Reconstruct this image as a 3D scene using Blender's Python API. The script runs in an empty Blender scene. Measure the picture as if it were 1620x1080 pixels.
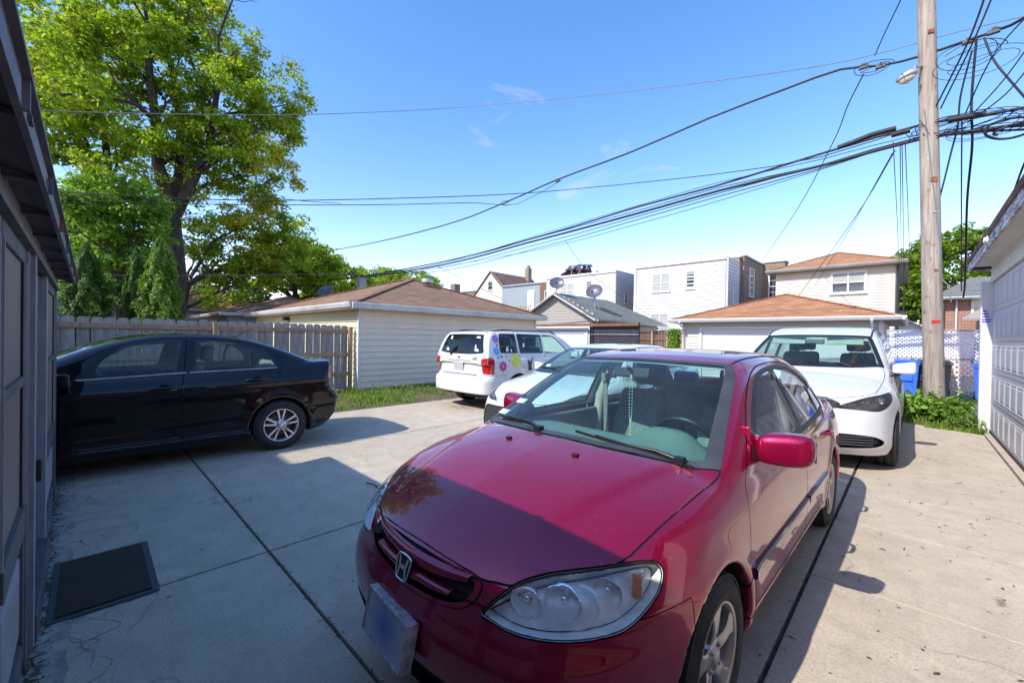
import bpy, bmesh, math, random
import numpy as np
from mathutils import Vector, Matrix, Euler
rad = math.radians
random.seed(7); rng = np.random.default_rng(11)
scene = bpy.context.scene
C = scene.collection
# ------------------------------------------------------------------ camera
YAW, PITCH, ROLL, FPX, EYE = 44.0, -0.5, 1.0, 655.0, 1.5
def _axes():
    y, p, r = rad(YAW), rad(PITCH), rad(ROLL)
    F0 = Vector((-math.sin(y), math.cos(y), 0)); R0 = Vector((math.cos(y), math.sin(y), 0)); U0 = Vector((0, 0, 1))
    F = F0 * math.cos(p) + U0 * math.sin(p); U = U0 * math.cos(p) - F0 * math.sin(p)
    R = R0 * math.cos(r) + U * math.sin(r); U2 = U * math.cos(r) - R0 * math.sin(r)
    return F, R, U2
camd = bpy.data.cameras.new('camera'); cam = bpy.data.objects.new('camera', camd); C.objects.link(cam)
_F, _R, _U = _axes()
M = Matrix((( _R.x, _U.x, -_F.x, 0), (_R.y, _U.y, -_F.y, 0), (_R.z, _U.z, -_F.z, EYE), (0, 0, 0, 1)))
cam.matrix_world = M
camd.sensor_width = 36.0; camd.lens = FPX / 1620.0 * 36.0; camd.clip_start = 0.05; camd.clip_end = 3000
scene.camera = cam
# ------------------------------------------------------------------ sky, sun, exposure
SUNV = Vector((-0.21, -1.09, 1.0)).normalized()          # towards the sun
SUN_EL = math.asin(SUNV.z); SUN_AZ = math.atan2(SUNV.x, SUNV.y)
world = bpy.data.worlds.new('World'); scene.world = world; world.use_nodes = True
wn = world.node_tree.nodes; wl = world.node_tree.links; wn.clear()
wo = wn.new('ShaderNodeOutputWorld'); bg = wn.new('ShaderNodeBackground'); sky = wn.new('ShaderNodeTexSky')
sky.sky_type = 'NISHITA'; sky.sun_disc = False; sky.sun_elevation = SUN_EL; sky.sun_rotation = SUN_AZ
sky.air_density = 1.0; sky.dust_density = 0.25; sky.ozone_density = 2.5; sky.altitude = 200
hs = wn.new('ShaderNodeHueSaturation'); hs.inputs['Saturation'].default_value = 1.29; hs.inputs['Value'].default_value = 1.0
wl.new(sky.outputs[0], hs.inputs['Color']); # a few faint high cloud wisps
wtc = wn.new('ShaderNodeTexCoord'); wmp = wn.new('ShaderNodeMapping'); wmp.inputs['Scale'].default_value = (3.0, 3.0, 9.0); wmp.inputs['Location'].default_value = (1.3, 0.4, 2.2); wl.new(wtc.outputs['Generated'], wmp.inputs[0])
wno = wn.new('ShaderNodeTexNoise'); wno.inputs['Scale'].default_value = 1.1; wno.inputs['Detail'].default_value = 9; wno.inputs['Roughness'].default_value = .62; wno.inputs['Distortion'].default_value = .6; wl.new(wmp.outputs[0], wno.inputs[0])
wra = wn.new('ShaderNodeValToRGB'); wra.color_ramp.elements[0].position = .63; wra.color_ramp.elements[1].position = .80; wra.color_ramp.elements[1].color = (.22, .22, .22, 1); wl.new(wno.outputs[0], wra.inputs[0])
wmx = wn.new('ShaderNodeMix'); wmx.data_type = 'RGBA'; wl.new(wra.outputs[0], wmx.inputs[0]); wl.new(hs.outputs[0], wmx.inputs[6]); wmx.inputs[7].default_value = (4.2, 4.4, 4.7, 1)
wt = wn.new('ShaderNodeMix'); wt.data_type = 'RGBA'; wt.blend_type = 'MULTIPLY'; wt.inputs[0].default_value = 1.0; wl.new(wmx.outputs[2], wt.inputs[6]); wt.inputs[7].default_value = (1.36, 0.93, 0.88, 1)
wl.new(wt.outputs[2], bg.inputs[0]); wl.new(bg.outputs[0], wo.inputs[0]); bg.inputs[1].default_value = 0.15
sd = bpy.data.lights.new('sun', 'SUN'); sd.energy = 2.15; sd.angle = rad(0.53); sd.color = (1.0, 0.97, 0.92)
sun = bpy.data.objects.new('sun', sd); C.objects.link(sun); sun.rotation_euler = SUNV.to_track_quat('Z', 'Y').to_euler()
scene.view_settings.view_transform = 'Standard'; scene.view_settings.look = 'None'
scene.view_settings.exposure = 1.43; scene.view_settings.gamma = 1.0
scene.render.engine = 'CYCLES'
scene.cycles.max_bounces = 10; scene.cycles.transparent_max_bounces = 16
from mathutils import noise as mnoise
# ------------------------------------------------------------------ helpers: tags and mesh building
def tag(o, label=None, cat=None, group=None, kind=None):
    if label: o['label'] = label
    if cat: o['category'] = cat
    if group: o['group'] = group
    if kind: o['kind'] = kind
    return o
def empty(name, loc=(0, 0, 0), rz=0.0):
    o = bpy.data.objects.new(name, None); C.objects.link(o); o.location = loc; o.rotation_euler = (0, 0, rz); o.empty_display_size = 0.2
    return o
def thing(name, label, cat, loc=(0, 0, 0), rz=0.0, group=None):
    return tag(empty(name, loc, rz), label, cat, group)
def copy_tree(o, parent=None):
    c = o.copy(); C.objects.link(c)
    if parent is not None: c.parent = parent
    for ch in list(o.children): copy_tree(ch, c)
    return c
def link_mesh(name, me, mats, parent=None):
    o = bpy.data.objects.new(name, me); C.objects.link(o)
    for m in (mats if isinstance(mats, (list, tuple)) else [mats]): me.materials.append(m)
    if parent is not None: o.parent = parent
    return o
def auto_uv(me):
    nl = len(me.loops); npoly = len(me.polygons)
    if not nl: return
    co = np.empty(len(me.vertices) * 3); me.vertices.foreach_get('co', co); co = co.reshape(-1, 3)
    vi = np.empty(nl, dtype=np.int32); me.loops.foreach_get('vertex_index', vi)
    nr = np.empty(npoly * 3); me.polygons.foreach_get('normal', nr); nr = nr.reshape(-1, 3)
    lt = np.empty(npoly, dtype=np.int32); me.polygons.foreach_get('loop_total', lt)
    n = np.repeat(nr, lt, axis=0)
    t = np.stack([-n[:, 1], n[:, 0], np.zeros(nl)], 1); ln = np.linalg.norm(t, axis=1)
    flat = ln < 0.02; t[flat] = (1, 0, 0); ln[flat] = 1; t /= ln[:, None]
    b = np.cross(n, t); p = co[vi]
    uv = np.stack([(p * t).sum(1), (p * b).sum(1)], 1)
    if not me.uv_layers: me.uv_layers.new(name='UVMap')
    me.uv_layers[0].data.foreach_set('uv', uv.astype(np.float32).ravel())
class MB:
    def __init__(s): s.v = []; s.f = []; s.m = []; s.sm = []; s.T = Matrix.Identity(4)
    def put(s, vs, fs, mi=0, smooth=False):
        k = len(s.v); T = s.T
        s.v.extend([tuple(T @ Vector(p)) for p in vs]); s.f.extend([tuple(k + i for i in f) for f in fs])
        s.m.extend([mi] * len(fs)); s.sm.extend([smooth] * len(fs)); return s
    def box(s, a, b, mi=0):
        (x0, y0, z0), (x1, y1, z1) = [min(p, q) for p, q in zip(a, b)], [max(p, q) for p, q in zip(a, b)]
        return s.put([(x0, y0, z0), (x1, y0, z0), (x1, y1, z0), (x0, y1, z0), (x0, y0, z1), (x1, y0, z1), (x1, y1, z1), (x0, y1, z1)],
                     [(0, 3, 2, 1), (4, 5, 6, 7), (0, 1, 5, 4), (1, 2, 6, 5), (2, 3, 7, 6), (3, 0, 4, 7)], mi)
    def cbox(s, c, d, mi=0): return s.box([c[i] - d[i] / 2 for i in range(3)], [c[i] + d[i] / 2 for i in range(3)], mi)
    def obox(s, c, d, rot, mi=0):
        T = s.T; s.T = T @ Matrix.Translation(c) @ Euler(rot).to_matrix().to_4x4(); s.cbox((0, 0, 0), d, mi); s.T = T; return s
    def beam(s, a, b, w, h, mi=0, up=(0, 0, 1)):
        a = Vector(a); b = Vector(b); d = (b - a).normalized(); u = Vector(up)
        r = d.cross(u)
        if r.length < 1e-4: r = d.cross(Vector((1, 0, 0)))
        r.normalize(); u = r.cross(d); vs = []
        for p in (a, b):
            for i, j in ((-1, -1), (1, -1), (1, 1), (-1, 1)): vs.append(p + r * (i * w / 2) + u * (j * h / 2))
        return s.put(vs, [(0, 1, 2, 3), (7, 6, 5, 4), (0, 4, 5, 1), (1, 5, 6, 2), (2, 6, 7, 3), (3, 7, 4, 0)], mi)
    def poly(s, pts, mi=0): return s.put(pts, [tuple(range(len(pts)))], mi)
    def prism(s, pts, d, mi=0):
        """extrude a planar polygon by vector d"""
        n = len(pts); d = Vector(d); a = [Vector(p) for p in pts]; b = [p + d for p in a]
        return s.put(a + b, [tuple(reversed(range(n))), tuple(range(n, 2 * n))] + [(i, (i + 1) % n, n + (i + 1) % n, n + i) for i in range(n)], mi)
    def tube(s, pts, r, n=8, mi=0, caps=True, smooth=True):
        pts = [Vector(p) for p in pts]; rs = r if isinstance(r, (list, tuple)) else [r] * len(pts)
        rings = []; prev = None
        for i, p in enumerate(pts):
            t = (pts[min(i + 1, len(pts) - 1)] - pts[max(i - 1, 0)]).normalized()
            if prev is None:
                u = t.cross(Vector((0, 0, 1)))
                if u.length < 1e-3: u = t.cross(Vector((1, 0, 0)))
            else: u = prev - t * prev.dot(t)
            u.normalize(); prev = u; w = t.cross(u)
            rings.append([p + (u * math.cos(2 * math.pi * k / n) + w * math.sin(2 * math.pi * k / n)) * rs[i] for k in range(n)])
        vs = [q for rg in rings for q in rg]; fs = []
        for i in range(len(pts) - 1):
            for k in range(n): fs.append((i * n + k, i * n + (k + 1) % n, (i + 1) * n + (k + 1) % n, (i + 1) * n + k))
        s.put(vs, fs, mi, smooth)
        if caps: s.put(rings[0], [tuple(reversed(range(n)))], mi); s.put(rings[-1], [tuple(range(n))], mi)
        return s
    def lathe(s, prof, n=48, mi=0, axis='x', closed=False, smooth=True):
        """prof: (a, r) pairs; a along axis, r radius"""
        vs = []; fs = []; m = len(prof)
        for k in range(n):
            c, sn = math.cos(2 * math.pi * k / n), math.sin(2 * math.pi * k / n)
            for a, r in prof:
                vs.append((a, r * c, r * sn) if axis == 'x' else (r * c, r * sn, a))
        for k in range(n):
            for i in range(m - 1 + (1 if closed else 0)):
                j = (i + 1) % m; q = (k + 1) % n
                fs.append((k * m + i, k * m + j, q * m + j, q * m + i))
        return s.put(vs, fs, mi, smooth)
    def ball(s, c, r, nu=12, nv=8, mi=0):
        r = r if isinstance(r, (tuple, list)) else (r, r, r); vs = []; fs = []
        for j in range(nv + 1):
            th = math.pi * j / nv
            for i in range(nu):
                ph = 2 * math.pi * i / nu
                vs.append((c[0] + r[0] * math.sin(th) * math.cos(ph), c[1] + r[1] * math.sin(th) * math.sin(ph), c[2] + r[2] * math.cos(th)))
        for j in range(nv):
            for i in range(nu):
                fs.append((j * nu + i, (j + 1) * nu + i, (j + 1) * nu + (i + 1) % nu, j * nu + (i + 1) % nu))
        return s.put(vs, fs, mi, True)
    def mesh(s, name):
        me = bpy.data.meshes.new(name); me.from_pydata(s.v, [], s.f)
        me.polygons.foreach_set('material_index', s.m); me.polygons.foreach_set('use_smooth', s.sm); me.update(); auto_uv(me)
        return me
    def build(s, name, mats, parent=None, bevel=0.0, auto=None):
        me = s.mesh(name)
        if bevel:
            bm = bmesh.new(); bm.from_mesh(me)
            bmesh.ops.remove_doubles(bm, verts=bm.verts, dist=1e-5)
            ed = [e for e in bm.edges if len(e.link_faces) == 2 and e.calc_face_angle(0) > 0.4]
            bmesh.ops.bevel(bm, geom=ed, offset=bevel, segments=2, affect='EDGES', profile=0.6)
            bm.to_mesh(me); bm.free(); auto_uv(me)
        return link_mesh(name, me, mats, parent)
def rbox(name, c, d, r, mats, parent=None, taper=None, rot=(0, 0, 0), seg=3):
    """rounded box; taper=(sx, sy) scale of the top face"""
    bm = bmesh.new(); bmesh.ops.create_cube(bm, size=1.0)
    for v in bm.verts:
        v.co = Vector((v.co.x * d[0], v.co.y * d[1], v.co.z * d[2]))
        if taper and v.co.z > 0: v.co.x *= taper[0]; v.co.y *= taper[1]
    bmesh.ops.bevel(bm, geom=bm.edges[:] , offset=r, segments=seg, affect='EDGES', profile=0.5)
    T = Matrix.Translation(c) @ Euler(rot).to_matrix().to_4x4()
    bmesh.ops.transform(bm, matrix=T, verts=bm.verts)
    for f in bm.faces: f.smooth = True
    me = bpy.data.meshes.new(name); bm.to_mesh(me); bm.free(); auto_uv(me)
    return link_mesh(name, me, mats, parent)
# ------------------------------------------------------------------ materials
MATS = {}
class NT:
    def __init__(s, name):
        s.m = bpy.data.materials.new(name); s.m.use_nodes = True; s.n = s.m.node_tree.nodes; s.l = s.m.node_tree.links; s.n.clear()
        s.out = s.n.new('ShaderNodeOutputMaterial')
    def node(s, t, props=None, **ins):
        nd = s.n.new(t)
        for k, v in (props or {}).items(): setattr(nd, k, v)
        for k, v in ins.items():
            k2 = k.replace('_', ' ')
            sock = nd.inputs[int(k[1:])] if (k[0] == 'i' and k[1:].isdigit()) else nd.inputs[k2]
            if isinstance(v, bpy.types.NodeSocket): s.l.new(v, sock)
            else: sock.default_value = v
        return nd
    def coords(s, kind='Object', scale=(1, 1, 1), rot=(0, 0, 0)):
        tc = s.node('ShaderNodeTexCoord'); mp = s.node('ShaderNodeMapping', Scale=scale, Rotation=rot, Vector=tc.outputs[kind]); return mp.outputs[0]
    def noise(s, vec, scale, detail=4, rough=0.55, dist=0.0):
        return s.node('ShaderNodeTexNoise', Vector=vec, Scale=scale, Detail=detail, Roughness=rough, Distortion=dist).outputs[0]
    def ramp(s, fac, stops, interp='LINEAR'):
        nd = s.node('ShaderNodeValToRGB', Fac=fac); cr = nd.color_ramp; cr.interpolation = interp
        while len(cr.elements) < len(stops): cr.elements.new(0.5)
        for e, (p, c) in zip(cr.elements, stops): e.position = p; e.color = c if len(c) == 4 else (*c, 1)
        return nd.outputs[0]
    def mix(s, fac, a, b, mode='MIX'):
        nd = s.n.new('ShaderNodeMix'); nd.data_type = 'RGBA'; nd.blend_type = mode
        for sock, v in ((nd.inputs[0], fac), (nd.inputs[6], a), (nd.inputs[7], b)):
            if isinstance(v, bpy.types.NodeSocket): s.l.new(v, sock)
            else: sock.default_value = v if not isinstance(v, tuple) or len(v) == 4 else (*v, 1)
        return nd.outputs[2]
    def math(s, op, a, b=0.0, c=0.0):
        nd = s.n.new('ShaderNodeMath'); nd.operation = op
        for sock, v in zip(nd.inputs, (a, b, c)):
            if isinstance(v, bpy.types.NodeSocket): s.l.new(v, sock)
            else: sock.default_value = v
        return nd.outputs[0]
    def bump(s, h, strength=0.3, dist=0.01, normal=None):
        nd = s.node('ShaderNodeBump', Height=h, Strength=strength, Distance=dist)
        if normal is not None: s.l.new(normal, nd.inputs['Normal'])
        return nd.outputs[0]
    def pbsdf(s, col, rough=0.6, metal=0.0, normal=None, **kw):
        nd = s.node('ShaderNodeBsdfPrincipled')
        for k, v in [('Base Color', col), ('Roughness', rough), ('Metallic', metal)] + [(k.replace('_', ' '), v) for k, v in kw.items()]:
            if isinstance(v, bpy.types.NodeSocket): s.l.new(v, nd.inputs[k])
            else: nd.inputs[k].default_value = v if not isinstance(v, tuple) or len(v) == 4 else (*v, 1)
        if normal is not None: s.l.new(normal, nd.inputs['Normal'])
        s.l.new(nd.outputs[0], s.out.inputs[0]); return nd
def flat(name, col, rough=0.6, metal=0.0, var=0.12, nscale=6.0, bump=0.0, bscale=40.0, **kw):
    """plain painted / plastic surface with slight uneven tone"""
    if name in MATS: return MATS[name]
    t = NT(name); v = t.coords('Object'); n = t.noise(v, nscale)
    lo = tuple(c * (1 - var) for c in col); hi = tuple(min(1, c * (1 + var)) for c in col)
    c = t.ramp(n, [(0.3, lo), (0.7, hi)])
    nm = t.bump(t.noise(v, bscale, 6), bump, 0.01) if bump else None
    rr = t.ramp(t.noise(v, nscale * 2.3), [(0.3, (max(0.02, rough - 0.06),) * 3), (0.7, (min(1, rough + 0.06),) * 3)])
    t.pbsdf(c, rr, metal, nm, **kw); MATS[name] = t.m; return t.m
def glass(name, tint, rough=0.02, ior=1.5, dirt=0.03):
    if name in MATS: return MATS[name]
    t = NT(name); v = t.coords('Object')
    tr = t.node('ShaderNodeBsdfTransparent', Color=(*tint, 1)); gl = t.node('ShaderNodeBsdfGlossy', Color=(1, 1, 1, 1), Roughness=rough)
    r0 = ((ior - 1) / (ior + 1)) ** 2; fc = t.node('ShaderNodeLayerWeight', Blend=0.5).outputs['Facing']; fr = t.math('ADD', r0, t.math('MULTIPLY', t.math('POWER', fc, 5.0), 1 - r0)); ms = t.n.new('ShaderNodeMixShader'); t.l.new(fr, ms.inputs[0]); t.l.new(tr.outputs[0], ms.inputs[1]); t.l.new(gl.outputs[0], ms.inputs[2])
    df = t.node('ShaderNodeBsdfDiffuse', Color=(0.45, 0.44, 0.42, 1)); m2 = t.n.new('ShaderNodeMixShader')
    d = t.math('MULTIPLY', t.ramp(t.noise(v, 3.0, 6), [(0.35, (0.3,) * 3), (0.75, (1,) * 3)]), dirt); t.l.new(d, m2.inputs[0])
    t.l.new(ms.outputs[0], m2.inputs[1]); t.l.new(df.outputs[0], m2.inputs[2]); t.l.new(m2.outputs[0], t.out.inputs[0]); MATS[name] = t.m; return t.m
def carpaint(name, col, metal=0.0, rough=0.35, dust=0.04, coat=1.0, flake=0.0, dustcol=(0.45, 0.41, 0.36), cior=1.5, speck=0.0):
    if name in MATS: return MATS[name]
    t = NT(name); v = t.coords('Object'); n = t.noise(v, 2.2, 8, 0.65); sp = t.noise(v, 75, 2)
    c = t.mix(t.math('MULTIPLY', t.ramp(n, [(0.35, (0,) * 3), (0.8, (1,) * 3)]), dust), col, dustcol)
    spk = t.ramp(sp, [(0.70, (0,) * 3), (0.73, (1,) * 3)]); c = t.mix(t.math('MULTIPLY', spk, speck), c, (0.6, 0.57, 0.5))
    rr = t.math('ADD', rough, t.math('MULTIPLY', n, 0.1))
    cr = t.math('MULTIPLY', t.ramp(t.noise(v, 5, 6), [(0.4, (0,) * 3), (0.8, (1,) * 3)]), 0.02)
    nm = None
    if flake: nm = t.bump(t.noise(v, 900, 1), flake, 0.001)
    t.pbsdf(c, rr, metal, nm, Specular_IOR_Level=0.15, Coat_Weight=coat, Coat_Roughness=t.math('ADD', cr, 0.004), Coat_IOR=cior); MATS[name] = t.m; return t.m
def car_mats():
    flat('black_rubber', (0.018, 0.018, 0.018), 0.62, var=0.3, nscale=14, bump=0.15, bscale=120)
    flat('trim_black', (0.012, 0.012, 0.013), 0.42, var=0.2); flat('tyre', (0.028, 0.027, 0.026), 0.78, var=0.35, nscale=9, bump=0.25, bscale=150)
    flat('well', (0.008, 0.008, 0.008), 0.9); flat('plastic_grey', (0.07, 0.072, 0.075), 0.6, bump=0.2, bscale=200)
    flat('weathered_rubber', (0.045, 0.047, 0.055), 0.6, var=.25); flat('alloy', (0.42, 0.40, 0.37), 0.32, 0.75, var=0.12, nscale=8); flat('alloy_bright', (0.62, 0.62, 0.63), 0.25, 0.85, var=0.1)
    flat('chrome', (0.75, 0.75, 0.76), 0.08, 1.0, var=0.03); flat('brake', (0.16, 0.13, 0.11), 0.5, 0.6, var=0.4, nscale=20)
    flat('seat_fabric', (0.21, 0.21, 0.205), 0.9, var=0.2, nscale=30, bump=0.5, bscale=260); flat('seat_grey', (0.26, 0.25, 0.23), 0.9, var=0.2, nscale=30, bump=0.5, bscale=260)
    flat('dash', (0.16, 0.18, 0.165), 0.75, bump=0.4, bscale=300, nscale=3); flat('cream_trim', (0.5, 0.47, 0.4), 0.8)
    flat('white_label', (0.8, 0.8, 0.78), 0.6, var=0.04); flat('lens_red', (0.42, 0.012, 0.012), 0.12, var=0.25, nscale=25, Coat_Weight=1.0, Coat_Roughness=0.03)
    flat('lens_amber', (0.6, 0.17, 0.03), 0.2, var=0.2, Coat_Weight=1.0); flat('reflector', (0.92, 0.93, 0.93), 0.08, 1.0, var=0.12, nscale=18, bump=0.15, bscale=30)
    flat('lamp_housing', (0.76, 0.78, 0.76), 0.2, 0.05, var=0.2, nscale=15); flat('lamp_dark', (0.03, 0.03, 0.032), 0.25, 0.2, Coat_Weight=1.0)
    glass('glass_clear', (0.80, 0.87, 0.84), 0.0, 1.5, 0.02); glass('glass_ws', (0.66, 0.96, 0.88), 0.0, 1.5, 0.05); glass('glass_dark', (0.10, 0.11, 0.12), 0.0, 1.55, 0.01)
    glass('glass_lens', (0.98, 0.99, 0.97), 0.03, 1.5, 0.12); glass('glass_side', (0.74, 0.82, 0.80), 0.0, 1.5, 0.03)
    t = NT('grille_mesh'); v = t.coords('UV', (1, 1, 1))
    b = t.node('ShaderNodeTexBrick', {'offset': 0.5}, Vector=v, Color1=(0.0, 0.0, 0.0, 1), Color2=(0.0, 0.0, 0.0, 1), Mortar=(1, 1, 1, 1), Scale=1.0, Mortar_Size=0.004, Brick_Width=0.034, Row_Height=0.022)
    c = t.mix(b.outputs[1], (0.003, 0.003, 0.003), (0.05, 0.05, 0.052)); t.pbsdf(c, 0.6, 0.0, t.bump(b.outputs[1], 0.8, 0.01)); MATS['grille_mesh'] = t.m
    t = NT('plate_blurred'); v = t.coords('Object'); sep = t.node('ShaderNodeSeparateXYZ', Vector=v)
    g = t.node('ShaderNodeTexGradient', {'gradient_type': 'SPHERICAL'}, Vector=t.coords('Object', (7.0, 1, 9.0))); 
    c = t.ramp(g.outputs[0], [(0.0, (0.46, 0.44, 0.46)), (0.35, (0.34, 0.34, 0.46)), (0.9, (0.12, 0.17, 0.42))]); t.pbsdf(c, 0.45); MATS['plate_blurred'] = t.m
car_mats()
# ------------------------------------------------------------------ setting: materials
def PX(x, y, X=None, Y=None, Z=None, D=None):
    """point seen at photo pixel (x, y) at a given plane or distance"""
    d = _F + _R * ((x - 810) / FPX) - _U * ((y - 540) / FPX); e = Vector((0, 0, EYE))
    if X is not None: return e + d * (X / d.x)
    if Y is not None: return e + d * (Y / d.y)
    if Z is not None: return e + d * ((Z - EYE) / d.z)
    return e + d * D
def concrete_mat():
    t = NT('concrete'); v = t.coords('Object'); big = t.noise(v, .7, 5, .6); mid = t.noise(v, 4.5, 8, .65); fine = t.noise(v, 90, 4, .6)
    c = t.ramp(big, [(.3, (.50, .41, .295)), (.7, (.63, .525, .385))]); c = t.mix(t.ramp(mid, [(.38, (.6,) * 3), (.62, (0,) * 3)]), c, (.40, .33, .245)) 
    c = t.mix(t.math('MULTIPLY', t.ramp(fine, [(.4, (1,) * 3), (.56, (0,) * 3)]), .42), c, (.27, .23, .185))
    st = t.noise(v, 1.3, 8, .7, .8); c = t.mix(t.math('MULTIPLY', t.ramp(st, [(.56, (0,) * 3), (.68, (1,) * 3)]), .5), c, (.30, .25, .19))
    br = t.noise(t.coords('Object', (.6, 9, 1)), 4, 5, .6); c = t.mix(t.math('MULTIPLY', t.ramp(br, [(.45, (0,) * 3), (.7, (1,) * 3)]), .16), c, (.55, .51, .45))
    sp = t.noise(v, 34, 2, .5); c = t.mix(t.ramp(sp, [(.715, (0,) * 3), (.735, (.75,) * 3)]), c, (.12, .10, .08))
    # hairline cracks
    cv = t.node('ShaderNodeTexNoise', Vector=v, Scale=1.2, Detail=4.0); wv = t.node('ShaderNodeVectorMath', {'operation': 'ADD'}, i0=v, i1=cv.outputs[1])
    vo = t.node('ShaderNodeTexVoronoi', {'feature': 'DISTANCE_TO_EDGE'}, Vector=wv.outputs[0], Scale=.55); ck = t.ramp(vo.outputs[0], [(.0, (1,) * 3), (.005, (0,) * 3)])
    msk = t.ramp(t.noise(v, .5, 2), [(.55, (0,) * 3), (.62, (1,) * 3)]); ckm = t.math('MULTIPLY', t.math('MULTIPLY', ck, msk), .5); c = t.mix(ckm, c, (.09, .08, .07))
    h = t.math('ADD', t.math('MULTIPLY', fine, .5), t.math('MULTIPLY', mid, 1.0)); h = t.math('SUBTRACT', h, t.math('MULTIPLY', ckm, 2))
    t.pbsdf(c, .82, 0, t.bump(h, .35, .006)); MATS['concrete'] = t.m
    t = NT('concrete_cracked'); v = t.coords('Object'); mid = t.noise(v, 9, 8, .7); c = t.ramp(mid, [(.35, (.24, .205, .165)), (.6, (.46, .41, .34))])
    cv = t.node('ShaderNodeTexNoise', Vector=v, Scale=5.0, Detail=3.0); wv = t.node('ShaderNodeMix', {'data_type': 'VECTOR'}); wv.inputs[0].default_value = .25; t.l.new(v, wv.inputs[4]); t.l.new(cv.outputs[1], wv.inputs[5])
    vo = t.node('ShaderNodeTexVoronoi', {'feature': 'DISTANCE_TO_EDGE'}, Vector=wv.outputs[1], Scale=3.4); ck = t.ramp(vo.outputs[0], [(.0, (1,) * 3), (.025, (0,) * 3)]); mk = t.ramp(t.noise(v, 1.6, 3), [(.5, (0,) * 3), (.56, (1,) * 3)])
    c = t.mix(t.math('MULTIPLY', t.math('MULTIPLY', ck, mk), .8), c, (.05, .045, .04)); t.pbsdf(c, .85, 0, t.bump(mid, .5, .01)); MATS['concrete_cracked'] = t.m
concrete_mat()
flat('joint_dirt', (.075, .065, .05), .95, var=.5, nscale=25, bump=.6, bscale=90); flat('soil', (.13, .095, .065), .95, var=.45, nscale=7, bump=.8, bscale=40)
flat('alley_asphalt', (.20, .185, .165), .9, var=.25, nscale=3, bump=.4, bscale=120); flat('far_ground', (.09, .11, .045), .95, var=.4, nscale=.5)
def sheet(name, x0, y0, x1, y1, z, mat, kind='structure'):
    m = MB(); m.put([(x0, y0, z), (x1, y0, z), (x1, y1, z), (x0, y1, z)], [(0, 1, 2, 3)]); return tag(m.build(name, MATS[mat]), kind=kind)
sheet('ground', -400, -400, 400, 400, -.05, 'far_ground')
sheet('lawn_soil', -60, -20, -7.9, 13.2, -.02, 'soil'); sheet('soil_bed', -1.4, 9.8, 12, 13.4, -.022, 'soil')
sheet('joint_bed', -8.0, -9, 1.9, 12.9, -.028, 'joint_dirt')
# concrete slabs with open joints between them
def slab(m, x0, y0, x1, y1, g=.006):
    m.box((x0 + g, y0 + g, -.10), (x1 - g, y1 - g, -.001 - .003 * random.random()))
m = MB(); XS = [-8.0, -5.66, -3.17, -.46]
for a, b in zip(XS[:-1], XS[1:]):
    for c, d in ((-9, -3.0), (-3.0, .90), (.90, 4.45), (4.45, 8.4), (8.4, 12.9)):
        g = .009 if b == XS[-1] or c == .9 or d == .9 else .006
        slab(m, a, c, b, d, g)
for c, d in ((-9, -3.), (-3., .9), (.9, 3.31), (3.31, 4.50), (4.50, 10.45)): slab(m, -.46 + .010, c, .905, d, .004 if d == 3.31 or c == 3.31 else .008)
m.prism([(-.44, 10.458, -.1), (.905, 10.458, -.1), (.905, 10.55, -.1), (.78, 10.60, -.1), (.4, 10.78, -.1), (-.08, 11.1, -.1), (-.44, 11.6, -.1)], (0, 0, .097))
m.box((-.455, 11.3, -.1), (-1.5, 12.9, -.003)) if False else None
o = m.build('driveway', MATS['concrete'], bevel=.004); tag(o, kind='structure')
m = MB(); m.box((.915, 2.0, -.1), (1.9, 11.0, .012)); tag(m.build('garage_apron', MATS['concrete'], bevel=.004), kind='structure')
m = MB(); 
pts = [(-8, -.165), (-8, -.08)] + [(-5.55 + .09 * i, -.045 + .03 * mnoise.noise(Vector((i * .31, 0, 0))) + .025 * mnoise.noise(Vector((i * 1.3, 5, 0)))) for i in range(68)] + [(.6, -.165)]
m.prism([(x, y, -.0) for x, y in reversed(pts)], (0, 0, .004)); tag(m.build('cracked_edge', MATS['concrete_cracked']), kind='structure')
sheet('alley', -120, 12.9, 60, 18.2, -.012, 'alley_asphalt'); sheet('back_yards', -120, 18.2, 60, 30, -.03, 'soil')
# hairline cracks: thin dark slivers lying in the surface near the shed and across the slabs
flat('crack_dark', (.27, .23, .175), .95, var=.3)
m = MB()
def crack(x, y, a, n, st, w):
    P = [(x, y)]
    for i in range(n): a += random.gauss(0, .5); x += st * math.cos(a); y += st * math.sin(a); P.append((x, y))
    for i in range(n):
        (x0, y0), (x1, y1) = P[i], P[i + 1]; dx, dy = x1 - x0, y1 - y0; l = math.hypot(dx, dy); w0 = w * (1 - i / n) + .0006; w1 = w * (1 - (i + 1) / n) + .0006; nx, ny = -dy / l, dx / l
        m.put([(x0 - nx * w0, y0 - ny * w0, .0012), (x1 - nx * w1, y1 - ny * w1, .0012), (x1 + nx * w1, y1 + ny * w1, .0012), (x0 + nx * w0, y0 + ny * w0, .0012)], [(0, 1, 2, 3)])
for _ in range(20): crack(random.uniform(-5.5, -2.3), random.uniform(-.08, .05), random.uniform(.3, 2.8), random.randint(6, 22), .035, .0016)
for _ in range(9): crack(random.uniform(-5.4, -2.4), random.uniform(.0, .25), random.choice([0, math.pi]) + random.gauss(0, .3), 26, .04, .0013)
for x, y, a, n in ((-4.4, 1.2, .4, 26), (.1, 5.6, .5, 22), (.35, 7.3, 1.7, 26)): crack(x, y, a, n, .06, .0014)
tag(m.build('concrete_cracks', MATS['crack_dark']), kind='structure')
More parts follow.
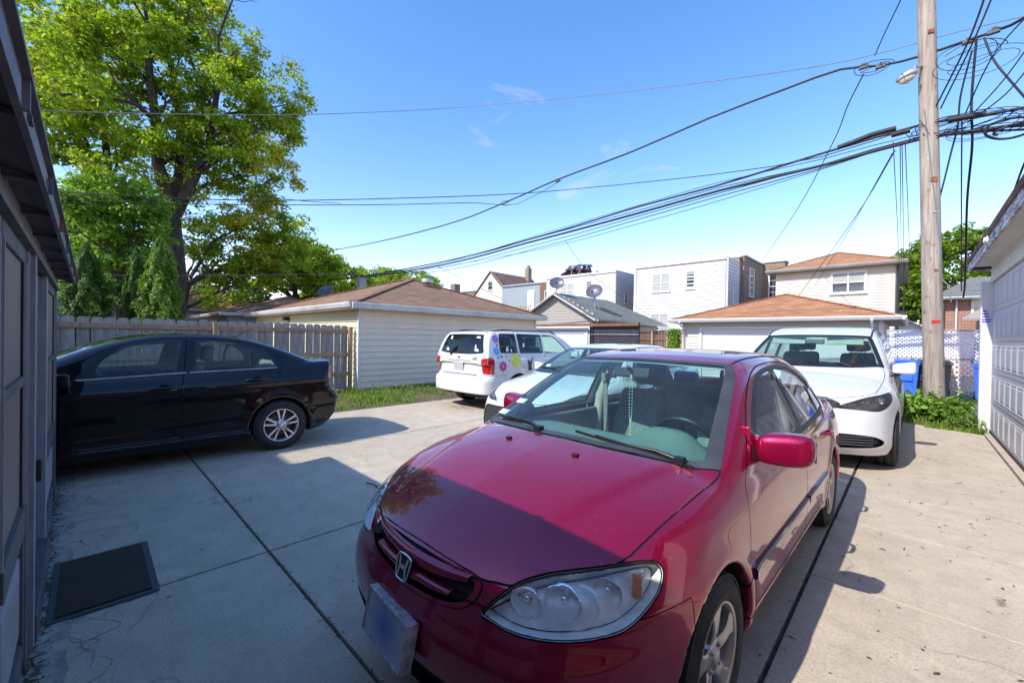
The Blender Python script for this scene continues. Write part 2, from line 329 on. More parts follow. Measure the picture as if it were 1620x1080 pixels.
# dirt tracked on the concrete: grit, leaf scraps (nobody could count them)
flat('leaf_scrap', (.10, .065, .035), .9, var=.6, nscale=30)
m = MB()
def scrap(x, y, s, z=.004):
    a = random.random() * 6.28; l = s * (1 + 2 * random.random()); w = s * .6; c, sn = math.cos(a), math.sin(a)
    m.put([(x - l * c, y - l * sn, z), (x + w * sn, y - w * c, z + s * .3), (x + l * c, y + l * sn, z), (x - w * sn, y + w * c, z + s * .2)], [(0, 1, 2, 3)])
for _ in range(420): scrap(random.uniform(-8, .85), random.uniform(-.1, 10.5), random.uniform(.004, .011))
for _ in range(150): scrap(random.uniform(-.4, .85), random.uniform(2, 10.5), random.uniform(.004, .012))
for _ in range(900): scrap(random.uniform(-6, .5), -.165 + abs(random.gauss(0, .028)), random.uniform(.004, .010), .008)
for _ in range(700):
    jx = random.choice([-.455, -.455, -3.17, -5.66]); scrap(jx + random.gauss(0, .012), random.uniform(0, 10), random.uniform(.003, .007), .002)
for _ in range(400): scrap(random.uniform(-8, -.46), .9 + random.gauss(0, .012), random.uniform(.003, .007), .002)
tag(m.build('leaf_litter', MATS['leaf_scrap']), kind='stuff', label='dry leaf scraps and grit scattered over the concrete', cat='litter')
flat('oil_stain', (.13, .115, .095), .7, var=.5, nscale=6)
for nm, cx_, cy_, rx, ry in (('oil_stain', -6.9, 5.6, .8, .45), ('tyre_scuff', .40, 3.72, .07, .35)):
    m = MB(); pts = [(cx_ + rx * math.cos(a) * (1 + .22 * math.sin(3 * a + cx_) + .12 * math.sin(7 * a)), cy_ + ry * math.sin(a) * (1 + .2 * math.cos(4 * a)), .0015) for a in np.linspace(0, 6.28, 60)[:-1]]
    t = NT(nm); v = t.coords('Object'); n = t.noise(v, 7, 7, .7); n = t.math('MULTIPLY', n, t.math('POWER', t.node('ShaderNodeTexGradient', {'gradient_type': 'SPHERICAL'}, Vector=t.node('ShaderNodeMapping', Location=(-cx_ / rx, -cy_ / ry, 0), Scale=(1 / rx, 1 / ry, 1), Vector=v).outputs[0]).outputs[0], .35)); tr = t.node('ShaderNodeBsdfTransparent'); df = t.node('ShaderNodeBsdfDiffuse', Color=(.12, .10, .08, 1)); ms = t.n.new('ShaderNodeMixShader')
    t.l.new(t.ramp(n, [(.42, (0,) * 3), (.66, (.75,) * 3)]), ms.inputs[0]); t.l.new(tr.outputs[0], ms.inputs[1]); t.l.new(df.outputs[0], ms.inputs[2]); t.l.new(ms.outputs[0], t.out.inputs[0])
    m.poly(pts); tag(m.build(nm, t.m), kind='structure')
# ------------------------------------------------------------------ building materials
def siding_mat(name, col, dirt=.25, rough=.6, dirtcol=(.3, .28, .24)):
    t = NT(name); v = t.coords('Object'); a = t.noise(v, 1.1, 6, .65); b = t.noise(t.coords('Object', (6, 6, .5)), 2.2, 5, .6); w = t.coords('UV'); sc = t.node('ShaderNodeTexNoise', Vector=w, Scale=12.0, Detail=5.0).outputs[0]
    c = t.mix(t.math('MULTIPLY', t.ramp(a, [(.4, (0,) * 3), (.75, (1,) * 3)]), dirt), col, dirtcol); c = t.mix(t.math('MULTIPLY', t.ramp(b, [(.5, (0,) * 3), (.75, (1,) * 3)]), dirt * .7), c, dirtcol)
    t.pbsdf(c, rough, 0, t.bump(sc, .12, .01)); MATS[name] = t.m
siding_mat('siding_cream', (.84, .70, .54), .12); siding_mat('siding_yellow', (.62, .58, .40), .12); siding_mat('siding_white', (.60, .595, .58), .10); siding_mat('siding_beige', (.56, .52, .44), .12); siding_mat('siding_bluegrey', (.27, .32, .34), .2); siding_mat('siding_taupe', (.36, .33, .29), .3)
siding_mat('paint_fascia', (.70, .70, .68), .45, .5, (.22, .21, .20)); siding_mat('paint_cream', (.66, .62, .54), .4, .55, (.34, .30, .26)); siding_mat('paint_white_old', (.62, .61, .60), .35, .5, (.4, .38, .37)); siding_mat('door_paint', (.50, .48, .49), .45, .45, (.40, .38, .42))
flat('shed_grey', (.105, .10, .105), .55, var=.15, nscale=5, bump=.15); flat('shed_light', (.33, .32, .33), .5, var=.15); flat('shed_dark', (.03, .032, .036), .6, var=.2); flat('shed_soffit', (.10, .095, .10), .65, var=.5, nscale=2.5, bump=.2, bscale=12)
flat('gutter_grey', (.16, .15, .16), .45, .2, var=.3, nscale=8)
def screen_mat():
    t = NT('fly_screen'); v = t.coords('Object'); n = t.noise(v, 1.5, 4); n2 = t.noise(v, 420, 1); c = t.ramp(n, [(.3, (.22, .175, .14)), (.7, (.30, .245, .20))]); c = t.mix(t.math('MULTIPLY', n2, .35), c, (.05, .045, .04)); t.pbsdf(c, .55, 0, None, Coat_Weight=.25, Coat_Roughness=.25); MATS['fly_screen'] = t.m
screen_mat()
def shingle_mat(name, c1, c2, dark=(.07, .04, .025)):
    t = NT(name); v = t.coords('UV'); br = t.node('ShaderNodeTexBrick', {'offset': .5, 'offset_frequency': 2}, Vector=v, Color1=(0, 0, 0, 1), Color2=(1, 1, 1, 1), Mortar=(.5, .5, .5, 1), Scale=1.0, Mortar_Size=.006, Brick_Width=.32, Row_Height=.14)
    br.inputs['Bias'].default_value = 0
    n = t.noise(t.coords('Object'), .8, 6, .6); n2 = t.noise(t.coords('Object'), 70, 3)
    c = t.mix(br.outputs[0], c1, c2); c = t.mix(t.math('MULTIPLY', t.ramp(n, [(.4, (0,) * 3), (.7, (1,) * 3)]), .4), c, tuple(q * .65 for q in c1)); c = t.mix(t.math('MULTIPLY', n2, .35), c, dark); c = t.mix(t.math('MULTIPLY', br.outputs[1], .7), c, dark)
    t.pbsdf(c, .9, 0, t.bump(t.math('SUBTRACT', n2, t.math('MULTIPLY', br.outputs[1], 1.5)), .6, .02)); MATS[name] = t.m
shingle_mat('shingle_brown', (.25, .135, .075), (.37, .215, .125)); shingle_mat('shingle_tan', (.40, .165, .07), (.60, .29, .13)); shingle_mat('shingle_grey', (.16, .165, .14), (.25, .25, .22), (.08, .08, .07)); shingle_mat('shingle_dark', (.17, .09, .07), (.26, .15, .12))
def brick_mat(name, c1, c2, mort=(.35, .32, .28)):
    t = NT(name); v = t.coords('UV'); br = t.node('ShaderNodeTexBrick', Vector=v, Color1=(*c1, 1), Color2=(*c2, 1), Mortar=(*mort, 1), Scale=1.0, Mortar_Size=.009, Brick_Width=.22, Row_Height=.075); n = t.noise(t.coords('Object'), 3, 6)
    c = t.mix(t.math('MULTIPLY', n, .35), br.outputs[0], (.12, .09, .07)); t.pbsdf(c, .88, 0, t.bump(t.math('SUBTRACT', 1.0, br.outputs[1]), .6, .01)); MATS[name] = t.m
brick_mat('brick_brown', (.20, .12, .07), (.33, .22, .14)); brick_mat('brick_red', (.33, .10, .05), (.42, .17, .09), (.45, .42, .38)); brick_mat('brick_orange', (.42, .15, .06), (.50, .22, .10))
def wood_mat(name, c1, c2, sc=1.0):
    t = NT(name); v = t.coords('Object', (14 * sc, 14 * sc, .9 * sc)); n = t.noise(v, 2.2, 7, .65, .5); k = t.noise(t.coords('Object', (3, 3, 2.2)), 2.4, 3); oi = t.node('ShaderNodeObjectInfo').outputs['Random']
    c = t.ramp(n, [(.3, c1), (.68, c2)]); c = t.mix(t.math('MULTIPLY', t.ramp(k, [(.6, (0,) * 3), (.72, (1,) * 3)]), .6), c, tuple(q * .35 for q in c1)); c = t.mix(t.math('MULTIPLY', oi, .28), c, tuple(q * .5 for q in c1))
    t.pbsdf(c, .85, 0, t.bump(n, .5, .01)); MATS[name] = t.m
wood_mat('fence_wood', (.22, .175, .15), (.52, .45, .40)); wood_mat('rail_wood', (.30, .18, .10), (.54, .38, .25)); wood_mat('brown_wood', (.12, .07, .045), (.22, .13, .085)); wood_mat('pole_wood', (.22, .17, .13), (.55, .47, .38), .6)
flat('pane', (.02, .025, .03), .03, 0, var=.3, Coat_Weight=1.0, Coat_Roughness=.01); flat('blind', (.36, .36, .34), .7, var=.05); flat('curtain_grey', (.33, .34, .33), .8, var=.15, nscale=3); flat('frame_white', (.66, .65, .63), .45, var=.06); flat('metal_dark', (.035, .035, .045), .45, .5); flat('dish_grey', (.10, .10, .13), .4, .1, var=.1)
flat('wire', (.012, .012, .014), .6, var=.2); flat('wire_grey', (.16, .16, .17), .5, var=.2); flat('bin_blue', (.035, .14, .58), .45, var=.15, nscale=4, bump=.1); flat('bin_black', (.02, .02, .022), .5); flat('lattice_white', (.74, .74, .76), .55, var=.12); flat('shade_cloth', (.035, .03, .04), .8, var=.3, bump=.4, bscale=300); flat('rust', (.22, .085, .035), .85, var=.5, nscale=14, bump=.4)
flat('galvanised', (.45, .46, .47), .4, .7, var=.2)
# ------------------------------------------------------------------ building helpers
def frame_T(o, along, out):
    a = Vector(along).normalized(); n = Vector(out).normalized(); z = a.cross(n)
    if z.z < 0: a = -a; z = a.cross(n)
    return Matrix(((a.x, n.x, 0, o[0]), (a.y, n.y, 0, o[1]), (0, 0, 1, o[2]), (0, 0, 0, 1)))
def clap(m, p0, p1, out, z0, z1, course=.10, lip=.014, top=None, mi=0):
    """clapboard wall as a saw-tooth of boards; top(t) gives the wall top for gables"""
    p0 = Vector((*p0[:2], 0)); p1 = Vector((*p1[:2], 0)); n = Vector((*out[:2], 0)).normalized(); z = z0; L = (p1 - p0).length
    if (p1 - p0).cross(n).z > 0: p0, p1 = p1, p0
    if n.dot(Vector(((p1 - p0).y, -(p1 - p0).x, 0))) < 0: p0, p1 = p1, p0
    while z < z1 - 1e-4:
        zt = min(z + course, z1); a, b = p0, p1
        if top is not None:
            a, b = top(z, p0, p1)
            if a is None: break
        o = n * lip; zz = Vector((0, 0, 1))
        m.put([a + o + zz * z, b + o + zz * z, b + zz * zt, a + zz * zt, a + zz * z, b + zz * z], [(0, 1, 2, 3), (4, 5, 1, 0)], mi); z = zt
def window(par, T, w, h, kind='double', frame='frame_white', blind=None, mull=1, trim=.06, depth=.05):
    """T places the lower centre of the opening: x along the wall, y outwards, z up"""
    T = T @ Matrix.Translation((0, .022, 0)); m = MB(); m.T = T; t = trim
    for a, b in (((-w/2 - t, -.02, -t), (w/2 + t, depth, 0)), ((-w/2 - t, -.02, h), (w/2 + t, depth, h + t)), ((-w/2 - t, -.02, 0), (-w/2, depth, h)), ((w/2, -.02, 0), (w/2 + t, depth, h))): m.box(a, b)
    m.box((-w/2 - t * 1.3, -.02, -t - .03), (w/2 + t * 1.3, depth + .03, -t)); 
    ww = w / mull
    for i in range(mull):
        x0 = -w/2 + i * ww; x1 = x0 + ww
        if i: m.box((x0 - .035, -.02, 0), (x0 + .035, depth - .01, h))
        m.box((x0 + .002, -.02, h/2 - .025), (x1 - .002, depth - .018, h/2 + .025)); s = .028
        for a, b in (((x0, -.02, 0), (x0 + s, depth - .022, h)), ((x1 - s, -.02, 0), (x1, depth - .022, h)), ((x0 + s, -.02, h - s), (x1 - s, depth - .022, h)), ((x0 + s, -.02, 0), (x1 - s, depth - .022, s))): m.box(a, b)
        if kind == 'bars':
            for q in (.25, .75): m.box((x0 + s, -.02, h * q - .012), (x1 - s, depth - .024, h * q + .012))
    f = m.build('window', MATS[frame], par); m = MB(); m.T = T; m.box((-w/2, -.03, 0), (w/2, .004, h)); m.build('pane', MATS['pane'], f)
    if blind:
        m = MB(); m.T = T
        for (a, b, c, d) in blind: m.box((a * w / 2 + .01, .006, b * h), (c * w / 2 - .01, .010, d * h))
        m.build('blind', MATS['blind'], f)
    return f
def roof_panel(m, pts, thick=.06, mi=0):
    pts = [Vector(p) for p in pts]; n = (pts[1] - pts[0]).cross(pts[2] - pts[0]).normalized()
    if n.z < 0: pts = pts[::-1]; n = -n
    m.prism([p - n * thick for p in pts][::-1], n * thick, mi)
def hip_roof(par, x0, y0, x1, y1, ze, zr, ridge, mat, name='roof', th=.05):
    """ridge: ((x,y),(x,y)) end points"""
    a, b = [Vector((*r, zr)) for r in ridge]; c = [Vector((x0, y0, ze)), Vector((x1, y0, ze)), Vector((x1, y1, ze)), Vector((x0, y1, ze))]; m = MB()
    vs = c + [a, b]; horiz = abs(ridge[0][0] - ridge[1][0]) >= abs(ridge[0][1] - ridge[1][1])
    fs = [(0, 1, 5, 4), (1, 2, 5), (2, 3, 4, 5), (3, 0, 4)] if horiz else [(0, 1, 4), (1, 2, 5, 4), (2, 3, 5), (3, 0, 4, 5)]
    fs.append((3, 2, 1, 0)); m.put(vs, fs)
    k = [p - Vector((0, 0, th)) for p in c]; m.put(c + k, [(0, 4, 5, 1), (1, 5, 6, 2), (2, 6, 7, 3), (3, 7, 4, 0)])
    o = m.build(name, MATS[mat], par)
    m = MB()                                            # hip caps
    for p, q in ([(c[0], a), (c[3], a), (c[1], b), (c[2], b)] if horiz else [(c[0], a), (c[1], a), (c[3], b), (c[2], b)]) + [(a, b)]:
        if (p - q).length > .1: m.beam(p + Vector((0, 0, .015)), q + Vector((0, 0, .015)), .22, .022)
    m.build('hip_caps', MATS[mat], o); return o
def gutter(par, p0, p1, out, mat='paint_fascia', s=.12, drop=.13):
    p0 = Vector(p0); p1 = Vector(p1); n = Vector(out); m = MB(); u = Vector((0, 0, 1)); prof = [(0, 0), (s, 0), (s + .01, -.02), (s, -.05), (s * .55, -drop), (0, -drop)]
    if (p1 - p0).cross(n).z > 0: p0, p1 = p1, p0
    vs = [p0 + n * a + u * b for a, b in prof] + [p1 + n * a + u * b for a, b in prof]; k = len(prof)
    m.put(vs, [tuple(range(k)), tuple(reversed(range(k, 2 * k)))] + [(i, k + i, k + (i + 1) % k, (i + 1) % k) for i in range(k)]); return m.build('gutter', MATS[mat], par)
# ------------------------------------------------------------------ grey shed on the left (its wall faces +y)
sh_ = thing('garden_shed', 'dark grey wooden shed with screened panels and a low eave at the left edge', 'shed', (-5.5, -.165, 0))
TS = Matrix.Translation((5.5, .165, 0))
def SB(name, boxes, mat, par=None, bev=0.0):
    m = MB(); m.T = TS
    for a, b in boxes: m.box(a, b)
    return m.build(name, MATS[mat], par or sh_, bevel=bev)
yw = -.165
SB('wall', [((-5.48, -3.6, .0), (.6, yw - .10, 1.93)), ((-5.48, -3.6, 1.93), (.6, yw - .10, 1.95))], 'shed_grey')
SB('corner_post', [((-5.50, yw - .10, 0), (-5.37, yw, 1.93))], 'shed_grey', bev=.004)
SB('post', [((-4.15, yw - .10, 0), (-4.06, yw, 1.85))], 'shed_light', bev=.004); SB('post', [((-2.98, yw - .10, 0), (-2.93, yw + .012, 1.86))], 'shed_light', bev=.004)
SB('post', [((-2.93, yw - .10, 0), (-2.77, yw - .004, 1.86))], 'shed_grey', bev=.004)
SB('header', [((-5.50, yw - .10, 1.86), (.6, yw + .004, 1.95))], 'shed_light', bev=.004); SB('header_drip', [((-5.50, yw - .02, 1.845), (.6, yw + .016, 1.86))], 'shed_grey')
SB('threshold', [((-4.06, yw - .12, .0), (-2.98, yw + .02, .14))], 'shed_grey', bev=.006)
dr_ = SB('door', [((-4.06, yw - .10, .14), (-2.98, yw - .06, 1.86))], 'shed_dark'); SB('door_jamb', [((-4.06, yw - .06, .14), (-3.55, yw - .035, 1.86))], 'shed_grey', dr_)
SB('hinge', [((-3.0, yw + .012, .78), (-2.97, yw + .03, .88))], 'metal_dark', dr_, .003)
def panel(x0, x1, zr, zb):
    SB('frame_edge', [((x0 + .045, yw - .012, zb + .05), (x0 + .057, yw - .002, 1.78))], 'shed_light'); SB('frame_edge', [((x1 - .057, yw - .012, zb + .05), (x1 - .045, yw - .002, 1.78))], 'shed_light'); f = SB('panel_frame', [((x0, yw - .06, .06), (x0 + .045, yw - .008, 1.845)), ((x1 - .045, yw - .06, .06), (x1, yw - .008, 1.845)), ((x0 + .07, yw - .06, 1.78), (x1 - .07, yw - .008, 1.845)), ((x0 + .07, yw - .06, .06), (x1 - .07, yw - .008, .16)), ((x0 + .07, yw - .05, zr - .018), (x1 - .07, yw - .004, zr + .018)), ((x0 + .07, yw - .06, zb - .06), (x1 - .07, yw - .002, zb + .05))], 'shed_grey', bev=.004)
    SB('screen', [((x0 + .045, yw - .055, zb + .05), (x1 - .045, yw - .020, 1.79))], 'fly_screen', f)
    SB('kick_panel', [((x0 + .045, yw - .05, .16), (x1 - .045, yw - .024, zb - .06)), ((x0 + .14, yw - .035, .24), (x1 - .14, yw - .012, zb - .14))], 'shed_light', f, .008)
    n = max(1, int((x1 - x0) / .62))
    if n > 1: SB('mullion', [((x0 + (x1 - x0) * k / n - .018, yw - .05, zb + .05), (x0 + (x1 - x0) * k / n + .018, yw - .006, 1.78)) for k in range(1, n)], 'shed_light', f)
panel(-5.37, -4.15, 1.27, .66); panel(-2.77, -1.95, 1.285, .70); panel(-1.95, -1.2, 1.285, .70); panel(-1.2, -.3, 1.285, .70)
m = MB(); m.T = TS            # roof: corrugated low slope with an overhanging eave
e0, e1 = Vector((-5.56, -.058, 1.965)), Vector((.6, -.105, 1.965))
m.put([e0, e1, (.6, -2.4, 2.75), (-5.56, -2.4, 2.75), e0 + Vector((0, 0, -.025)), e1 + Vector((0, 0, -.025)), (.6, -2.4, 2.72), (-5.56, -2.4, 2.72), (.6, -4.2, 2.2), (-5.56, -4.2, 2.2)], [(0, 1, 2, 3), (7, 6, 5, 4), (0, 4, 5, 1), (1, 5, 6, 2), (3, 7, 4, 0), (3, 2, 8, 9)])
rf = m.build('roof', MATS['shed_soffit'], sh_)
m = MB(); m.T = TS; m.put([e0 + Vector((0, 0, -.028)), e1 + Vector((0, 0, -.028)), (.6, yw, 1.955), (-5.56, yw, 1.955)], [(0, 3, 2, 1)]); m.build('soffit', MATS['shed_soffit'], rf)
for x in np.arange(-5.5, .5, .52):
    m = MB(); m.T = TS; m.box((x, yw, 1.925), (x + .045, -.075, 1.937)); m.build('rafter_tail', MATS['shed_soffit'], rf)
m = MB(); m.T = TS; gtop = 1.968
for a, b, c in ((e0, e1, 0),):
    d = (b - a)
    for p0, p1, off in ((a, b, 0),):
        m.beam(p0 + Vector((0, .003, -.022)), p1 + Vector((0, .003, -.022)), .012, .060); m.beam(p0 + Vector((0, .014, .010)), p1 + Vector((0, .014, .010)), .016, .010)
gt = m.build('gutter', MATS['gutter_grey'], sh_)
for k in range(9):
    t = (k + .35) / 9; p = e0.lerp(e1, t); m = MB(); m.T = TS; m.cbox(p + Vector((0, .012, -.015)), (.014, .014, .075)); m.cbox(p + Vector((0, .008, .022)), (.03, .022, .012)); m.build('gutter_strap', MATS['rust'] if k % 3 == 1 else MATS['gutter_grey'], gt)
# ------------------------------------------------------------------ door mat, straw
t = NT('mat_rubber'); v = t.coords('UV'); wv = t.node('ShaderNodeTexWave', {'bands_direction': 'X'}, Vector=t.coords('Object', (1, 1, 1), (0, 0, 0)), Scale=13.0, Distortion=.4); n = t.noise(t.coords('Object'), 90, 4); n2 = t.noise(t.coords('Object'), 300, 2)
c = t.ramp(wv.outputs[1], [(.2, (.045, .034, .027)), (.8, (.11, .085, .068))]); c = t.mix(t.ramp(n, [(.58, (0,) * 3), (.68, (.5,) * 3)]), c, (.12, .10, .08)); c = t.mix(t.ramp(n2, [(.70, (0,) * 3), (.73, (.7,) * 3)]), c, (.35, .28, .18)); t.pbsdf(c, .9, 0, t.bump(t.math('ADD', wv.outputs[1], n), .7, .008)); MATS['mat_rubber'] = t.m
mt = thing('door_mat', 'dark ribbed door mat lying on the concrete by the grey shed', 'mat', (-3.51, .10, 0), rad(-.5))
m = MB(); m.box((-.36, -.19, .004), (.36, .19, .014))
for k in range(58): x = -.355 + k * .0124; m.box((x, -.188, .014), (x + .007, .188, .0185 + .0015 * random.random()))
m.build('pile', MATS['mat_rubber'], mt)
m = MB()
for a, b in (((-.395, -.222, .003), (.395, -.19, .012)), ((-.395, .19, .003), (.395, .222, .009)), ((-.395, -.19, .003), (-.36, .19, .009)), ((.36, -.19, .003), (.395, .19, .009))): m.box(a, b)
m.build('rubber_border', MATS['plastic_grey'], mt, bevel=.002)
flat('straw_blue', (.02, .22, .65), .4); m = MB(); m.tube([(-6.42, -.2, .012), (-6.34, .06, .012)], .008, 8); tag(m.build('drinking_straw', MATS['straw_blue']), 'thin blue plastic straw lying on the concrete beside the shed corner', 'straw')
m = MB(); m.tube([(-3.95, 2.0, .008), (-3.85, 2.03, .012), (-3.72, 2.01, .007), (-3.66, 2.05, .006)], .006, 5); m.tube([(-3.8, 2.02, .01), (-3.75, 2.07, .01)], .004, 5); tag(m.build('fallen_twig', MATS['leaf_scrap']), 'small dry twig lying in the shade between the black and red cars', 'twig')
# ------------------------------------------------------------------ wooden fence
fe = thing('wooden_fence', 'weathered grey picket fence with dog-eared tops behind the black sedan', 'fence', (-11.1, -3.4, 0))
def picket():
    m = MB(); w, h = .171, 1.76
    m.prism([(0, -w/2, .04), (0, w/2, .04), (0, w/2, h - .035), (0, w/2 - .035, h), (0, -w/2 + .035, h), (0, -w/2, h - .035)][::-1], (-.018, 0, 0)); return m.mesh('picket')
pm = picket(); pm.materials.append(MATS['fence_wood'])
for k in range(46):
    o = bpy.data.objects.new('picket', pm); C.objects.link(o); o.parent = fe; o.location = (0, .1 + k * .183 + random.gauss(0, .004), random.gauss(0, .006)); o.rotation_euler = (random.gauss(0, .004), random.gauss(0, .006), random.gauss(0, .02))
for z in (.45, 1.60, ):
    m = MB(); m.box((.002, 0, z - .05), (.045, 8.42, z + .05)); m.build('rail', MATS['rail_wood'], fe, bevel=.003)
m = MB(); m.box((.002, 0, .93), (.04, 8.42, 1.02)); m.build('rail', MATS['rail_wood'], fe, bevel=.003)
for y in (.6, 3.0, 5.42, 8.46): m = MB(); m.box((.042, y - .045, 0), (.13, y + .045, 1.72)); m.build('fence_post', MATS['rail_wood'], fe, bevel=.004)
lb = thing('leaning_boards', 'grey fence boards leaning against the end post of the wooden fence', 'board', (-10.9, 5.15, 0))
for k, dx in enumerate((0, .05)): m = MB(); m.beam((dx, .52 - .04 * k, .0), (-.08 + dx, .12, 1.42 - .1 * k), .13, .022, up=(1, 0, .3)); m.build('board', MATS['brown_wood' if k else 'fence_wood'], lb)
# ------------------------------------------------------------------ cream garage across the weeds
cg = thing('cream_garage', 'cream sided garage with a brown hip roof beside the wooden fence', 'garage', (-10.8, 5.2, 0)); TC = Matrix.Translation((10.8, -5.2, 0))
m = MB(); m.T = TC; clap(m, (-10.8, 5.2), (-10.8, 12.5), (1, 0), .06, 2.22, .165, .030); m.build('side_wall', MATS['siding_cream'], cg)
m = MB(); m.T = TC; clap(m, (-20.4, 5.2), (-10.8, 5.2), (0, -1), .06, 2.22, .165, .025); m.build('back_wall', MATS['siding_yellow'], cg)
m = MB(); m.T = TC; m.box((-20.4, 5.23, 0), (-10.83, 12.5, 2.2)); m.build('core_wall', MATS['siding_cream'], cg)
for ya, yb in ((5.16, 5.24), (12.42, 12.52)): m = MB(); m.T = TC; m.box((-10.84, ya, 0), (-10.76, yb, 2.22)); m.build('corner_trim', MATS['frame_white'], cg, bevel=.004)
m = MB(); m.T = TC; m.box((-20.9, 4.85, 2.20), (-10.45, 12.8, 2.23)); m.build('soffit', MATS['paint_cream'], cg)
rf = hip_roof(cg, -20.8 + 10.8, 4.85 - 5.2, -10.48 + 10.8, 12.8 - 5.2, 2.36, 3.72, ((-15.4 + 10.8, 8.95 - 5.2), (-14.2 + 10.8, 8.95 - 5.2)), 'shingle_brown')
gutter(cg, (-10.46 + 10.8, 4.84 - 5.2, 2.365), (-10.46 + 10.8, 12.8 - 5.2, 2.365), (1, 0, 0), s=.06, drop=.15); gutter(cg, (-20.8 + 10.8, 4.85 - 5.2, 2.365), (-10.5 + 10.8, 4.85 - 5.2, 2.365), (0, -1, 0), s=.08)
m = MB(); m.T = TC @ Matrix.Translation((-13.35, 9.1, 3.53)); m.lathe([(.0, .22), (.10, .24), (.16, .20), (.18, 0)], 20, 0, 'z'); m.build('roof_vent', MATS['galvanised'], rf)
m = MB(); m.T = TC; m.box((-16.4, 5.0, 1.98), (-16.2, 5.18, 2.12)); m.build('wall_lamp', MATS['metal_dark'], cg, bevel=.01)
# ------------------------------------------------------------------ white garage on the right
rg = thing('white_garage', 'white garage with a stained panelled door at the right edge', 'garage', (1.0, 6.0, 0)); TR = Matrix.Translation((-1.0, -6.0, 0))
def RB(name, boxes, mat, bev=0.0, par=None):
    m = MB(); m.T = TR
    for a, b in boxes: m.box(a, b)
    return m.build(name, MATS[mat], par or rg, bevel=bev)
RB('corner_post', [((.86, 10.92, 0), (1.02, 11.10, 2.62))], 'paint_white_old', .005); RB('post', [((.93, 5.72, 0), (1.05, 5.94, 2.62))], 'paint_white_old', .005)
dz0, dz1, dy0, dy1 = .03, 2.60, 5.95, 10.90
door = RB('garage_door', [((1.0, dy0, dz0), (1.04, dy1, dz1))], 'door_paint')
for r in range(5):
    z0 = dz0 + r * (dz1 - dz0) / 5; z1 = z0 + (dz1 - dz0) / 5
    RB('section_joint', [((.996, dy0, z1 - .004), (1.0, dy1, z1))], 'trim_black', 0, door)
    for k in range(10):
        y0 = dy0 + .06 + k * (dy1 - dy0 - .12) / 10 + .03; y1 = y0 + (dy1 - dy0 - .12) / 10 - .06; a0, a1 = z0 + .07, z1 - .07; m = MB(); m.T = TR; X = 1.0
        O = [(X - .001, y0, a0), (X - .001, y1, a0), (X - .001, y1, a1), (X - .001, y0, a1)]; I1 = [(X - .009, y0 + .012, a0 + .012), (X - .009, y1 - .012, a0 + .012), (X - .009, y1 - .012, a1 - .012), (X - .009, y0 + .012, a1 - .012)]
        I2 = [(X - .002, y0 + .03, a0 + .03), (X - .002, y1 - .03, a0 + .03), (X - .002, y1 - .03, a1 - .03), (X - .002, y0 + .03, a1 - .03)]; I3 = [(X - .011, y0 + .055, a0 + .055), (X - .011, y1 - .055, a0 + .055), (X - .011, y1 - .055, a1 - .055), (X - .011, y0 + .055, a1 - .055)]
        R4 = [(0, 1, 2, 3)]; vs = O + I1 + I2 + I3; fs = []
        for q in range(3):
            for j in range(4): fs.append((q * 4 + j, q * 4 + 4 + j, q * 4 + 4 + (j + 1) % 4, q * 4 + (j + 1) % 4))
        fs.append((12, 15, 14, 13)); m.put(vs, fs); m.build('door_panel', MATS['door_paint'], door)
RB('bottom_seal', [((.985, dy0, .012), (1.03, dy1, .05))], 'black_rubber', 0, door)
RB('header_board', [((.975, 5.6, 2.60), (1.06, 10.99, 2.92)), ((.962, 5.6, 2.60), (.975, 10.99, 2.66)), ((.965, 5.6, 2.80), (.975, 10.99, 2.815))], 'paint_cream', .003)
RB('wall', [((1.06, 10.98, 0), (7.4, 11.08, 2.95)), ((1.05, 2.4, 0), (1.10, 5.72, 2.9))], 'paint_white_old'); RB('core_wall', [((1.10, 2.4, 0), (7.4, 10.98, 2.9))], 'siding_white')
RB('soffit', [((.75, 2.2, 2.90), (1.08, 11.32, 2.925)), ((.75, 11.05, 2.90), (7.5, 11.32, 2.925))], 'paint_cream')
t = NT('peeling_paint'); n = t.noise(t.coords('Object', (1, .8, 3)), 4.5, 9, .75, .8); c = t.ramp(n, [(.36, (.06, .055, .06)), (.46, (.25, .24, .25)), (.54, (.62, .61, .62))]); t.pbsdf(c, .75, 0, t.bump(n, .8, .02)); MATS['peeling_paint'] = t.m
RB('fascia', [((.725, 2.2, 2.86), (.75, 11.34, 3.04)), ((.75, 11.32, 2.86), (7.5, 11.345, 3.04))], 'peeling_paint')
m = MB(); m.T = TR; rp = [(.69, 2.2, 3.045), (.69, 11.38, 3.045), (4.3, 11.38, 4.6), (4.3, 2.2, 4.6)]; roof_panel(m, rp, .05); roof_panel(m, [(7.9, 2.2, 3.045), (7.9, 11.38, 3.045), (4.3, 11.38, 4.6), (4.3, 2.2, 4.6)], .05); m.build('roof', MATS['shingle_dark'], rg)
m = MB(); m.T = TR @ Matrix.Translation((.70, 8.45, 2.93)); m.lathe([(-.03, .035), (0, .04), (.03, .03)], 12, 0, 'x'); m.lathe([(-.005, .055), (.01, .055)], 12, 0, 'x'); m.build('insulator', MATS['frame_white'], rg)
flat('sign_paper', (.62, .60, .75), .7, var=.1); flat('sign_ink', (.10, .05, .30), .7)
m = MB(); m.T = TR; m.put([(.855, 10.915, 1.86), (1.0, 10.915, 1.86), (1.0, 10.915, 2.02), (.94, 10.915, 2.16), (.855, 10.915, 2.18)], [(0, 1, 2, 3, 4)]); sg_ = m.build('paper_notice', MATS['sign_paper'], rg)
m = MB(); m.T = TR
for z, a, b in ((2.10, .875, .93), (2.05, .87, .95), (2.00, .875, .96), (1.95, .87, .985), (1.91, .875, .97)): m.box((a, 10.912, z), (b, 10.914, z + .022))
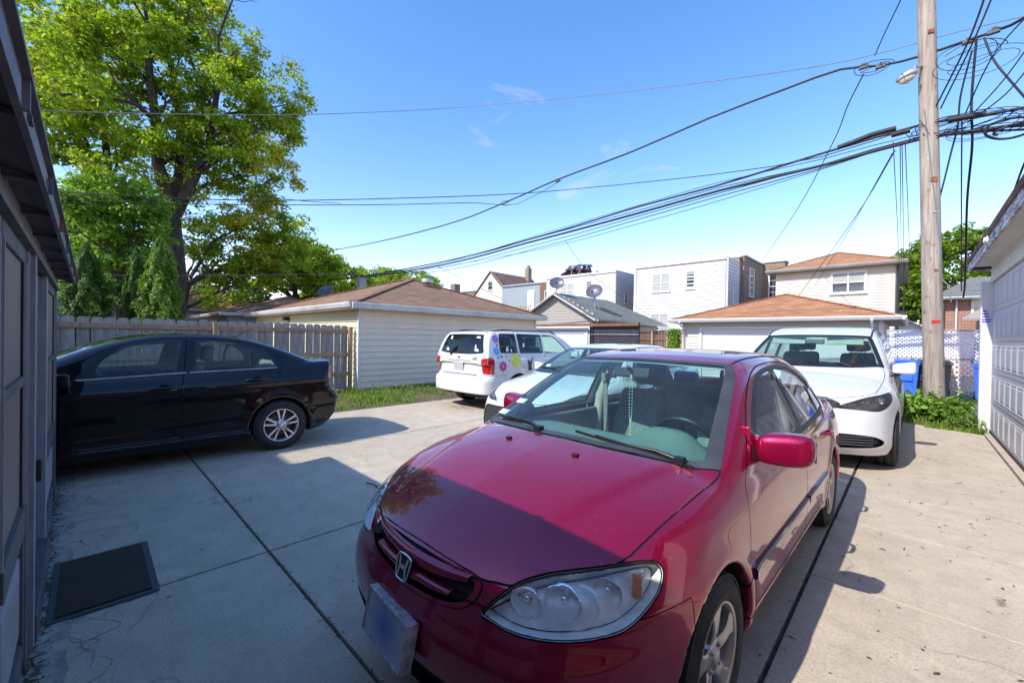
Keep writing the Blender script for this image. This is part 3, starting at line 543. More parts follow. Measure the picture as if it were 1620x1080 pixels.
m.build('notice_print', MATS['sign_ink'], sg_)
# ------------------------------------------------------------------ garages and houses across the alley
def L_(o): return Matrix.Translation((-o[0], -o[1], -o[2]))
# tan-roofed garage
o = (-4.0, 18.5, 0); tg = thing('tan_garage', 'cream garage with orange tan hip roof across the alley, above the minivan', 'garage', o); T = L_(o)
m = MB(); m.T = T; clap(m, (-7.35, 18.5), (-6.55, 18.5), (0, -1), 0, 2.3, .13, .024); clap(m, (-1.45, 18.5), (-.72, 18.5), (0, -1), 0, 2.3, .12, .016); clap(m, (-6.55, 18.5), (-1.45, 18.5), (0, -1), 2.05, 2.3, .12, .012); clap(m, (-.72, 18.5), (-.72, 24.3), (1, 0), 0, 2.3, .12, .016); m.build('wall', MATS['siding_beige'], tg)
m = MB(); m.T = T; m.box((-7.35, 18.56, 0), (-.75, 24.3, 2.3)); m.build('core_wall', MATS['siding_beige'], tg)
m = MB(); m.T = T; m.box((-6.6, 18.44, 0), (-6.5, 18.5, 2.1)); m.box((-1.5, 18.44, 0), (-1.4, 18.5, 2.1)); m.box((-6.5, 18.44, 2.03), (-1.5, 18.5, 2.1)); m.box((-.8, 18.45, 0), (-.69, 18.5, 2.3)); m.build('door_trim', MATS['frame_white'], tg)
m = MB(); m.T = T; m.box((-6.5, 18.515, 0), (-1.5, 18.55, 2.03))
for k in range(4): m.box((-6.5, 18.505, .5 * k + .49), (-1.5, 18.513, .5 * k + .515))
m.build('garage_door', MATS['siding_white'], tg)
hip_roof(tg, -7.75 + 4, -.5, -.25 + 4, 24.7 - 18.5, 2.42, 3.62, ((0, 2.9), (0, 3.3)), 'shingle_tan')
gutter(tg, (-7.75 + 4, -.5, 2.43), (-.25 + 4, -.5, 2.43), (0, -1, 0), 'frame_white'); gutter(tg, (-.25 + 4, -.5, 2.43), (-.25 + 4, 6.2, 2.43), (1, 0, 0), 'frame_white')
m = MB(); m.T = T; m.box((-7.75, 18.0, 2.29), (-.25, 24.7, 2.33)); m.build('soffit', MATS['siding_taupe'], tg)
for x in (-7.25, -.95):
    m = MB(); m.T = T; m.tube([(x, 17.9, 2.32), (x, 17.95, 2.2), (x, 18.42, 2.05), (x, 18.43, .1)], .04, 8); m.build('downpipe', MATS['frame_white'], tg)
# grey-roofed garage with clipped gable
o = (-14.4, 18.5, 0); gg = thing('grey_garage', 'garage with grey green gable roof carrying two satellite dishes, across the alley', 'garage', o); T = L_(o)
m = MB(); m.T = T; clap(m, (-17.3, 18.5), (-11.95, 18.5), (0, -1), 2.25, 3.9, .16, .018, top=lambda z, a, b: ((Vector((max(-17.3, -14.4 - (3.98 - z) / .52), 18.5, 0)), Vector((min(-11.95, -14.4 + (3.98 - z) / .52), 18.5, 0))) if z < 3.9 else (None, None))); m.build('gable', MATS['siding_taupe'], gg)
m = MB(); m.T = T; m.box((-17.2, 18.52, 0), (-11.98, 26, 2.45)); m.build('wall', MATS['siding_white'], gg); m = MB(); m.T = T; m.box((-16.6, 18.46, 0), (-12.3, 18.5, 2.1)); m.build('garage_door', MATS['siding_white'], gg); m = MB(); m.T = T; m.box((-14.9, 18.44, 1.78), (-12.5, 18.46, 1.95)); m.build('letter_panel', MATS['curtain_grey'], gg)
m = MB(); m.T = T; roof_panel(m, [(-14.4, 18.2, 4.06), (-14.4, 24, 4.06), (-11.6, 26.4, 2.55), (-11.6, 18.2, 2.55)], .07); roof_panel(m, [(-14.4, 18.2, 4.06), (-17.4, 18.2, 2.45), (-17.4, 26.4, 2.45), (-14.4, 24, 4.06)], .07); roof_panel(m, [(-14.4, 24, 4.06), (-17.4, 26.4, 2.45), (-11.6, 26.4, 2.55)], .07); rf = m.build('roof', MATS['shingle_grey'], gg)
m = MB(); m.T = T; m.beam((-14.4, 18.15, 3.98), (-11.62, 18.15, 2.46), .04, .16, up=(0, 1, 0)); m.beam((-14.4, 18.15, 3.98), (-17.4, 18.15, 2.36), .04, .16, up=(0, 1, 0)); m.build('barge_board', MATS['frame_white'], gg)
gutter(gg, (2.8, -.3, 2.52), (2.8, 7.9, 2.52), (1, 0, 0), 'galvanised')
def dish(label, base, r, aim, hgt):
    d = thing('satellite_dish', label, 'satellite dish', base, 0, 'satellite dishes on roofs'); a = Vector(aim).normalized(); c = Vector((0, 0, hgt)); q = a.to_track_quat('Z', 'Y').to_matrix().to_4x4()
    m = MB(); m.T = Matrix.Translation(c) @ q @ Matrix.Diagonal((1, .9, 1, 1)); m.lathe([(r * .28 * (i / 8) ** 2, r * i / 8) for i in range(9)][::-1] + [(-.012 + r * .28 * (i / 8) ** 2, r * i / 8) for i in range(9)], 28, 0, 'z'); m.build('reflector', MATS['dish_grey'], d)
    m = MB(); m.tube([(0, 0, 0), (0, 0, hgt * .7), c - a * .06], .025, 8); m.tube([(.25, .1, 0), (0, 0, hgt * .75)], .016, 6); m.tube([(-.22, .12, 0), (0, 0, hgt * .75)], .016, 6); f = c + a * r * 1.1 + Vector((0, 0, -r * .5)); m.tube([c + Vector((0, 0, -r * .9)), f], .016, 6); m.build('mast', MATS['galvanised'], d)
    m = MB(); m.cbox(f, (.08, .08, .10)); m.build('receiver', MATS['metal_dark'], d, bevel=.01)
dish('left satellite dish mounted at the ridge of the grey green garage roof', (-14.5, 18.6, 4.05), .42, (.55, -.8, .45), .55)
dish('right satellite dish on long struts over the slope of the grey green garage roof', (-12.9, 20.0, 3.2), .48, (.25, -.9, .45), .95)
dish('satellite dish standing behind the cream garage roof, seen over its left hip', (-21.5, 8.6, 3.1), .42, (.4, -.6, .5), .55)
dish('left one of two dishes on the flat roof before the purple leaved tree', (-22.0, 30.3, 7.2), .34, (.3, -.8, .6), .6); dish('right one of two dishes on the flat roof before the purple leaved tree', (-21.1, 30.2, 7.2), .32, (.5, -.7, .5), .5)
# dark fence with mesh, rusty beam, brown fence
df = thing('mesh_gate', 'dark mesh covered gate between steel posts beside the grey garage', 'gate', (-12.0, 18.3, 0))
m = MB(); m.box((0, 0, .1), (2.7, .03, 2.15)); m.build('mesh_cloth', MATS['shade_cloth'], df); 
for x in (0, .15, 2.72): m = MB(); m.tube([(x, -.04, 0), (x, -.04, 2.35)], .035, 8); m.build('gate_post', MATS['metal_dark'], df)
for z in (.3, 1.1, 1.75, 2.2): m = MB(); m.tube([(0, -.05, z), (2.72, -.05, z)], .02, 8); m.build('gate_rail', MATS['galvanised'], df)
m = MB(); m.box((-4.0, -.20, 2.18), (2.75, -.08, 2.30)); m.build('rusty_beam', MATS['rust'], df)
bf = thing('brown_fence', 'short dark brown board fence next to the tan roofed garage', 'fence', (-9.9, 19.4, 0))
for k in range(15): m = MB(); m.box((k * .15, 0, 0), (k * .15 + .135, .02, 1.98 + .02 * math.sin(k))); m.build('fence_board', MATS['brown_wood'], bf)
for x in (.0, .75, 1.5, 2.2): m = MB(); m.box((x - .045, -.09, 0), (x + .045, 0, 2.02)); m.build('fence_post', MATS['rail_wood'], bf)
for z in (.6, 1.5): m = MB(); m.box((0, -.04, z), (2.2, -.002, z + .09)); m.build('fence_rail', MATS['brown_wood'], bf)
# white two-storey house with flat roof
def flatbox(name, label, cat, x0, y0, x1, y1, zt, mat, side_to=None, course=.22): 
    o = (x0, y0, 0); h = thing(name, label, cat, o); T = L_(o); m = MB(); m.T = T; clap(m, (x0, y0), (x1, y0), (0, -1), 0, zt, course, .035); m.build('front_wall', MATS[mat], h)
    m = MB(); m.T = T; clap(m, (x1, y0), (x1, side_to or y1), (1, 0), 0, zt, course, .03); m.build('side_wall', MATS[mat], h)
    m = MB(); m.T = T; m.box((x0, y0 + .03, 0), (x1 - .03, y1, zt)); m.build('core_wall', MATS[mat], h)
    m = MB(); m.T = T; m.box((x0 - .05, y0 - .12, zt - .12), (x1 + .05, y0 - .0, zt + .04)); m.box((x0 - .05, y0, zt), (x1 + .05, y1, zt + .05)); m.build('parapet_trim', MATS['frame_white'], h)
    m = MB(); m.T = T; m.box((x1 - .06, y0 - .04, 0), (x1 + .04, y0 + .06, zt - .1)); m.build('corner_trim', MATS['curtain_grey'], h); return h, T
h1, T1 = flatbox('white_house', 'two storey white sided house with flat roof behind the alley garages', 'house', -14.5, 28, -8.45, 30.7, 6.8, 'siding_white')
F = lambda x, z, y=28: Matrix.Translation((x + 14.5, y - 28, z)) @ Matrix(((1, 0, 0, 0), (0, -1, 0, 0), (0, 0, 1, 0), (0, 0, 0, 1))) if False else frame_T((x + 14.5, y - 28, z), (-1, 0, 0), (0, -1, 0))
window(h1, F(-12.66, 4.92), 1.25, 1.15, mull=2, blind=[(-1, 0, -.05, 1), (.05, 0, 1, 1)]); window(h1, F(-10.65, 5.0), .52, 1.08, 'bars'); window(h1, F(-12.72, 2.05), 1.25, 1.25, mull=2, blind=[(-1, 0, -.05, 1), (.05, .35, 1, 1)]); window(h1, F(-10.65, 2.2), .6, 1.05)
window(h1, frame_T((-8.45 + 14.5, 29.5 - 28, 4.0), (0, 1, 0), (1, 0, 0)), .35, 1.3)
m = MB(); m.tube([(6.15, -.08, .1), (6.15, -.08, 6.75)], .05, 8); m.build('downpipe', MATS['frame_white'], h1)
m = MB(); m.T = L_((-14.5, 28, 0)); m.tube([(-10.35, 29, 6.8), (-10.35, 29, 7.5)], .02, 6); m.tube([(-10.9, 29, 7.45), (-9.8, 29, 7.5)], .015, 6)
for q in range(5): m.tube([(-10.8 + .22 * q, 28.8, 7.46 + .01 * q), (-10.8 + .22 * q, 29.2, 7.46 + .01 * q)], .01, 4)
m.build('tv_aerial', MATS['galvanised'], h1)
# brick house behind it
o = (-14.4, 30.75, 0); b1 = thing('brick_house', 'tall brown brick house joined to the back of the white house', 'house', o); T = L_(o)
m = MB(); m.T = T; m.box((-15.6, 30.72, 0), (-8.47, 44, 7.2)); m.box((-8.47, 31.2, 0), (-8.30, 36.2, 7.35)); m.box((-8.47, 36.2, 0), (-6.9, 37.3, 7.55)); m.box((-15.62, 30.0, 0), (-14.56, 30.72, 7.05)); m.build('wall', MATS['brick_brown'], b1)
m = MB(); m.T = T; m.box((-15.7, 30.65, 7.2), (-8.4, 44, 7.3)); m.box((-8.5, 31.15, 7.35), (-8.2, 36.2, 7.45)); m.box((-8.5, 36.1, 7.55), (-6.8, 37.4, 7.65)); m.box((-15.68, 29.95, 7.05), (-14.5, 30.6, 7.12)); m.build('coping', MATS['galvanised'], b1)
window(b1, frame_T((-8.30 + 14.4, 33.0 - 30.75, 4.75), (0, 1, 0), (1, 0, 0)), 1.0, 1.9, mull=1); window(b1, frame_T((-7.5 + 14.4, 36.2 - 30.75, 4.85), (-1, 0, 0), (0, -1, 0)), .75, 1.75, 'bars')
# second white house and its grey neighbour, beige gable house
h2, T2 = flatbox('white_house', 'lower white sided house with flat roof left of the tall white house', 'house', -24.6, 30, -17.35, 33, 7.1, 'siding_white', course=.2)
F2 = lambda x, z: frame_T((x + 24.6, 0, z), (-1, 0, 0), (0, -1, 0))
window(h2, F2(-22.2, 5.2), 1.3, 1.15, mull=2, blind=[(-1, 0, -.05, 1), (.05, 0, 1, 1)]); window(h2, F2(-19.9, 5.35), .55, 1.05, blind=[(-1, 0, 1, .45)]); window(h2, frame_T((7.25, 1.6, 4.6), (0, 1, 0), (1, 0, 0)), .4, .7)
o = (-38, 38, 0); g1 = thing('beige_house', 'beige house with steep brown gable roof, furthest left of the far houses', 'house', o); T = L_(o)
m = MB(); m.T = T; zr, ze, xm, xa, xb = 10.3, 6.3, -40.9, -45.3, -36.6
clap(m, (xa, 38), (xb, 38), (0, -1), 0, zr, .25, .02, top=lambda z, a, b: ((Vector((xa if z < ze else xm + (xa - xm) * (zr - z) / (zr - ze), 38, 0)), Vector((xb if z < ze else xm + (xb - xm) * (zr - z) / (zr - ze), 38, 0)))) if z < zr - .1 else (None, None)); m.box((xa, 38.03, 0), (xb, 46, ze)); m.build('wall', MATS['siding_beige'], g1)
m = MB(); m.T = T; roof_panel(m, [(xm, 37.8, zr + .1), (xm, 46.3, zr + .1), (xb + .3, 46.3, ze - .25), (xb + .3, 37.8, ze - .25)], .1); roof_panel(m, [(xm, 37.8, zr + .1), (xm, 46.3, zr + .1), (xa - .3, 46.3, ze - .25), (xa - .3, 37.8, ze - .25)], .1); rf = m.build('roof', MATS['shingle_dark'], g1)
m = MB(); m.T = T; m.box((-40.6, 44.5, 9.2), (-39.9, 45.2, 11.6)); m.box((-40.45, 44.65, 11.6), (-40.05, 45.05, 12.0)); m.build('chimney', MATS['brick_brown'], rf)
window(g1, frame_T((-40.9 + 38, 0, 7.9), (-1, 0, 0), (0, -1, 0)), .8, 1.1); window(g1, frame_T((-42.4 + 38, 0, 4.6), (-1, 0, 0), (0, -1, 0)), 1.2, 1.3)
o = (-36, 37, 0); g2 = thing('grey_annex', 'blue grey sided annex with a flat roof and white door, beside the beige gable house', 'house', o); T = L_(o)
m = MB(); m.T = T; clap(m, (-37.6, 37), (-31.0, 37), (0, -1), 0, 7.9, .2, .02); m.box((-37.6, 37.03, 0), (-28.6, 44, 7.9)); m.build('wall', MATS['siding_bluegrey'], g2); m = MB(); m.T = T; m.box((-37.8, 36.8, 7.9), (-28.3, 44.2, 8.05)); m.build('roof', MATS['galvanised'], g2)
m = MB(); m.T = T; m.box((-33.2, 36.9, 4.9), (-32.1, 36.97, 7.2)); m.build('door', MATS['frame_white'], g2); m = MB(); m.T = T; m.box((-31.0, 36.6, 0), (-28.6, 37.0, 7.9)); m.build('porch_wall', MATS['brown_wood'], g2); window(g2, frame_T((-29.8 + 36, -.4, 5.4), (-1, 0, 0), (0, -1, 0)), .8, 1.5)
m = MB(); m.T = T
for k in range(16): m.box((-36.5 + .3 * k, 36.0, 4.3), (-36.42 + .3 * k, 36.05, 5.3))
m.box((-36.6, 35.98, 5.2), (-31.8, 36.07, 5.3)); m.box((-36.6, 36.0, 4.0), (-31.8, 37, 4.3)); m.build('balcony_rail', MATS['rail_wood'], g2)
# beige two-storey house on the right
o = (-3, 26, 0); h3 = thing('beige_house', 'beige two storey house with tan hip roof behind the tan roofed garage', 'house', o); T = L_(o)
m = MB(); m.T = T; clap(m, (-5.35, 26), (-.6, 26), (0, -1), 0, 5.2, .14, .024); clap(m, (-.6, 26), (-.6, 33), (1, 0), 0, 5.2, .12, .014); m.box((-5.35, 26.03, 0), (-.63, 33, 5.2)); m.build('wall', MATS['siding_beige'], h3)
hip_roof(h3, -5.75 + 3, -.4, -.2 + 3, 7.4, 5.32, 6.55, ((0, 3.1), (0, 3.9)), 'shingle_tan'); gutter(h3, (-2.75, -.4, 5.33), (2.8, -.4, 5.33), (0, -1, 0), 'curtain_grey'); m = MB(); m.T = T; m.box((-5.75, 25.6, 5.19), (-.2, 33.4, 5.24)); m.build('soffit', MATS['siding_taupe'], h3)
window(h3, frame_T((-2.3 + 3, 0, 4.02), (-1, 0, 0), (0, -1, 0)), 1.25, .95, mull=2, trim=.08, blind=[(-1, .5, -.05, 1), (.05, .5, 1, 1)])
m = MB(); m.T = T; m.tube([(-.5, 25.9, .1), (-.5, 25.9, 5.2)], .05, 8); m.build('downpipe', MATS['metal_dark'], h3); m = MB(); m.T = T; m.box((-.45, 25.6, 2.6), (-.2, 25.95, 3.0)); m.tube([(-.3, 25.8, 2.8), (-.3, 25.8, 5.6)], .03, 6); m.build('meter_box', MATS['metal_dark'], h3)
# brick bungalow and small gable on the far right
o = (3, 30, 0); h4 = thing('brick_bungalow', 'red brick bungalow with grey roof seen over the white lattice', 'house', o); T = L_(o)
m = MB(); m.T = T; m.box((1.1, 30, 0), (8, 38, 3.85)); m.build('wall', MATS['brick_red'], h4); m = MB(); m.T = T; roof_panel(m, [(.6, 29.5, 3.85), (8.5, 29.5, 3.85), (7.0, 33.5, 5.2), (2.2, 33.5, 5.2)], .12); roof_panel(m, [(.6, 29.5, 3.85), (.6, 38.5, 3.85), (2.2, 34.5, 5.2), (2.2, 33.5, 5.2)], .12); m.build('roof', MATS['shingle_grey'], h4)
gutter(h4, (-2.4, -.5, 3.86), (5.5, -.5, 3.86), (0, -1, 0), 'galvanised'); m = MB(); m.T = T; m.tube([(1.55, 29.9, .1), (1.55, 29.9, 3.8)], .04, 8); m.build('downpipe', MATS['frame_white'], h4); m = MB(); m.T = T; m.box((.9, 29.6, 0), (1.1, 29.75, 3.8)); m.build('porch_post', MATS['brown_wood'], h4)
m = MB(); m.T = T; roof_panel(m, [(1.6, 27.6, 2.75), (6, 27.6, 2.75), (6, 30, 3.35), (2.4, 30, 3.35)], .1); m.box((2.2, 28.2, 0), (6, 29.97, 2.7)); m.build('porch', MATS['siding_taupe'], h4); window(h4, frame_T((2.35 - 3, -.0, 3.15), (-1, 0, 0), (0, -1, 0)), .5, .55)
o = (-.3, 30, 0); h5 = thing('small_white_shed', 'small white gabled shed seen left of the utility pole behind the lattice', 'shed', o); T = L_(o)
m = MB(); m.T = T; m.box((-1.2, 30, 0), (.6, 33, 2.25)); m.prism([(-1.2, 30, 2.25), (.6, 30, 2.25), (-.5, 30, 2.95)], (0, 3, 0)); m.build('wall', MATS['siding_white'], h5); m = MB(); m.T = T; roof_panel(m, [(-.5, 29.8, 3.02), (-.5, 33.2, 3.02), (.8, 33.2, 2.2), (.8, 29.8, 2.2)], .06); roof_panel(m, [(-.5, 29.8, 3.02), (-.5, 33.2, 3.02), (-1.4, 33.2, 2.45), (-1.4, 29.8, 2.45)], .06); m.build('roof', MATS['frame_white'], h5)
# roofs beyond the wooden fence
for (nm, lb_, x0, y0, x1, y1, ze, zr, mat) in (('brown_garage', 'garage with sagging brown roof and grey eave beyond the wooden fence', -29.5, 4.3, -22.2, 11.5, 2.42, 3.55, 'shingle_brown'), ('brown_garage', 'garage with pale brown roof partly hidden by maple branches beyond the fence', -38, 2.0, -31, 9.5, 2.9, 4.3, 'shingle_tan'), ('brick_garage', 'low garage with tan roof behind the cream garage and its dish', -34, 13, -25, 21, 3.4, 4.6, 'shingle_tan')):
    g = thing(nm, lb_, 'garage', (x0, y0, 0)); m = MB(); m.box((.3, .3, 0), (x1 - x0 - .3, y1 - y0 - .3, ze - .1)); m.build('wall', MATS['brick_brown' if 'brick' in nm else 'siding_taupe'], g)
    hip_roof(g, 0, 0, x1 - x0, y1 - y0, ze, zr, (((x1 - x0) * .35, (y1 - y0) / 2), ((x1 - x0) * .65, (y1 - y0) / 2)), mat); gutter(g, (0, 0, ze), (x1 - x0, 0, ze), (0, -1, 0)); gutter(g, (x1 - x0, 0, ze), (x1 - x0, y1 - y0, ze), (1, 0, 0))
o = (-30, 2, 0); g = thing('dark_roofed_house', 'dark roofed house glimpsed between the evergreen shrubs', 'house', (-27, -1.5, 0)); m = MB(); m.box((0, 0, 0), (5, 3.2, 3.0)); m.build('wall', MATS['siding_bluegrey'], g); m = MB(); roof_panel(m, [(-.4, -.4, 3.0), (5.5, -.4, 3.0), (5.5, 3.6, 3.5), (-.4, 3.6, 3.5)], .12); m.build('roof', MATS['shed_dark'], g)
for (lb_, cx, cy, z0, z1, w) in (('pale brick chimney rising behind the left slope of the cream garage roof', -24.9, 12.1, 0, 5.0, .45), ('brown brick chimney on a flat roofed building left of the gable house', -51.3, 40.2, 0, 9.6, 1.1)):
    ch = thing('brick_chimney', lb_, 'chimney', (cx, cy, 0)); m = MB(); m.box((-w / 2, -w / 2, z0), (w / 2, w / 2, z1)); m.build('stack', MATS['siding_taupe' if w < 1 else 'brick_brown'], ch); m = MB(); m.box((-w / 2 - .04, -w / 2 - .04, z1), (w / 2 + .04, w / 2 + .04, z1 + .08)); m.build('cap', MATS['curtain_grey'], ch)
o = (-53, 40.5, 0); g = thing('brick_building', 'flat brown brick building just seen over the right slope of the cream garage roof', 'building', o); m = MB(); m.box((0, 0, 0), (7.0, 9, 8.3)); m.build('wall', MATS['brick_brown'], g); m = MB(); m.box((-.1, -.1, 8.3), (7.1, 9.1, 8.45)); m.build('coping', MATS['galvanised'], g)
o = (-16, -12.4, 0); g = thing('dwelling_house', 'two storey brick house standing behind the grey shed, outside the view', 'house', o); m = MB(); m.box((0, 0, 0), (10.3, 7.05, 6.2)); m.build('wall', MATS['brick_red'], g); m = MB(); m.box((-.15, -.15, 6.2), (10.45, 7.2, 6.32)); m.build('coping', MATS['galvanised'], g)
# brick garage with chain-link gate behind the camera (mirrored in the red car)
o = (2.2, -6, 0); g = thing('orange_brick_garage', 'orange brick garage standing behind the viewer, seen only as a reflection in the red car', 'garage', o); m = MB(); m.box((0, 0, 0), (9, 7.6, 3.2)); m.build('wall', MATS['brick_orange'], g); m = MB(); m.box((-.2, -.2, 3.2), (9.2, 7.8, 3.4)); m.build('roof', MATS['shingle_grey'], g)
# ------------------------------------------------------------------ lattice fence, bins
lf = thing('lattice_fence', 'white diagonal lattice fence behind the utility pole and the bins', 'fence', (-.55, 17.8, 0))
for (x0, x1, z0, z1) in ((0, 2.05, 1.12, 1.92), (0, 2.05, .05, 1.08), (2.05, 4.2, 1.12, 1.92), (2.05, 4.2, .05, 1.08)):
    m = MB(); w = .035; st = .105 if z0 > 1 else .15; h = z1 - z0; L = x1 - x0; k = -h
    while k < L:
        for sgn in (1, -1):
            a0, a1 = k, k + h; za, zb = (z0, z1) if sgn > 0 else (z1, z0)
            if a0 < 0: za = za + (zb - za) * (-a0 / h); a0 = 0
            if a1 > L: zb = za + (zb - za) * ((L - a0) / (a1 - a0)); a1 = L
            if a1 - a0 > .01: m.beam((x0 + a0, .006 * sgn, za), (x0 + a1, .006 * sgn, zb), w, .008, up=(0, 1, 0))
        k += st
    m.build('lattice_panel', MATS['lattice_white'], lf)
for a, b in (((0, -.02, 1.08), (4.2, .02, 1.12)), ((0, -.02, 1.92), (4.2, .02, 1.96))): m = MB(); m.box(a, b); m.build('rail', MATS['curtain_grey'], lf)
for x in (0, 2.05, 4.2): m = MB(); m.box((x - .03, -.03, 0), (x + .03, .03, 1.97)); m.build('fence_post', MATS['curtain_grey'], lf)
def bin_(label, loc, mat, rz=0, grp='wheeled bins along the alley'):
    b = thing('wheeled_bin', label, 'bin', loc, rz, grp); m = MB()
    m.put([(-.24, -.27, .06), (.24, -.27, .06), (.24, .27, .06), (-.24, .27, .06), (-.29, -.34, .98), (.29, -.34, .98), (.29, .36, .98), (-.29, .36, .98)], [(0, 3, 2, 1), (4, 5, 6, 7), (0, 1, 5, 4), (1, 2, 6, 5), (2, 3, 7, 6), (3, 0, 4, 7)])
    m.box((-.31, -.36, .92), (.31, -.33, .98)); m.box((-.16, -.345, .45), (.16, -.31, .62)); m.build('body', MATS[mat], b, bevel=.015)
    m = MB(); m.box((-.32, -.38, .99), (.32, .38, 1.03)); m.box((-.26, -.30, 1.03), (.26, .30, 1.065)); m.build('lid', MATS[mat], b, bevel=.012); m = MB(); m.tube([(-.26, .42, .98), (.26, .42, .98)], .02, 8); m.build('handle', MATS['bin_black'], b)
    for s in (-1, 1): m = MB(); m.T = Matrix.Translation((s * .27, .28, .12)); m.lathe([(-.03, .12), (.03, .12), (.03, .0)], 20, 0, 'x'); m.lathe([(-.03, 0), (-.03, .12)], 20, 0, 'x'); m.build('wheel', MATS['bin_black'], b)
    return b
bin_('large blue wheeled bin beside the white minivan mirror', (-.14, 17.0, 0), 'bin_blue', .05); bin_('blue wheeled bin half hidden by the white garage post', (1.52, 16.9, 0), 'bin_blue', -.1); bin_('black wheeled bin just right of the utility pole', (.52, 17.25, 0), 'bin_black', .02); bin_('black wheeled bin tucked between the blue bin and the utility pole', (.22, 17.25, 0), 'bin_black', 0)
# ------------------------------------------------------------------ smooth car-body surfaces
def curve(pts, smooth=0.03):
    """monotone cubic through points, lightly smoothed, as a table"""
    x = np.array([p[0] for p in pts], float); y = np.array([p[1] for p in pts], float)
    h = np.diff(x); d = np.diff(y) / h; m = np.zeros_like(y)
    m[0], m[-1] = d[0], d[-1]
    for i in range(1, len(x) - 1):
        if d[i - 1] * d[i] > 0:
            w1, w2 = 2 * h[i] + h[i - 1], h[i] + 2 * h[i - 1]; m[i] = (w1 + w2) / (w1 / d[i - 1] + w2 / d[i])
    X = np.linspace(x[0], x[-1], 1600); k = np.clip(np.searchsorted(x, X) - 1, 0, len(h) - 1); t = (X - x[k]) / h[k]
    Y = (2 * t**3 - 3 * t**2 + 1) * y[k] + (t**3 - 2 * t**2 + t) * h[k] * m[k] + (-2 * t**3 + 3 * t**2) * y[k + 1] + (t**3 - t**2) * h[k] * m[k + 1]
    s = smooth / (X[1] - X[0])
    if s > 0.5:
        r = int(3 * s) + 1; kk = np.exp(-0.5 * (np.arange(-r, r + 1) / s)**2); kk /= kk.sum()
        lo = Y[0] - (Y[1] - Y[0]) * np.arange(r, 0, -1); hi = Y[-1] + (Y[-1] - Y[-2]) * np.arange(1, r + 1)
        Y = np.convolve(np.concatenate([lo, Y, hi]), kk, 'valid')
    return lambda q: np.interp(q, X, Y)
def smax(a, b, r):
    h = np.maximum(r - np.abs(a - b), 0.0); return np.maximum(a, b) + h * h / (4 * r)
def smin(a, b, r): return -smax(-a, -b, r)
def car_field(P):
    """returns f(v): negative inside; x lateral, y from nose to tail, z up"""
    nose, tail, sweepf, sweepr = P['nose'], P['tail'], P['sweepf'], P['sweepr']
    plan, sect, deck, crown = P['plan'], P['sect'], P['deck'], P['crown']
    top, gside, gw, gsweep = P['top'], P['gside'], P['gw'], P['gsweep']
    L = P['L']; fz = P['fz']; wz = P['wr'] if 'wz' not in P else P['wz']
    axles = P['axles']; R = P['arch']; bot = P['bot']
    def f(x, y, z):
        ax = np.abs(x)
        W = plan(y) + sect(z)
        for ya in axles:
            rr = np.sqrt((y - ya)**2 + (z - wz)**2)
            W = W + P['flare'] * np.exp(-((rr - R) / P.get('flw', 0.07))**2) * (z > wz - 0.2)
        for g in P.get('waves', []): W = W + g(y, z)
        side = ax - W
        fr = (nose(z) + sweepf(ax) - y) / np.sqrt(1.0 + 1.2 * np.clip(ax / P['hw'], 0, 1)**4)
        re = (y - (L - tail(z) - sweepr(ax)))
        up = z - (deck(y - P.get('dsw', 0.0) * ax**2) - crown(ax))
        for g in P.get('bulges', []): up = up - g(ax, y)
        b = smax(side, fr, P.get('rf', 0.10)); b = smax(b, re, P.get('rr', 0.09)); b = smax(b, up * P.get('kup', 0.95), P.get('rt', 0.05))
        gs = (ax - (gw(y) - gside(z))) * 0.93
        ys = y - gsweep(y) * ax**2
        gt = (z - (top(ys) - P['rcrown'] * ax**2)) * P.get('ktop', 0.9)
        G = smax(gs, gt, P.get('rg', 0.07)); G = np.maximum(np.maximum(G, P['gz'] - z), y - P.get('gend', L - .36))
        b = smin(b, G, P.get('rb', 0.02))
        b = smax(b, bot(y) - z, 0.03)
        for g in P.get('cuts', []): b = smax(b, g(x, y, z), 0.012)
        for ya in axles:
            rr = np.sqrt((y - ya)**2 + (z - wz)**2)
            b = smax(b, np.minimum(R - rr, ax - (P['hw'] - 0.32)), P.get('lip', 0.03))
        return b
    return f
def grad(f, v, e=0.004):
    x, y, z = v[:, 0], v[:, 1], v[:, 2]
    return np.stack([(f(x + e, y, z) - f(x - e, y, z)), (f(x, y + e, z) - f(x, y - e, z)), (f(x, y, z + e) - f(x, y, z - e))], 1) / (2 * e)
def project(f, v, it=4):
    for _ in range(it):
        g = grad(f, v); d = f(v[:, 0], v[:, 1], v[:, 2]); g2 = (g * g).sum(1) + 1e-6
        st = (d / g2)[:, None] * g; ln = np.linalg.norm(st, axis=1, keepdims=True); st *= np.minimum(1, 0.02 / (ln + 1e-9)); v = v - st
    return v
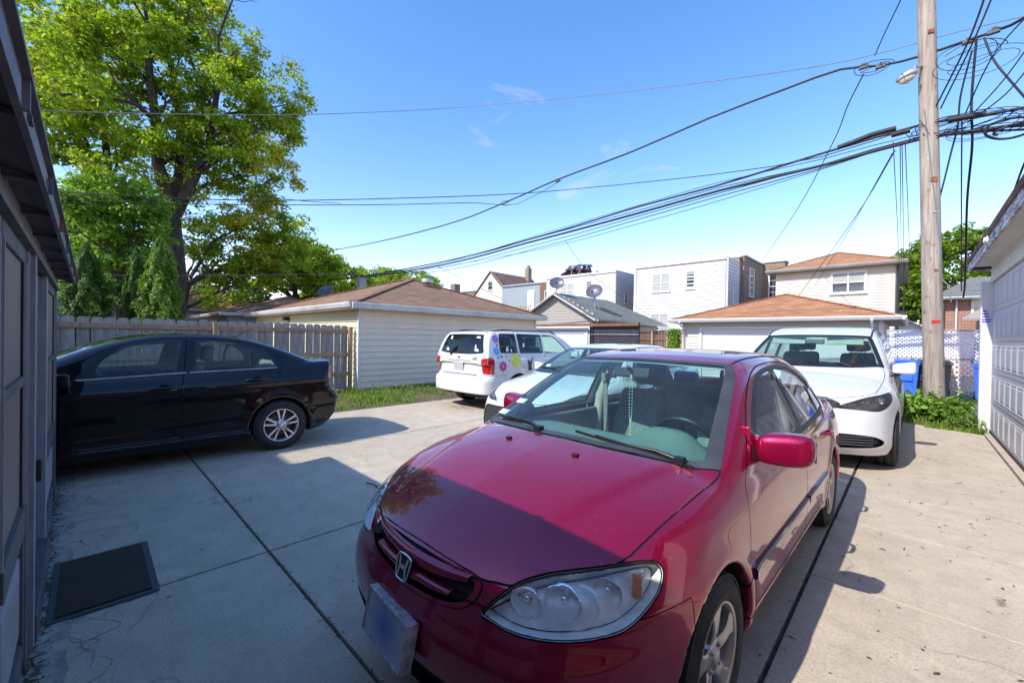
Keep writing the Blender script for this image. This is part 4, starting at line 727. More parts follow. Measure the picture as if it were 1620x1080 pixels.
def surface_nets(f, lo, hi, h):
    n = [int(math.ceil((hi[i] - lo[i]) / h)) + 1 for i in range(3)]
    ax = [lo[i] + h * np.arange(n[i]) for i in range(3)]
    Xg, Yg, Zg = np.meshgrid(*ax, indexing='ij'); F = f(Xg, Yg, Zg); del Xg, Yg, Zg
    S = F < 0
    nc = [k - 1 for k in n]; acc = np.zeros((*nc, 3)); cnt = np.zeros(nc)
    def sl(i, j, k): return (slice(i, i + nc[0]), slice(j, j + nc[1]), slice(k, k + nc[2]))
    for a in range(3):
        o = [b for b in range(3) if b != a]
        for p in (0, 1):
            for q in (0, 1):
                c0 = [0, 0, 0]; c0[o[0]] = p; c0[o[1]] = q; c1 = list(c0); c1[a] = 1
                A = F[sl(*c0)]; B = F[sl(*c1)]; ch = (A < 0) != (B < 0)
                t = np.where(ch, A / np.where(ch, A - B, 1), 0)
                for d in range(3):
                    acc[..., d] += np.where(ch, (t if d == a else c0[d]), 0)
                cnt += ch
    act = cnt > 0; idx = -np.ones(nc, dtype=np.int64); idx[act] = np.arange(act.sum())
    ijk = np.argwhere(act); V = (acc[act] / cnt[act][:, None] + ijk) * h + np.array(lo)
    quads = []
    for a in range(3):
        b, c = [(1, 2), (2, 0), (0, 1)][a]
        s0 = [slice(None)] * 3; s0[a] = slice(0, n[a] - 1); s1 = [slice(None)] * 3; s1[a] = slice(1, n[a])
        for d in (b, c): s0[d] = slice(1, n[d] - 1); s1[d] = slice(1, n[d] - 1)
        A = S[tuple(s0)]; B = S[tuple(s1)]; e = np.argwhere(A != B)
        if not len(e): continue
        fl = A[tuple(e.T)]
        base = e.copy(); base[:, b] += 1; base[:, c] += 1
        def at(db, dc):
            q = base.copy(); q[:, b] += db; q[:, c] += dc; return idx[tuple(q.T)]
        q = np.stack([at(-1, -1), at(0, -1), at(0, 0), at(-1, 0)], 1)
        q[~fl] = q[~fl][:, ::-1]; quads.append(q)
    Q = np.concatenate(quads)
    return V, Q
def spline(pts, closed=True, n=8):
    """Catmull-Rom through 2-D points; a point given as (a, b, 1) stays a corner"""
    P = [np.array(p[:2], float) for p in pts]; cr = [len(p) > 2 for p in pts]; out = []; m = len(P)
    for i in range(m if closed else m - 1):
        p1, p2 = P[i], P[(i + 1) % m]; p0, p3 = P[(i - 1) % m], P[(i + 2) % m]
        t1 = (p2 - p0) / 2; t2 = (p3 - p1) / 2
        L = np.linalg.norm(p2 - p1)
        for t in (t1, t2):
            l = np.linalg.norm(t)
            if l > L: t *= L / l
        if cr[i] or (not closed and i == 0): t1 = (p2 - p1)
        if cr[(i + 1) % m] or (not closed and i == m - 2): t2 = (p2 - p1)
        for k in range(n):
            t = k / n; out.append((2*t**3 - 3*t**2 + 1)*p1 + (t**3 - 2*t**2 + t)*t1 + (-2*t**3 + 3*t**2)*p2 + (t**3 - t**2)*t2)
    if not closed: out.append(P[-1])
    return np.array(out)
def sdpoly(uv, poly):
    """signed distance of points to a closed polygon (negative inside)"""
    d = np.full(len(uv), 1e9); ins = np.zeros(len(uv), bool); m = len(poly)
    for i in range(m):
        a, b = poly[i], poly[(i + 1) % m]; e = b - a; w = uv - a; L2 = e @ e
        if L2 < 1e-12: continue
        t = np.clip((w @ e) / L2, 0, 1); q = w - t[:, None] * e; d = np.minimum(d, (q * q).sum(1))
        c = ((a[1] > uv[:, 1]) != (b[1] > uv[:, 1])); 
        with np.errstate(divide='ignore', invalid='ignore'): xi = a[0] + (uv[:, 1] - a[1]) / (b[1] - a[1]) * e[0]
        ins ^= c & (uv[:, 0] < xi)
    d = np.sqrt(d); return np.where(ins, -d, d)
class Shell:
    """triangle shell of a car body that is cut along outlines into separate panels"""
    def __init__(s, f, lo, hi, h):
        V, Q = surface_nets(f, lo, hi, h); s.f = f; s.V = project(f, V, 5)
        d1 = np.linalg.norm(s.V[Q[:, 0]] - s.V[Q[:, 2]], axis=1); d2 = np.linalg.norm(s.V[Q[:, 1]] - s.V[Q[:, 3]], axis=1)
        T = np.where((d1 <= d2)[:, None], np.concatenate([Q[:, [0, 1, 2]], Q[:, [0, 2, 3]]], 1), np.concatenate([Q[:, [0, 1, 3]], Q[:, [1, 2, 3]]], 1)).reshape(-1, 3)
        s.T = T; s.lab = np.zeros(len(T), dtype=np.int32); s.names = ['body']; s.h = h
    def lid(s, name):
        if name not in s.names: s.names.append(name)
        return s.names.index(name)
    def cut(s, field, level):
        ph = field(s.V) - level; ph[np.abs(ph) < 0.0012] = 0.0
        T = s.T; E = np.concatenate([T[:, [0, 1]], T[:, [1, 2]], T[:, [2, 0]]]); E.sort(axis=1)
        cr = ph[E[:, 0]] * ph[E[:, 1]] < 0; Ec = E[cr]
        if len(Ec):
            U, inv = np.unique(Ec, axis=0, return_inverse=True); inv = inv.ravel()
            a, b = ph[U[:, 0]], ph[U[:, 1]]; t = (a / (a - b))[:, None]; nv = s.V[U[:, 0]] * (1 - t) + s.V[U[:, 1]] * t
            nv = project(s.f, nv, 2); base = len(s.V); s.V = np.concatenate([s.V, nv]); ph = np.concatenate([ph, np.zeros(len(nv))])
            n = len(T); em = -np.ones(3 * n, dtype=np.int64); em[cr] = base + inv; em = em.reshape(3, n).T   # edge k: (k, k+1)
            k = (em >= 0).sum(1); keep = k == 0; newT = [T[keep]]; newL = [s.lab[keep]]
            one = np.argwhere(k == 1).ravel(); e = em[one].argmax(1); r = np.arange(len(one))
            A = T[one, e]; B = T[one, (e + 1) % 3]; Cc = T[one, (e + 2) % 3]; Mv = em[one, e]
            newT += [np.stack([A, Mv, Cc], 1), np.stack([Mv, B, Cc], 1)]; newL += [s.lab[one]] * 2
            two = np.argwhere(k == 2).ravel(); e = em[two].argmin(1)          # uncut edge e: (e, e+1); apex e+2
            A = T[two, e]; B = T[two, (e + 1) % 3]; Cc = T[two, (e + 2) % 3]; MB_ = em[two, (e + 1) % 3]; MA = em[two, (e + 2) % 3]
            newT += [np.stack([Cc, MA, MB_], 1), np.stack([A, B, MB_], 1), np.stack([A, MB_, MA], 1)]; newL += [s.lab[two]] * 3
            s.T = np.concatenate(newT); s.lab = np.concatenate(newL)
        tp = ph[s.T]; return tp.sum(1) < 0
    def region(s, name, field, gap=0.005, over=None, gapname='panel_gap'):
        if gap:
            s.cut(field, gap / 2); s.cut(field, -gap / 2)
            c = field(s.V)[s.T].mean(1); ins = c < -gap / 2; band = (c >= -gap / 2) & (c < gap / 2)
        else:
            s.cut(field, 0.0); ins = field(s.V)[s.T].mean(1) < 0; band = np.zeros(len(s.T), bool)
        ok = np.ones(len(s.T), bool) if over is None else np.isin(s.lab, [s.lid(o) for o in over])
        s.lab[ins & ok] = s.lid(name); s.lab[band & ok] = s.lid(gapname)
    def part(s, name, sel=None, offset=0.0):
        m = s.lab == s.lid(name)
        if sel is not None: m &= sel(s.V[s.T].mean(1))
        T = s.T[m]
        if not len(T): return None
        u, inv = np.unique(T, return_inverse=True); V = s.V[u]; T = inv.reshape(-1, 3)
        N = grad(s.f, V, 0.006); N /= np.linalg.norm(N, axis=1, keepdims=True) + 1e-9
        if offset: V = V + N * offset
        return V, T, N
def shell_mesh(name, VTN, flip=False):
    V, T, N = VTN
    if flip: T = T[:, ::-1]; N = -N
    me = bpy.data.meshes.new(name); me.vertices.add(len(V)); me.vertices.foreach_set('co', V.astype(np.float32).ravel())
    me.loops.add(len(T) * 3); me.loops.foreach_set('vertex_index', T.astype(np.int32).ravel())
    me.polygons.add(len(T)); me.polygons.foreach_set('loop_start', np.arange(0, len(T) * 3, 3, dtype=np.int32)); me.polygons.foreach_set('loop_total', np.full(len(T), 3, dtype=np.int32))
    me.polygons.foreach_set('use_smooth', np.ones(len(T), bool)); me.update(calc_edges=True); me.validate()
    if len(me.vertices) == len(N): me.normals_split_custom_set_from_vertices([tuple(n) for n in N])
    auto_uv(me); return me
# ------------------------------------------------------------------ red sedan: shape curves (metres from the nose)
def fld_side(pts, xm=0.3, n=6):
    pl = spline(pts, True, n); return lambda v: np.maximum(sdpoly(v[:, 1:3], pl), xm - np.abs(v[:, 0]))
def fld_top(pts, zm=0.5, n=6, mirror=True):
    if mirror: pts = pts + [(-p[0], *p[1:]) for p in reversed(pts) if abs(p[0]) > 1e-6]
    pl = spline(pts, True, n); return lambda v: np.maximum(sdpoly(v[:, :2], pl), zm - v[:, 2])
def fld_front(pts, ym=1.2, n=6, mirror=True, sgn=1):
    if mirror: pts = pts + [(-p[0], *p[1:]) for p in reversed(pts) if abs(p[0]) > 1e-6]
    pl = spline(pts, True, n); return lambda v: np.maximum(sdpoly(v[:, [0, 2]], pl), (v[:, 1] - ym) * sgn)
def fld_frontabs(pts, ym=1.2, n=6, sgn=1):
    pl = spline(pts, True, n); return lambda v: np.maximum(sdpoly(np.stack([np.abs(v[:, 0]), v[:, 2]], 1), pl), (v[:, 1] - ym) * sgn)
def fld_obl(pts, ang=45.0, n=6, xm=0.05, ym=1.6, sgn=1):
    """outline drawn on a vertical plane turned by ang round the corner of the car"""
    pl = spline(pts, True, n); c, s = math.cos(math.radians(ang)), math.sin(math.radians(ang))
    return lambda v: np.maximum(np.maximum(sdpoly(np.stack([np.abs(v[:, 0]) * c + v[:, 1] * s, v[:, 2]], 1), pl), xm - np.abs(v[:, 0])), (v[:, 1] - ym) * sgn)
def fld_wheel(ya, wz, R, xo=None):
    a = lambda v: np.maximum(np.sqrt((v[:, 1] - ya)**2 + (v[:, 2] - wz)**2) - R, 0.4 - np.abs(v[:, 0]))
    if xo is None: return a
    return lambda v: np.minimum(a(v), np.maximum(np.maximum(np.sqrt((v[:, 1] - ya)**2 + (v[:, 2] - wz)**2) - R - .05, np.abs(v[:, 0]) - xo), 0.3 - np.abs(v[:, 0])))
RED = dict(
    L=4.46, hw=0.8575, fz=0.45, wr=0.305, axles=(0.88, 3.50), arch=0.345, flare=0.014,
    nose=curve([(0.1, .16), (.18, .09), (.26, .04), (.36, .008), (.46, .0), (.53, .012), (.58, .035), (.64, .05), (.69, .085), (.76, .17), (.9, .4)], .015),
    sweepf=curve([(0, 0), (.2, .012), (.4, .05), (.55, .10), (.66, .18), (.76, .32), (.86, .54), (1.1, 1.2)], .03),
    tail=curve([(0.1, .16), (.25, .06), (.4, .01), (.5, 0), (.62, .02), (.8, .04), (.95, .07), (1.05, .12), (1.5, .4)], .015),
    sweepr=curve([(0, 0), (.4, .03), (.6, .10), (.75, .24), (.86, .46), (1.1, 1)], .03),
    plan=curve([(-.2, .74), (.3, .815), (.9, .848), (1.5, .8575), (2.5, .8575), (3.4, .855), (4.0, .835), (4.46, .78), (4.8, .72)], .08),
    sect=curve([(0, -.12), (.17, -.075), (.24, -.03), (.27, -.012), (.35, -.006), (.48, 0), (.62, -.001), (.74, -.012), (.82, -.028), (.9, -.06), (1.0, -.13), (1.5, -.5)], .02),
    deck=curve([(-.2, .5), (-.05, .62), (.05, .70), (.12, .748), (.2, .785), (.4, .858), (.6, .915), (.8, .955), (1.0, .982), (1.3, .985), (2.0, .985), (3.3, 1.0), (3.8, 1.03), (4.2, 1.035), (4.38, 1.02), (4.6, .95)], .03),
    dsw=0.05,
    crown=curve([(0, 0), (.3, .008), (.55, .028), (.68, .05), (.78, .085), (.86, .14), (1.2, .5)], .03),
    bulges=[lambda ax, y: 0.007 * np.tanh((0.33 + 0.27 * y - ax) / 0.022) * np.clip((y - .05) / .2, 0, 1) * (y < 1.2)],
    top=curve([(0, .52), (.7, .845), (.98, .975), (1.4, 1.19), (1.7, 1.33), (1.88, 1.385), (2.1, 1.418), (2.5, 1.438), (3.0, 1.425), (3.3, 1.38), (3.6, 1.29), (3.9, 1.16), (4.1, 1.06), (4.6, .8)], .07),
    gsweep=curve([(0, .27), (1.6, .27), (2.5, 0), (3.3, -.2), (4.4, -.25)], .1),
    rcrown=0.06,
    gw=curve([(0, .80), (.9, .80), (1.4, .825), (2.5, .832), (3.4, .80), (4.2, .66), (4.5, .6)], .1),
    gside=curve([(.7, -.0), (.93, .015), (1.0, .045), (1.1, .09), (1.25, .162), (1.36, .225), (1.45, .29), (1.6, .42)], .03),
    gz=.72, rg=.09, rb=.022, ktop=.93,
    bot=curve([(-.2, .2), (0, .185), (.5, .18), (1.3, .2), (3.2, .2), (4, .2), (4.46, .26), (4.8, .3)], .05),
    waves=[lambda y, z: -0.006 * np.exp(-((z - .30) / .018)**2) * ((y > 1.1) & (y < 3.3))],
)
# ------------------------------------------------------------------ shape curves of the other vehicles
BLACK = dict(
    L=4.62, hw=0.88, fz=0.45, wr=0.315, axles=(1.08, 3.75), arch=0.352, flare=0.022, flw=.09,
    nose=curve([(0.1, .14), (.25, .04), (.45, 0), (.6, .03), (.75, .12), (.9, .4)], .02),
    sweepf=curve([(0, 0), (.4, .05), (.6, .14), (.75, .32), (.88, .65), (1.1, 1.2)], .03),
    tail=curve([(0.1, .24), (.25, .16), (.33, .09), (.42, .03), (.55, .005), (.62, .0), (.68, .02), (.72, .07), (.8, .10), (1.0, .115), (1.08, .12), (1.5, .3)], .012),
    sweepr=curve([(0, 0), (.4, .015), (.6, .04), (.75, .09), (.88, .22), (1.1, .8)], .03),
    plan=curve([(-.2, .76), (.4, .84), (1.0, .872), (1.6, .875), (3.4, .878), (4.0, .872), (4.57, .84), (4.8, .82)], .08),
    sect=curve([(0, -.10), (.17, -.06), (.23, -.02), (.27, .0), (.31, -.02), (.4, -.018), (.6, -.008), (.78, -.004), (.86, -.012), (.93, -.035), (1.02, -.09), (1.12, -.17), (1.5, -.5)], .015),
    rr=.045, rt=.035, deck=curve([(-.2, .5), (0, .68), (.3, .8), (.8, .93), (1.2, .99), (2, 1.02), (3.3, 1.06), (3.9, 1.13), (4.2, 1.155), (4.42, 1.16), (4.5, 1.15), (4.6, 1.08)], .02),
    dsw=0.0, crown=curve([(0, 0), (.5, .02), (.7, .045), (.8, .075), (.88, .13), (1.2, .5)], .03),
    top=curve([(.6, .68), (1.2, .99), (1.6, 1.19), (2.0, 1.36), (2.25, 1.435), (2.6, 1.485), (2.95, 1.49), (3.3, 1.465), (3.6, 1.40), (3.9, 1.295), (4.2, 1.165), (4.5, 1.02), (4.8, .88)], .07),
    gsweep=curve([(0, .2), (2, .2), (2.8, 0), (3.5, -.15), (4.5, -.15)], .1), rcrown=0.05,
    gw=curve([(0, .80), (1.2, .82), (2, .84), (3.2, .845), (3.9, .80), (4.4, .70)], .1),
    gside=curve([(.8, 0), (1.0, .035), (1.1, .08), (1.3, .175), (1.42, .24), (1.5, .30), (1.6, .4)], .03),
    gz=.8, rg=.09, rb=.03, ktop=.93, ztop=1.55,
    bot=curve([(-.2, .2), (0, .17), (1, .17), (3.2, .175), (4, .18), (4.3, .24), (4.57, .33), (4.8, .4)], .04),
    waves=[lambda y, z: .014 * np.tanh((z - (.80 + .03 * (y - 2))) / .015) * (z > .3) - .014 * (z > .3), lambda y, z: -.006 * np.exp(-((z - (.42 + .05 * (y - 2))) / .03) ** 2)],
)
WHITE = dict(
    L=4.63, hw=0.89, fz=0.45, wr=0.325, axles=(0.95, 3.65), arch=0.36, flare=0.02, rcrown=.05,
    nose=curve([(0.1, .14), (.2, .05), (.35, .0), (.5, .02), (.6, .05), (.68, .10), (.78, .25), (.9, .5)], .02),
    sweepf=curve([(0, 0), (.3, .02), (.5, .07), (.65, .14), (.76, .23), (.88, .45), (1.1, 1.1)], .03),
    tail=curve([(0.1, .16), (.3, .03), (.55, 0), (.8, .05), (1.05, .10), (1.5, .4)], .02),
    sweepr=curve([(0, 0), (.4, .03), (.6, .1), (.75, .25), (.88, .5), (1.1, 1)], .03),
    plan=curve([(-.2, .78), (.4, .855), (1.0, .883), (1.6, .888), (3.4, .888), (4.0, .87), (4.63, .80), (4.8, .78)], .08),
    sect=curve([(0, -.10), (.17, -.06), (.27, -.01), (.5, 0), (.75, -.005), (.86, -.03), (.95, -.07), (1.05, -.14), (1.5, -.5)], .02),
    deck=curve([(-.2, .5), (0, .64), (.1, .72), (.25, .80), (.5, .88), (.9, .96), (1.2, 1.0), (2, 1.0), (3.3, 1.02), (3.9, 1.08), (4.3, 1.09), (4.7, 1.0)], .02),
    dsw=0.03, crown=curve([(0, 0), (.5, .02), (.7, .05), (.8, .08), (.88, .13), (1.2, .5)], .03),
    top=curve([(.6, .74), (1.05, .96), (1.5, 1.19), (1.9, 1.35), (2.2, 1.41), (2.6, 1.435), (3.0, 1.425), (3.4, 1.37), (3.8, 1.24), (4.2, 1.07), (4.8, .85)], .07),
    gsweep=curve([(0, .25), (2, .25), (2.8, 0), (3.5, -.15), (4.5, -.15)], .1),
    gw=curve([(0, .80), (1.2, .82), (2, .84), (3.2, .84), (3.9, .77), (4.4, .66)], .1),
    gside=curve([(.8, 0), (1.0, .04), (1.1, .085), (1.3, .19), (1.4, .25), (1.5, .33), (1.6, .4)], .03),
    gz=.8, rg=.09, rb=.03, ktop=.93, ztop=1.5, bot=curve([(-.2, .2), (0, .17), (3.2, .18), (4, .18), (4.63, .26), (4.8, .3)], .04))
VAN = dict(
    L=5.17, hw=1.005, fz=0.5, wr=0.36, axles=(1.0, 4.09), arch=0.40, flare=0.02, rcrown=.03, flw=.08,
    nose=curve([(0.1, .22), (.2, .12), (.27, .04), (.33, .0), (.42, .012), (.5, .02), (.6, .03), (.72, .05), (.82, .10), (.92, .22), (1.1, .5)], .015),
    sweepf=curve([(0, 0), (.4, .06), (.6, .15), (.75, .24), (.86, .35), (.95, .50), (1.02, .75), (1.2, 1.4)], .03),
    tail=curve([(0.1, .16), (.3, .03), (.55, 0), (1.0, .03), (1.8, .25)], .02),
    sweepr=curve([(0, 0), (.6, .03), (.8, .1), (.95, .3), (1.2, 1)], .03),
    plan=curve([(-.2, .86), (.4, .95), (1.0, .995), (1.6, 1.0), (4, 1.0), (4.6, .98), (5.3, .93)], .08),
    sect=curve([(0, -.10), (.2, -.05), (.3, -.012), (.5, 0), (.75, -.003), (.88, -.02), (.98, -.05), (1.1, -.12), (1.6, -.5)], .02),
    deck=curve([(-.2, .6), (0, .78), (.1, .84), (.25, .91), (.5, .98), (.8, 1.04), (1.1, 1.09), (2, 1.08), (5.5, 1.1)], .02),
    dsw=0.03, crown=curve([(0, 0), (.4, .012), (.65, .035), (.8, .06), (.9, .10), (1.0, .17), (1.3, .5)], .03),
    bulges=[lambda ax, y: 0.010 * np.tanh((0.55 + 0.22 * y - ax) / 0.03) * np.clip((y - .05) / .2, 0, 1) * (y < 1.4)],
    top=curve([(.6, .86), (1.1, 1.10), (1.5, 1.32), (1.9, 1.54), (2.15, 1.65), (2.4, 1.715), (2.8, 1.765), (3.4, 1.785), (4.2, 1.77), (4.7, 1.73), (5.0, 1.6), (5.4, 1.2)], .07),
    gsweep=curve([(0, .22), (2, .2), (3.2, 0), (5, 0)], .1),
    gw=curve([(0, .90), (1.2, .93), (2, .955), (4, .955), (5.1, .93)], .1),
    gside=curve([(.9, 0), (1.05, .03), (1.2, .07), (1.5, .165), (1.65, .225), (1.75, .28), (1.9, .4)], .03),
    gz=.95, gend=5.15, rg=.10, rb=.03, ktop=.93, ztop=1.85, bot=curve([(-.2, .22), (0, .19), (.9, .19), (5, .2), (5.4, .3)], .04))
SUV = dict(
    L=4.68, hw=0.915, fz=0.5, wr=0.35, axles=(0.95, 3.66), arch=0.40, flare=0.012, rcrown=.035,
    nose=curve([(0.1, .16), (.3, .03), (.5, 0), (.8, .08), (1.0, .25), (1.2, .5)], .02),
    sweepf=curve([(0, 0), (.4, .04), (.65, .14), (.8, .28), (.92, .55), (1.2, 1.2)], .03),
    tail=curve([(0.1, .2), (.26, .13), (.33, .03), (.40, .0), (.60, -.005), (.665, .02), (.70, .085), (.76, .10), (1.1, .125), (1.35, .21), (1.6, .36), (1.8, .55)], .008),
    sweepr=curve([(0, 0), (.5, .02), (.7, .05), (.8, .09), (.88, .17), (.94, .30), (1.2, 1)], .03),
    plan=curve([(-.2, .80), (.4, .87), (1.0, .908), (1.6, .913), (4, .912), (4.4, .90), (4.8, .885)], .08),
    sect=curve([(0, -.10), (.2, -.05), (.32, -.01), (.5, 0), (.62, -.004), (.66, -.016), (.75, -.016), (.95, -.02), (1.08, -.04), (1.2, -.09), (1.8, -.5)], .008),
    deck=curve([(-.2, .8), (0, .88), (.2, .95), (.6, 1.02), (1.2, 1.1), (2, 1.13), (5, 1.18)], .02),
    dsw=0.0, crown=curve([(0, 0), (.5, .01), (.75, .03), (.86, .07), (.92, .12), (1.2, .5)], .03),
    top=curve([(.6, .85), (1.15, 1.10), (1.6, 1.36), (1.95, 1.56), (2.2, 1.63), (2.7, 1.665), (3.4, 1.67), (4.1, 1.645), (4.33, 1.62), (4.42, 1.56), (4.52, 1.32), (4.57, 1.12), (4.60, .95), (4.8, .1)], .04),
    gsweep=curve([(0, .15), (2, .15), (3, 0), (4.2, 0), (4.4, -.05), (5, -.05)], .1),
    gw=curve([(0, .84), (1.2, .87), (2, .885), (4, .885), (4.7, .86)], .1),
    gside=curve([(.9, 0), (1.1, .02), (1.2, .045), (1.4, .105), (1.55, .155), (1.65, .21), (1.8, .32)], .03),
    gz=.95, gend=4.62, dend=1, rg=.08, rb=.02, ktop=.8, ztop=1.75, bot=curve([(-.2, .3), (0, .26), (1, .24), (4, .26), (4.5, .32), (4.9, .36)], .04))
# ------------------------------------------------------------------ shared car materials and parts
def build_shell(P, h):
    f = car_field(P); L, hw = P['L'], P['hw']; nx = int(math.ceil((hw + .06) / h))
    lo = (-(nx + .5) * h, -0.08, 0.08); hi = ((nx + .5) * h, L + 0.08, P.get('ztop', 1.5)); return Shell(f, lo, hi, h)
def add_wheel(car, pos, side, style, R, width, rimR, mats=('tyre', 'alloy')):
    """wheel > tyre, rim; side = +1 for the +x side"""
    w = empty('wheel', pos); w.parent = car; w.scale = (side, 1, 1)
    m = MB(); hw = width / 2
    prof = [(-hw + .012, rimR - .008), (-hw - .004, rimR + .012), (-hw - .012, (rimR + R) / 2), (-hw + .002, R - .028), (-hw + .018, R - .008), (-hw + .035, R - .001)]
    # tread with grooves
    tr = []
    for a in (-0.30, 0.0, 0.30):
        tr += [(a * width - .006, R), (a * width - .005, R - .008), (a * width + .005, R - .008), (a * width + .006, R)]
    prof += tr + [(-a, r) for a, r in reversed(prof)]
    m.lathe(prof, 72, 0, 'x', closed=False); m.lathe([(hw + .006, R - .045), (hw + .0125, R - .05), (hw + .008, R - .055)], 72, 0)
    # shoulder blocks
    n = 84
    for k in range(n):
        a = 2 * math.pi * k / n; c, s_ = math.cos(a), math.sin(a); rr = R - .010
        T = m.T; m.T = Matrix.Rotation(a, 4, 'X'); m.box((hw - .026, -.009, R - .016), (hw - .007, .008, R - .0035)); m.box((-hw + .007, -.009, R - .016), (-hw + .026, .008, R - .0035)); m.T = T
    m.build('tyre', MATS[mats[0]], w)
    m = MB(); m.lathe([(hw - .004, rimR + .004), (hw + .002, rimR), (hw - .006, rimR - .010), (hw - .03, rimR - .022), (-hw + .02, rimR - .03), (-hw, rimR)], 64, 0)
    m.lathe([(hw - .125, rimR - .03), (hw - .125, 0.02)], 40, 1)          # brake backing
    m.lathe([(hw - .085, rimR * .72), (hw - .075, rimR * .72), (hw - .075, .04)], 48, 1)   # disc
    def spoke(a, sec):
        """sec: list of (r, halfwidth, front x, depth)"""
        T = m.T; m.T = Matrix.Rotation(a, 4, 'X'); vs = []; fs = []
        for r, hwid, xf, dp in sec:
            bev = min(hwid * .35, .008)
            vs += [(xf - dp, -hwid, r), (xf - .004, -hwid, r), (xf, -hwid + bev, r), (xf, hwid - bev, r), (xf - .004, hwid, r), (xf - dp, hwid, r)]
        for i in range(len(sec) - 1):
            for k in range(5): fs.append((i * 6 + k, i * 6 + k + 1, (i + 1) * 6 + k + 1, (i + 1) * 6 + k))
        m.put(vs, fs, 0, False); m.T = T
    if style == 'five':
        for k in range(5):
            a = 2 * math.pi * k / 5
            spoke(a, [(.03, .036, hw - .022, .05), (.06, .033, hw - .018, .05), (.10, .028, hw - .010, .045), (.13, .030, hw - .008, .04), (.155, .038, hw - .008, .035), (rimR - .022, .052, hw - .008, .03), (rimR - .008, .064, hw - .006, .03)])
        nb, br = 4, .05
    elif style == 'tenspoke':
        for k in range(5):
            for d in (-.215, .215):
                spoke(2 * math.pi * k / 5 + d, [(.045, .016, hw - .02, .03), (.10, .0125, hw - .012, .028), (rimR - .02, .0135, hw - .006, .022), (rimR - .006, .018, hw - .005, .02)])
        nb, br = 5, .057
    else:
        for k in range(7):
            spoke(2 * math.pi * k / 7, [(.04, .03, hw - .02, .03), (.10, .02, hw - .01, .03), (rimR - .006, .028, hw - .006, .02)])
        nb, br = 5, .057
    m.lathe([(hw - .06, .07), (hw - .022, .068), (hw - .016, .060), (hw - .016, .034), (hw - .006, .031), (hw - .004, .02), (hw - .004, 0)], 32, 0)
    for k in range(nb):
        a = 2 * math.pi * (k + .5) / nb; c = (hw - .016, br * math.sin(a), br * math.cos(a))
        T = m.T; m.T = T @ Matrix.Translation(c); m.lathe([(-.006, .0125), (.002, .0125), (.0025, .0095)], 12, 0); m.lathe([(.0025, .0095), (-.002, .0085), (-.002, .0)], 12, 1); m.lathe([(-.002, .007), (.010, .0065), (.011, 0)], 6, 0); m.T = T
    m.build('rim', [MATS[mats[1]], MATS['brake']], w)
    return w
def steering_wheel(parent, c, r, tilt, mat):
    m = MB(); m.T = Matrix.Translation(c) @ Matrix.Rotation(tilt, 4, 'X'); pts = [(r * math.cos(a), r * math.sin(a), 0) for a in [2 * math.pi * k / 32 for k in range(33)]]
    m.tube(pts, .016, 10, caps=False); m.ball((0, 0, -.01), (.075, .06, .03), 14, 8)
    for a in (0.1, math.pi - .1, -math.pi / 2): m.tube([(.04 * math.cos(a), .04 * math.sin(a), -.01), (r * math.cos(a), r * math.sin(a), 0)], [.022, .014], 8)
    m.tube([(0, 0, -.01), (0, .0, -.25)], .03, 8)
    return m.build('steering_wheel', MATS[mat], parent)
def seat(parent, c, w, mat, recl=0.25, h=0.60, head=True, face=-1):
    """bucket seat facing -y: cushion centre c"""
    s = rbox('seat', (0, 0, 0), (w, .52, .16), .05, MATS[mat], parent); s.location = c
    b = rbox('backrest', (0, .30, .33), (w - .02, .15, h), .055, MATS[mat], s, taper=(.84, .8), rot=(-recl, 0, 0))
    if head:
        y = .30 + .33 * recl + .10; hr = rbox('headrest', (0, y - .02, .33 + h / 2 + .11), (.27, .11, .19), .045, MATS[mat], s, rot=(-recl * .6, 0, 0))
        m = MB()
        for sx in (-.06, .06): m.tube([(sx, y - .05, .33 + h / 2 - .06), (sx, y - .02, .33 + h / 2 + .08)], .006, 6)
        m.build('headrest_post', MATS['chrome'], s)
    return s
def wiper(parent, pts, mat='trim_black'):
    """arm and blade from world-local points: pivot, blade_start, blade_end"""
    piv, a, b = [Vector(p) for p in pts]; m = MB(); mid = (a + b) / 2
    m.tube([piv, piv + (mid - piv) * .45 + Vector((0, 0, .018)), mid + Vector((0, 0, .016))], [.012, .009, .005], 8)
    m.beam(a + Vector((0, 0, .003)), b + Vector((0, 0, .003)), .008, .012); m.beam(a.lerp(b, .2) + Vector((0, 0, .012)), a.lerp(b, .8) + Vector((0, 0, .012)), .012, .008)
    m.cbox(piv, (.04, .04, .03)); return m.build('wiper', MATS[mat], parent)
def text_obj(name, s, size, mat, parent, loc, rot, depth=.002, align='CENTER'):
    cu = bpy.data.curves.new(name, 'FONT'); cu.body = s; cu.size = size; cu.extrude = depth; cu.align_x = align; cu.align_y = 'CENTER'
    o = bpy.data.objects.new(name, cu); C.objects.link(o); dg = bpy.context.evaluated_depsgraph_get(); me = bpy.data.meshes.new_from_object(o.evaluated_get(dg))
    bpy.data.objects.remove(o); o = bpy.data.objects.new(name, me); C.objects.link(o); me.materials.clear(); me.materials.append(MATS[mat]); o.parent = parent; o.location = loc; o.rotation_euler = rot; return o
def surf_y(f, x, z, y0=-.05, y1=1.5):
    """first y at which a line along +y meets the body"""
    t = np.linspace(y0, y1, 1500); v = f(np.full(1500, x), t, np.full(1500, z)); k = int(np.argmax(v < 0)); return float(t[k]) if (v < 0).any() else y1
def surf_z(f, x, y, z0=1.6):
    t = np.linspace(z0, .1, 2500); v = f(np.full(2500, x), np.full(2500, y), t); k = int(np.argmax(v < 0)); return float(t[k])
def surf_x(f, y, z, x0=1.1):
    t = np.linspace(x0, .1, 2000); v = f(t, np.full(2000, y), np.full(2000, z)); k = int(np.argmax(v < 0)); return float(t[k])
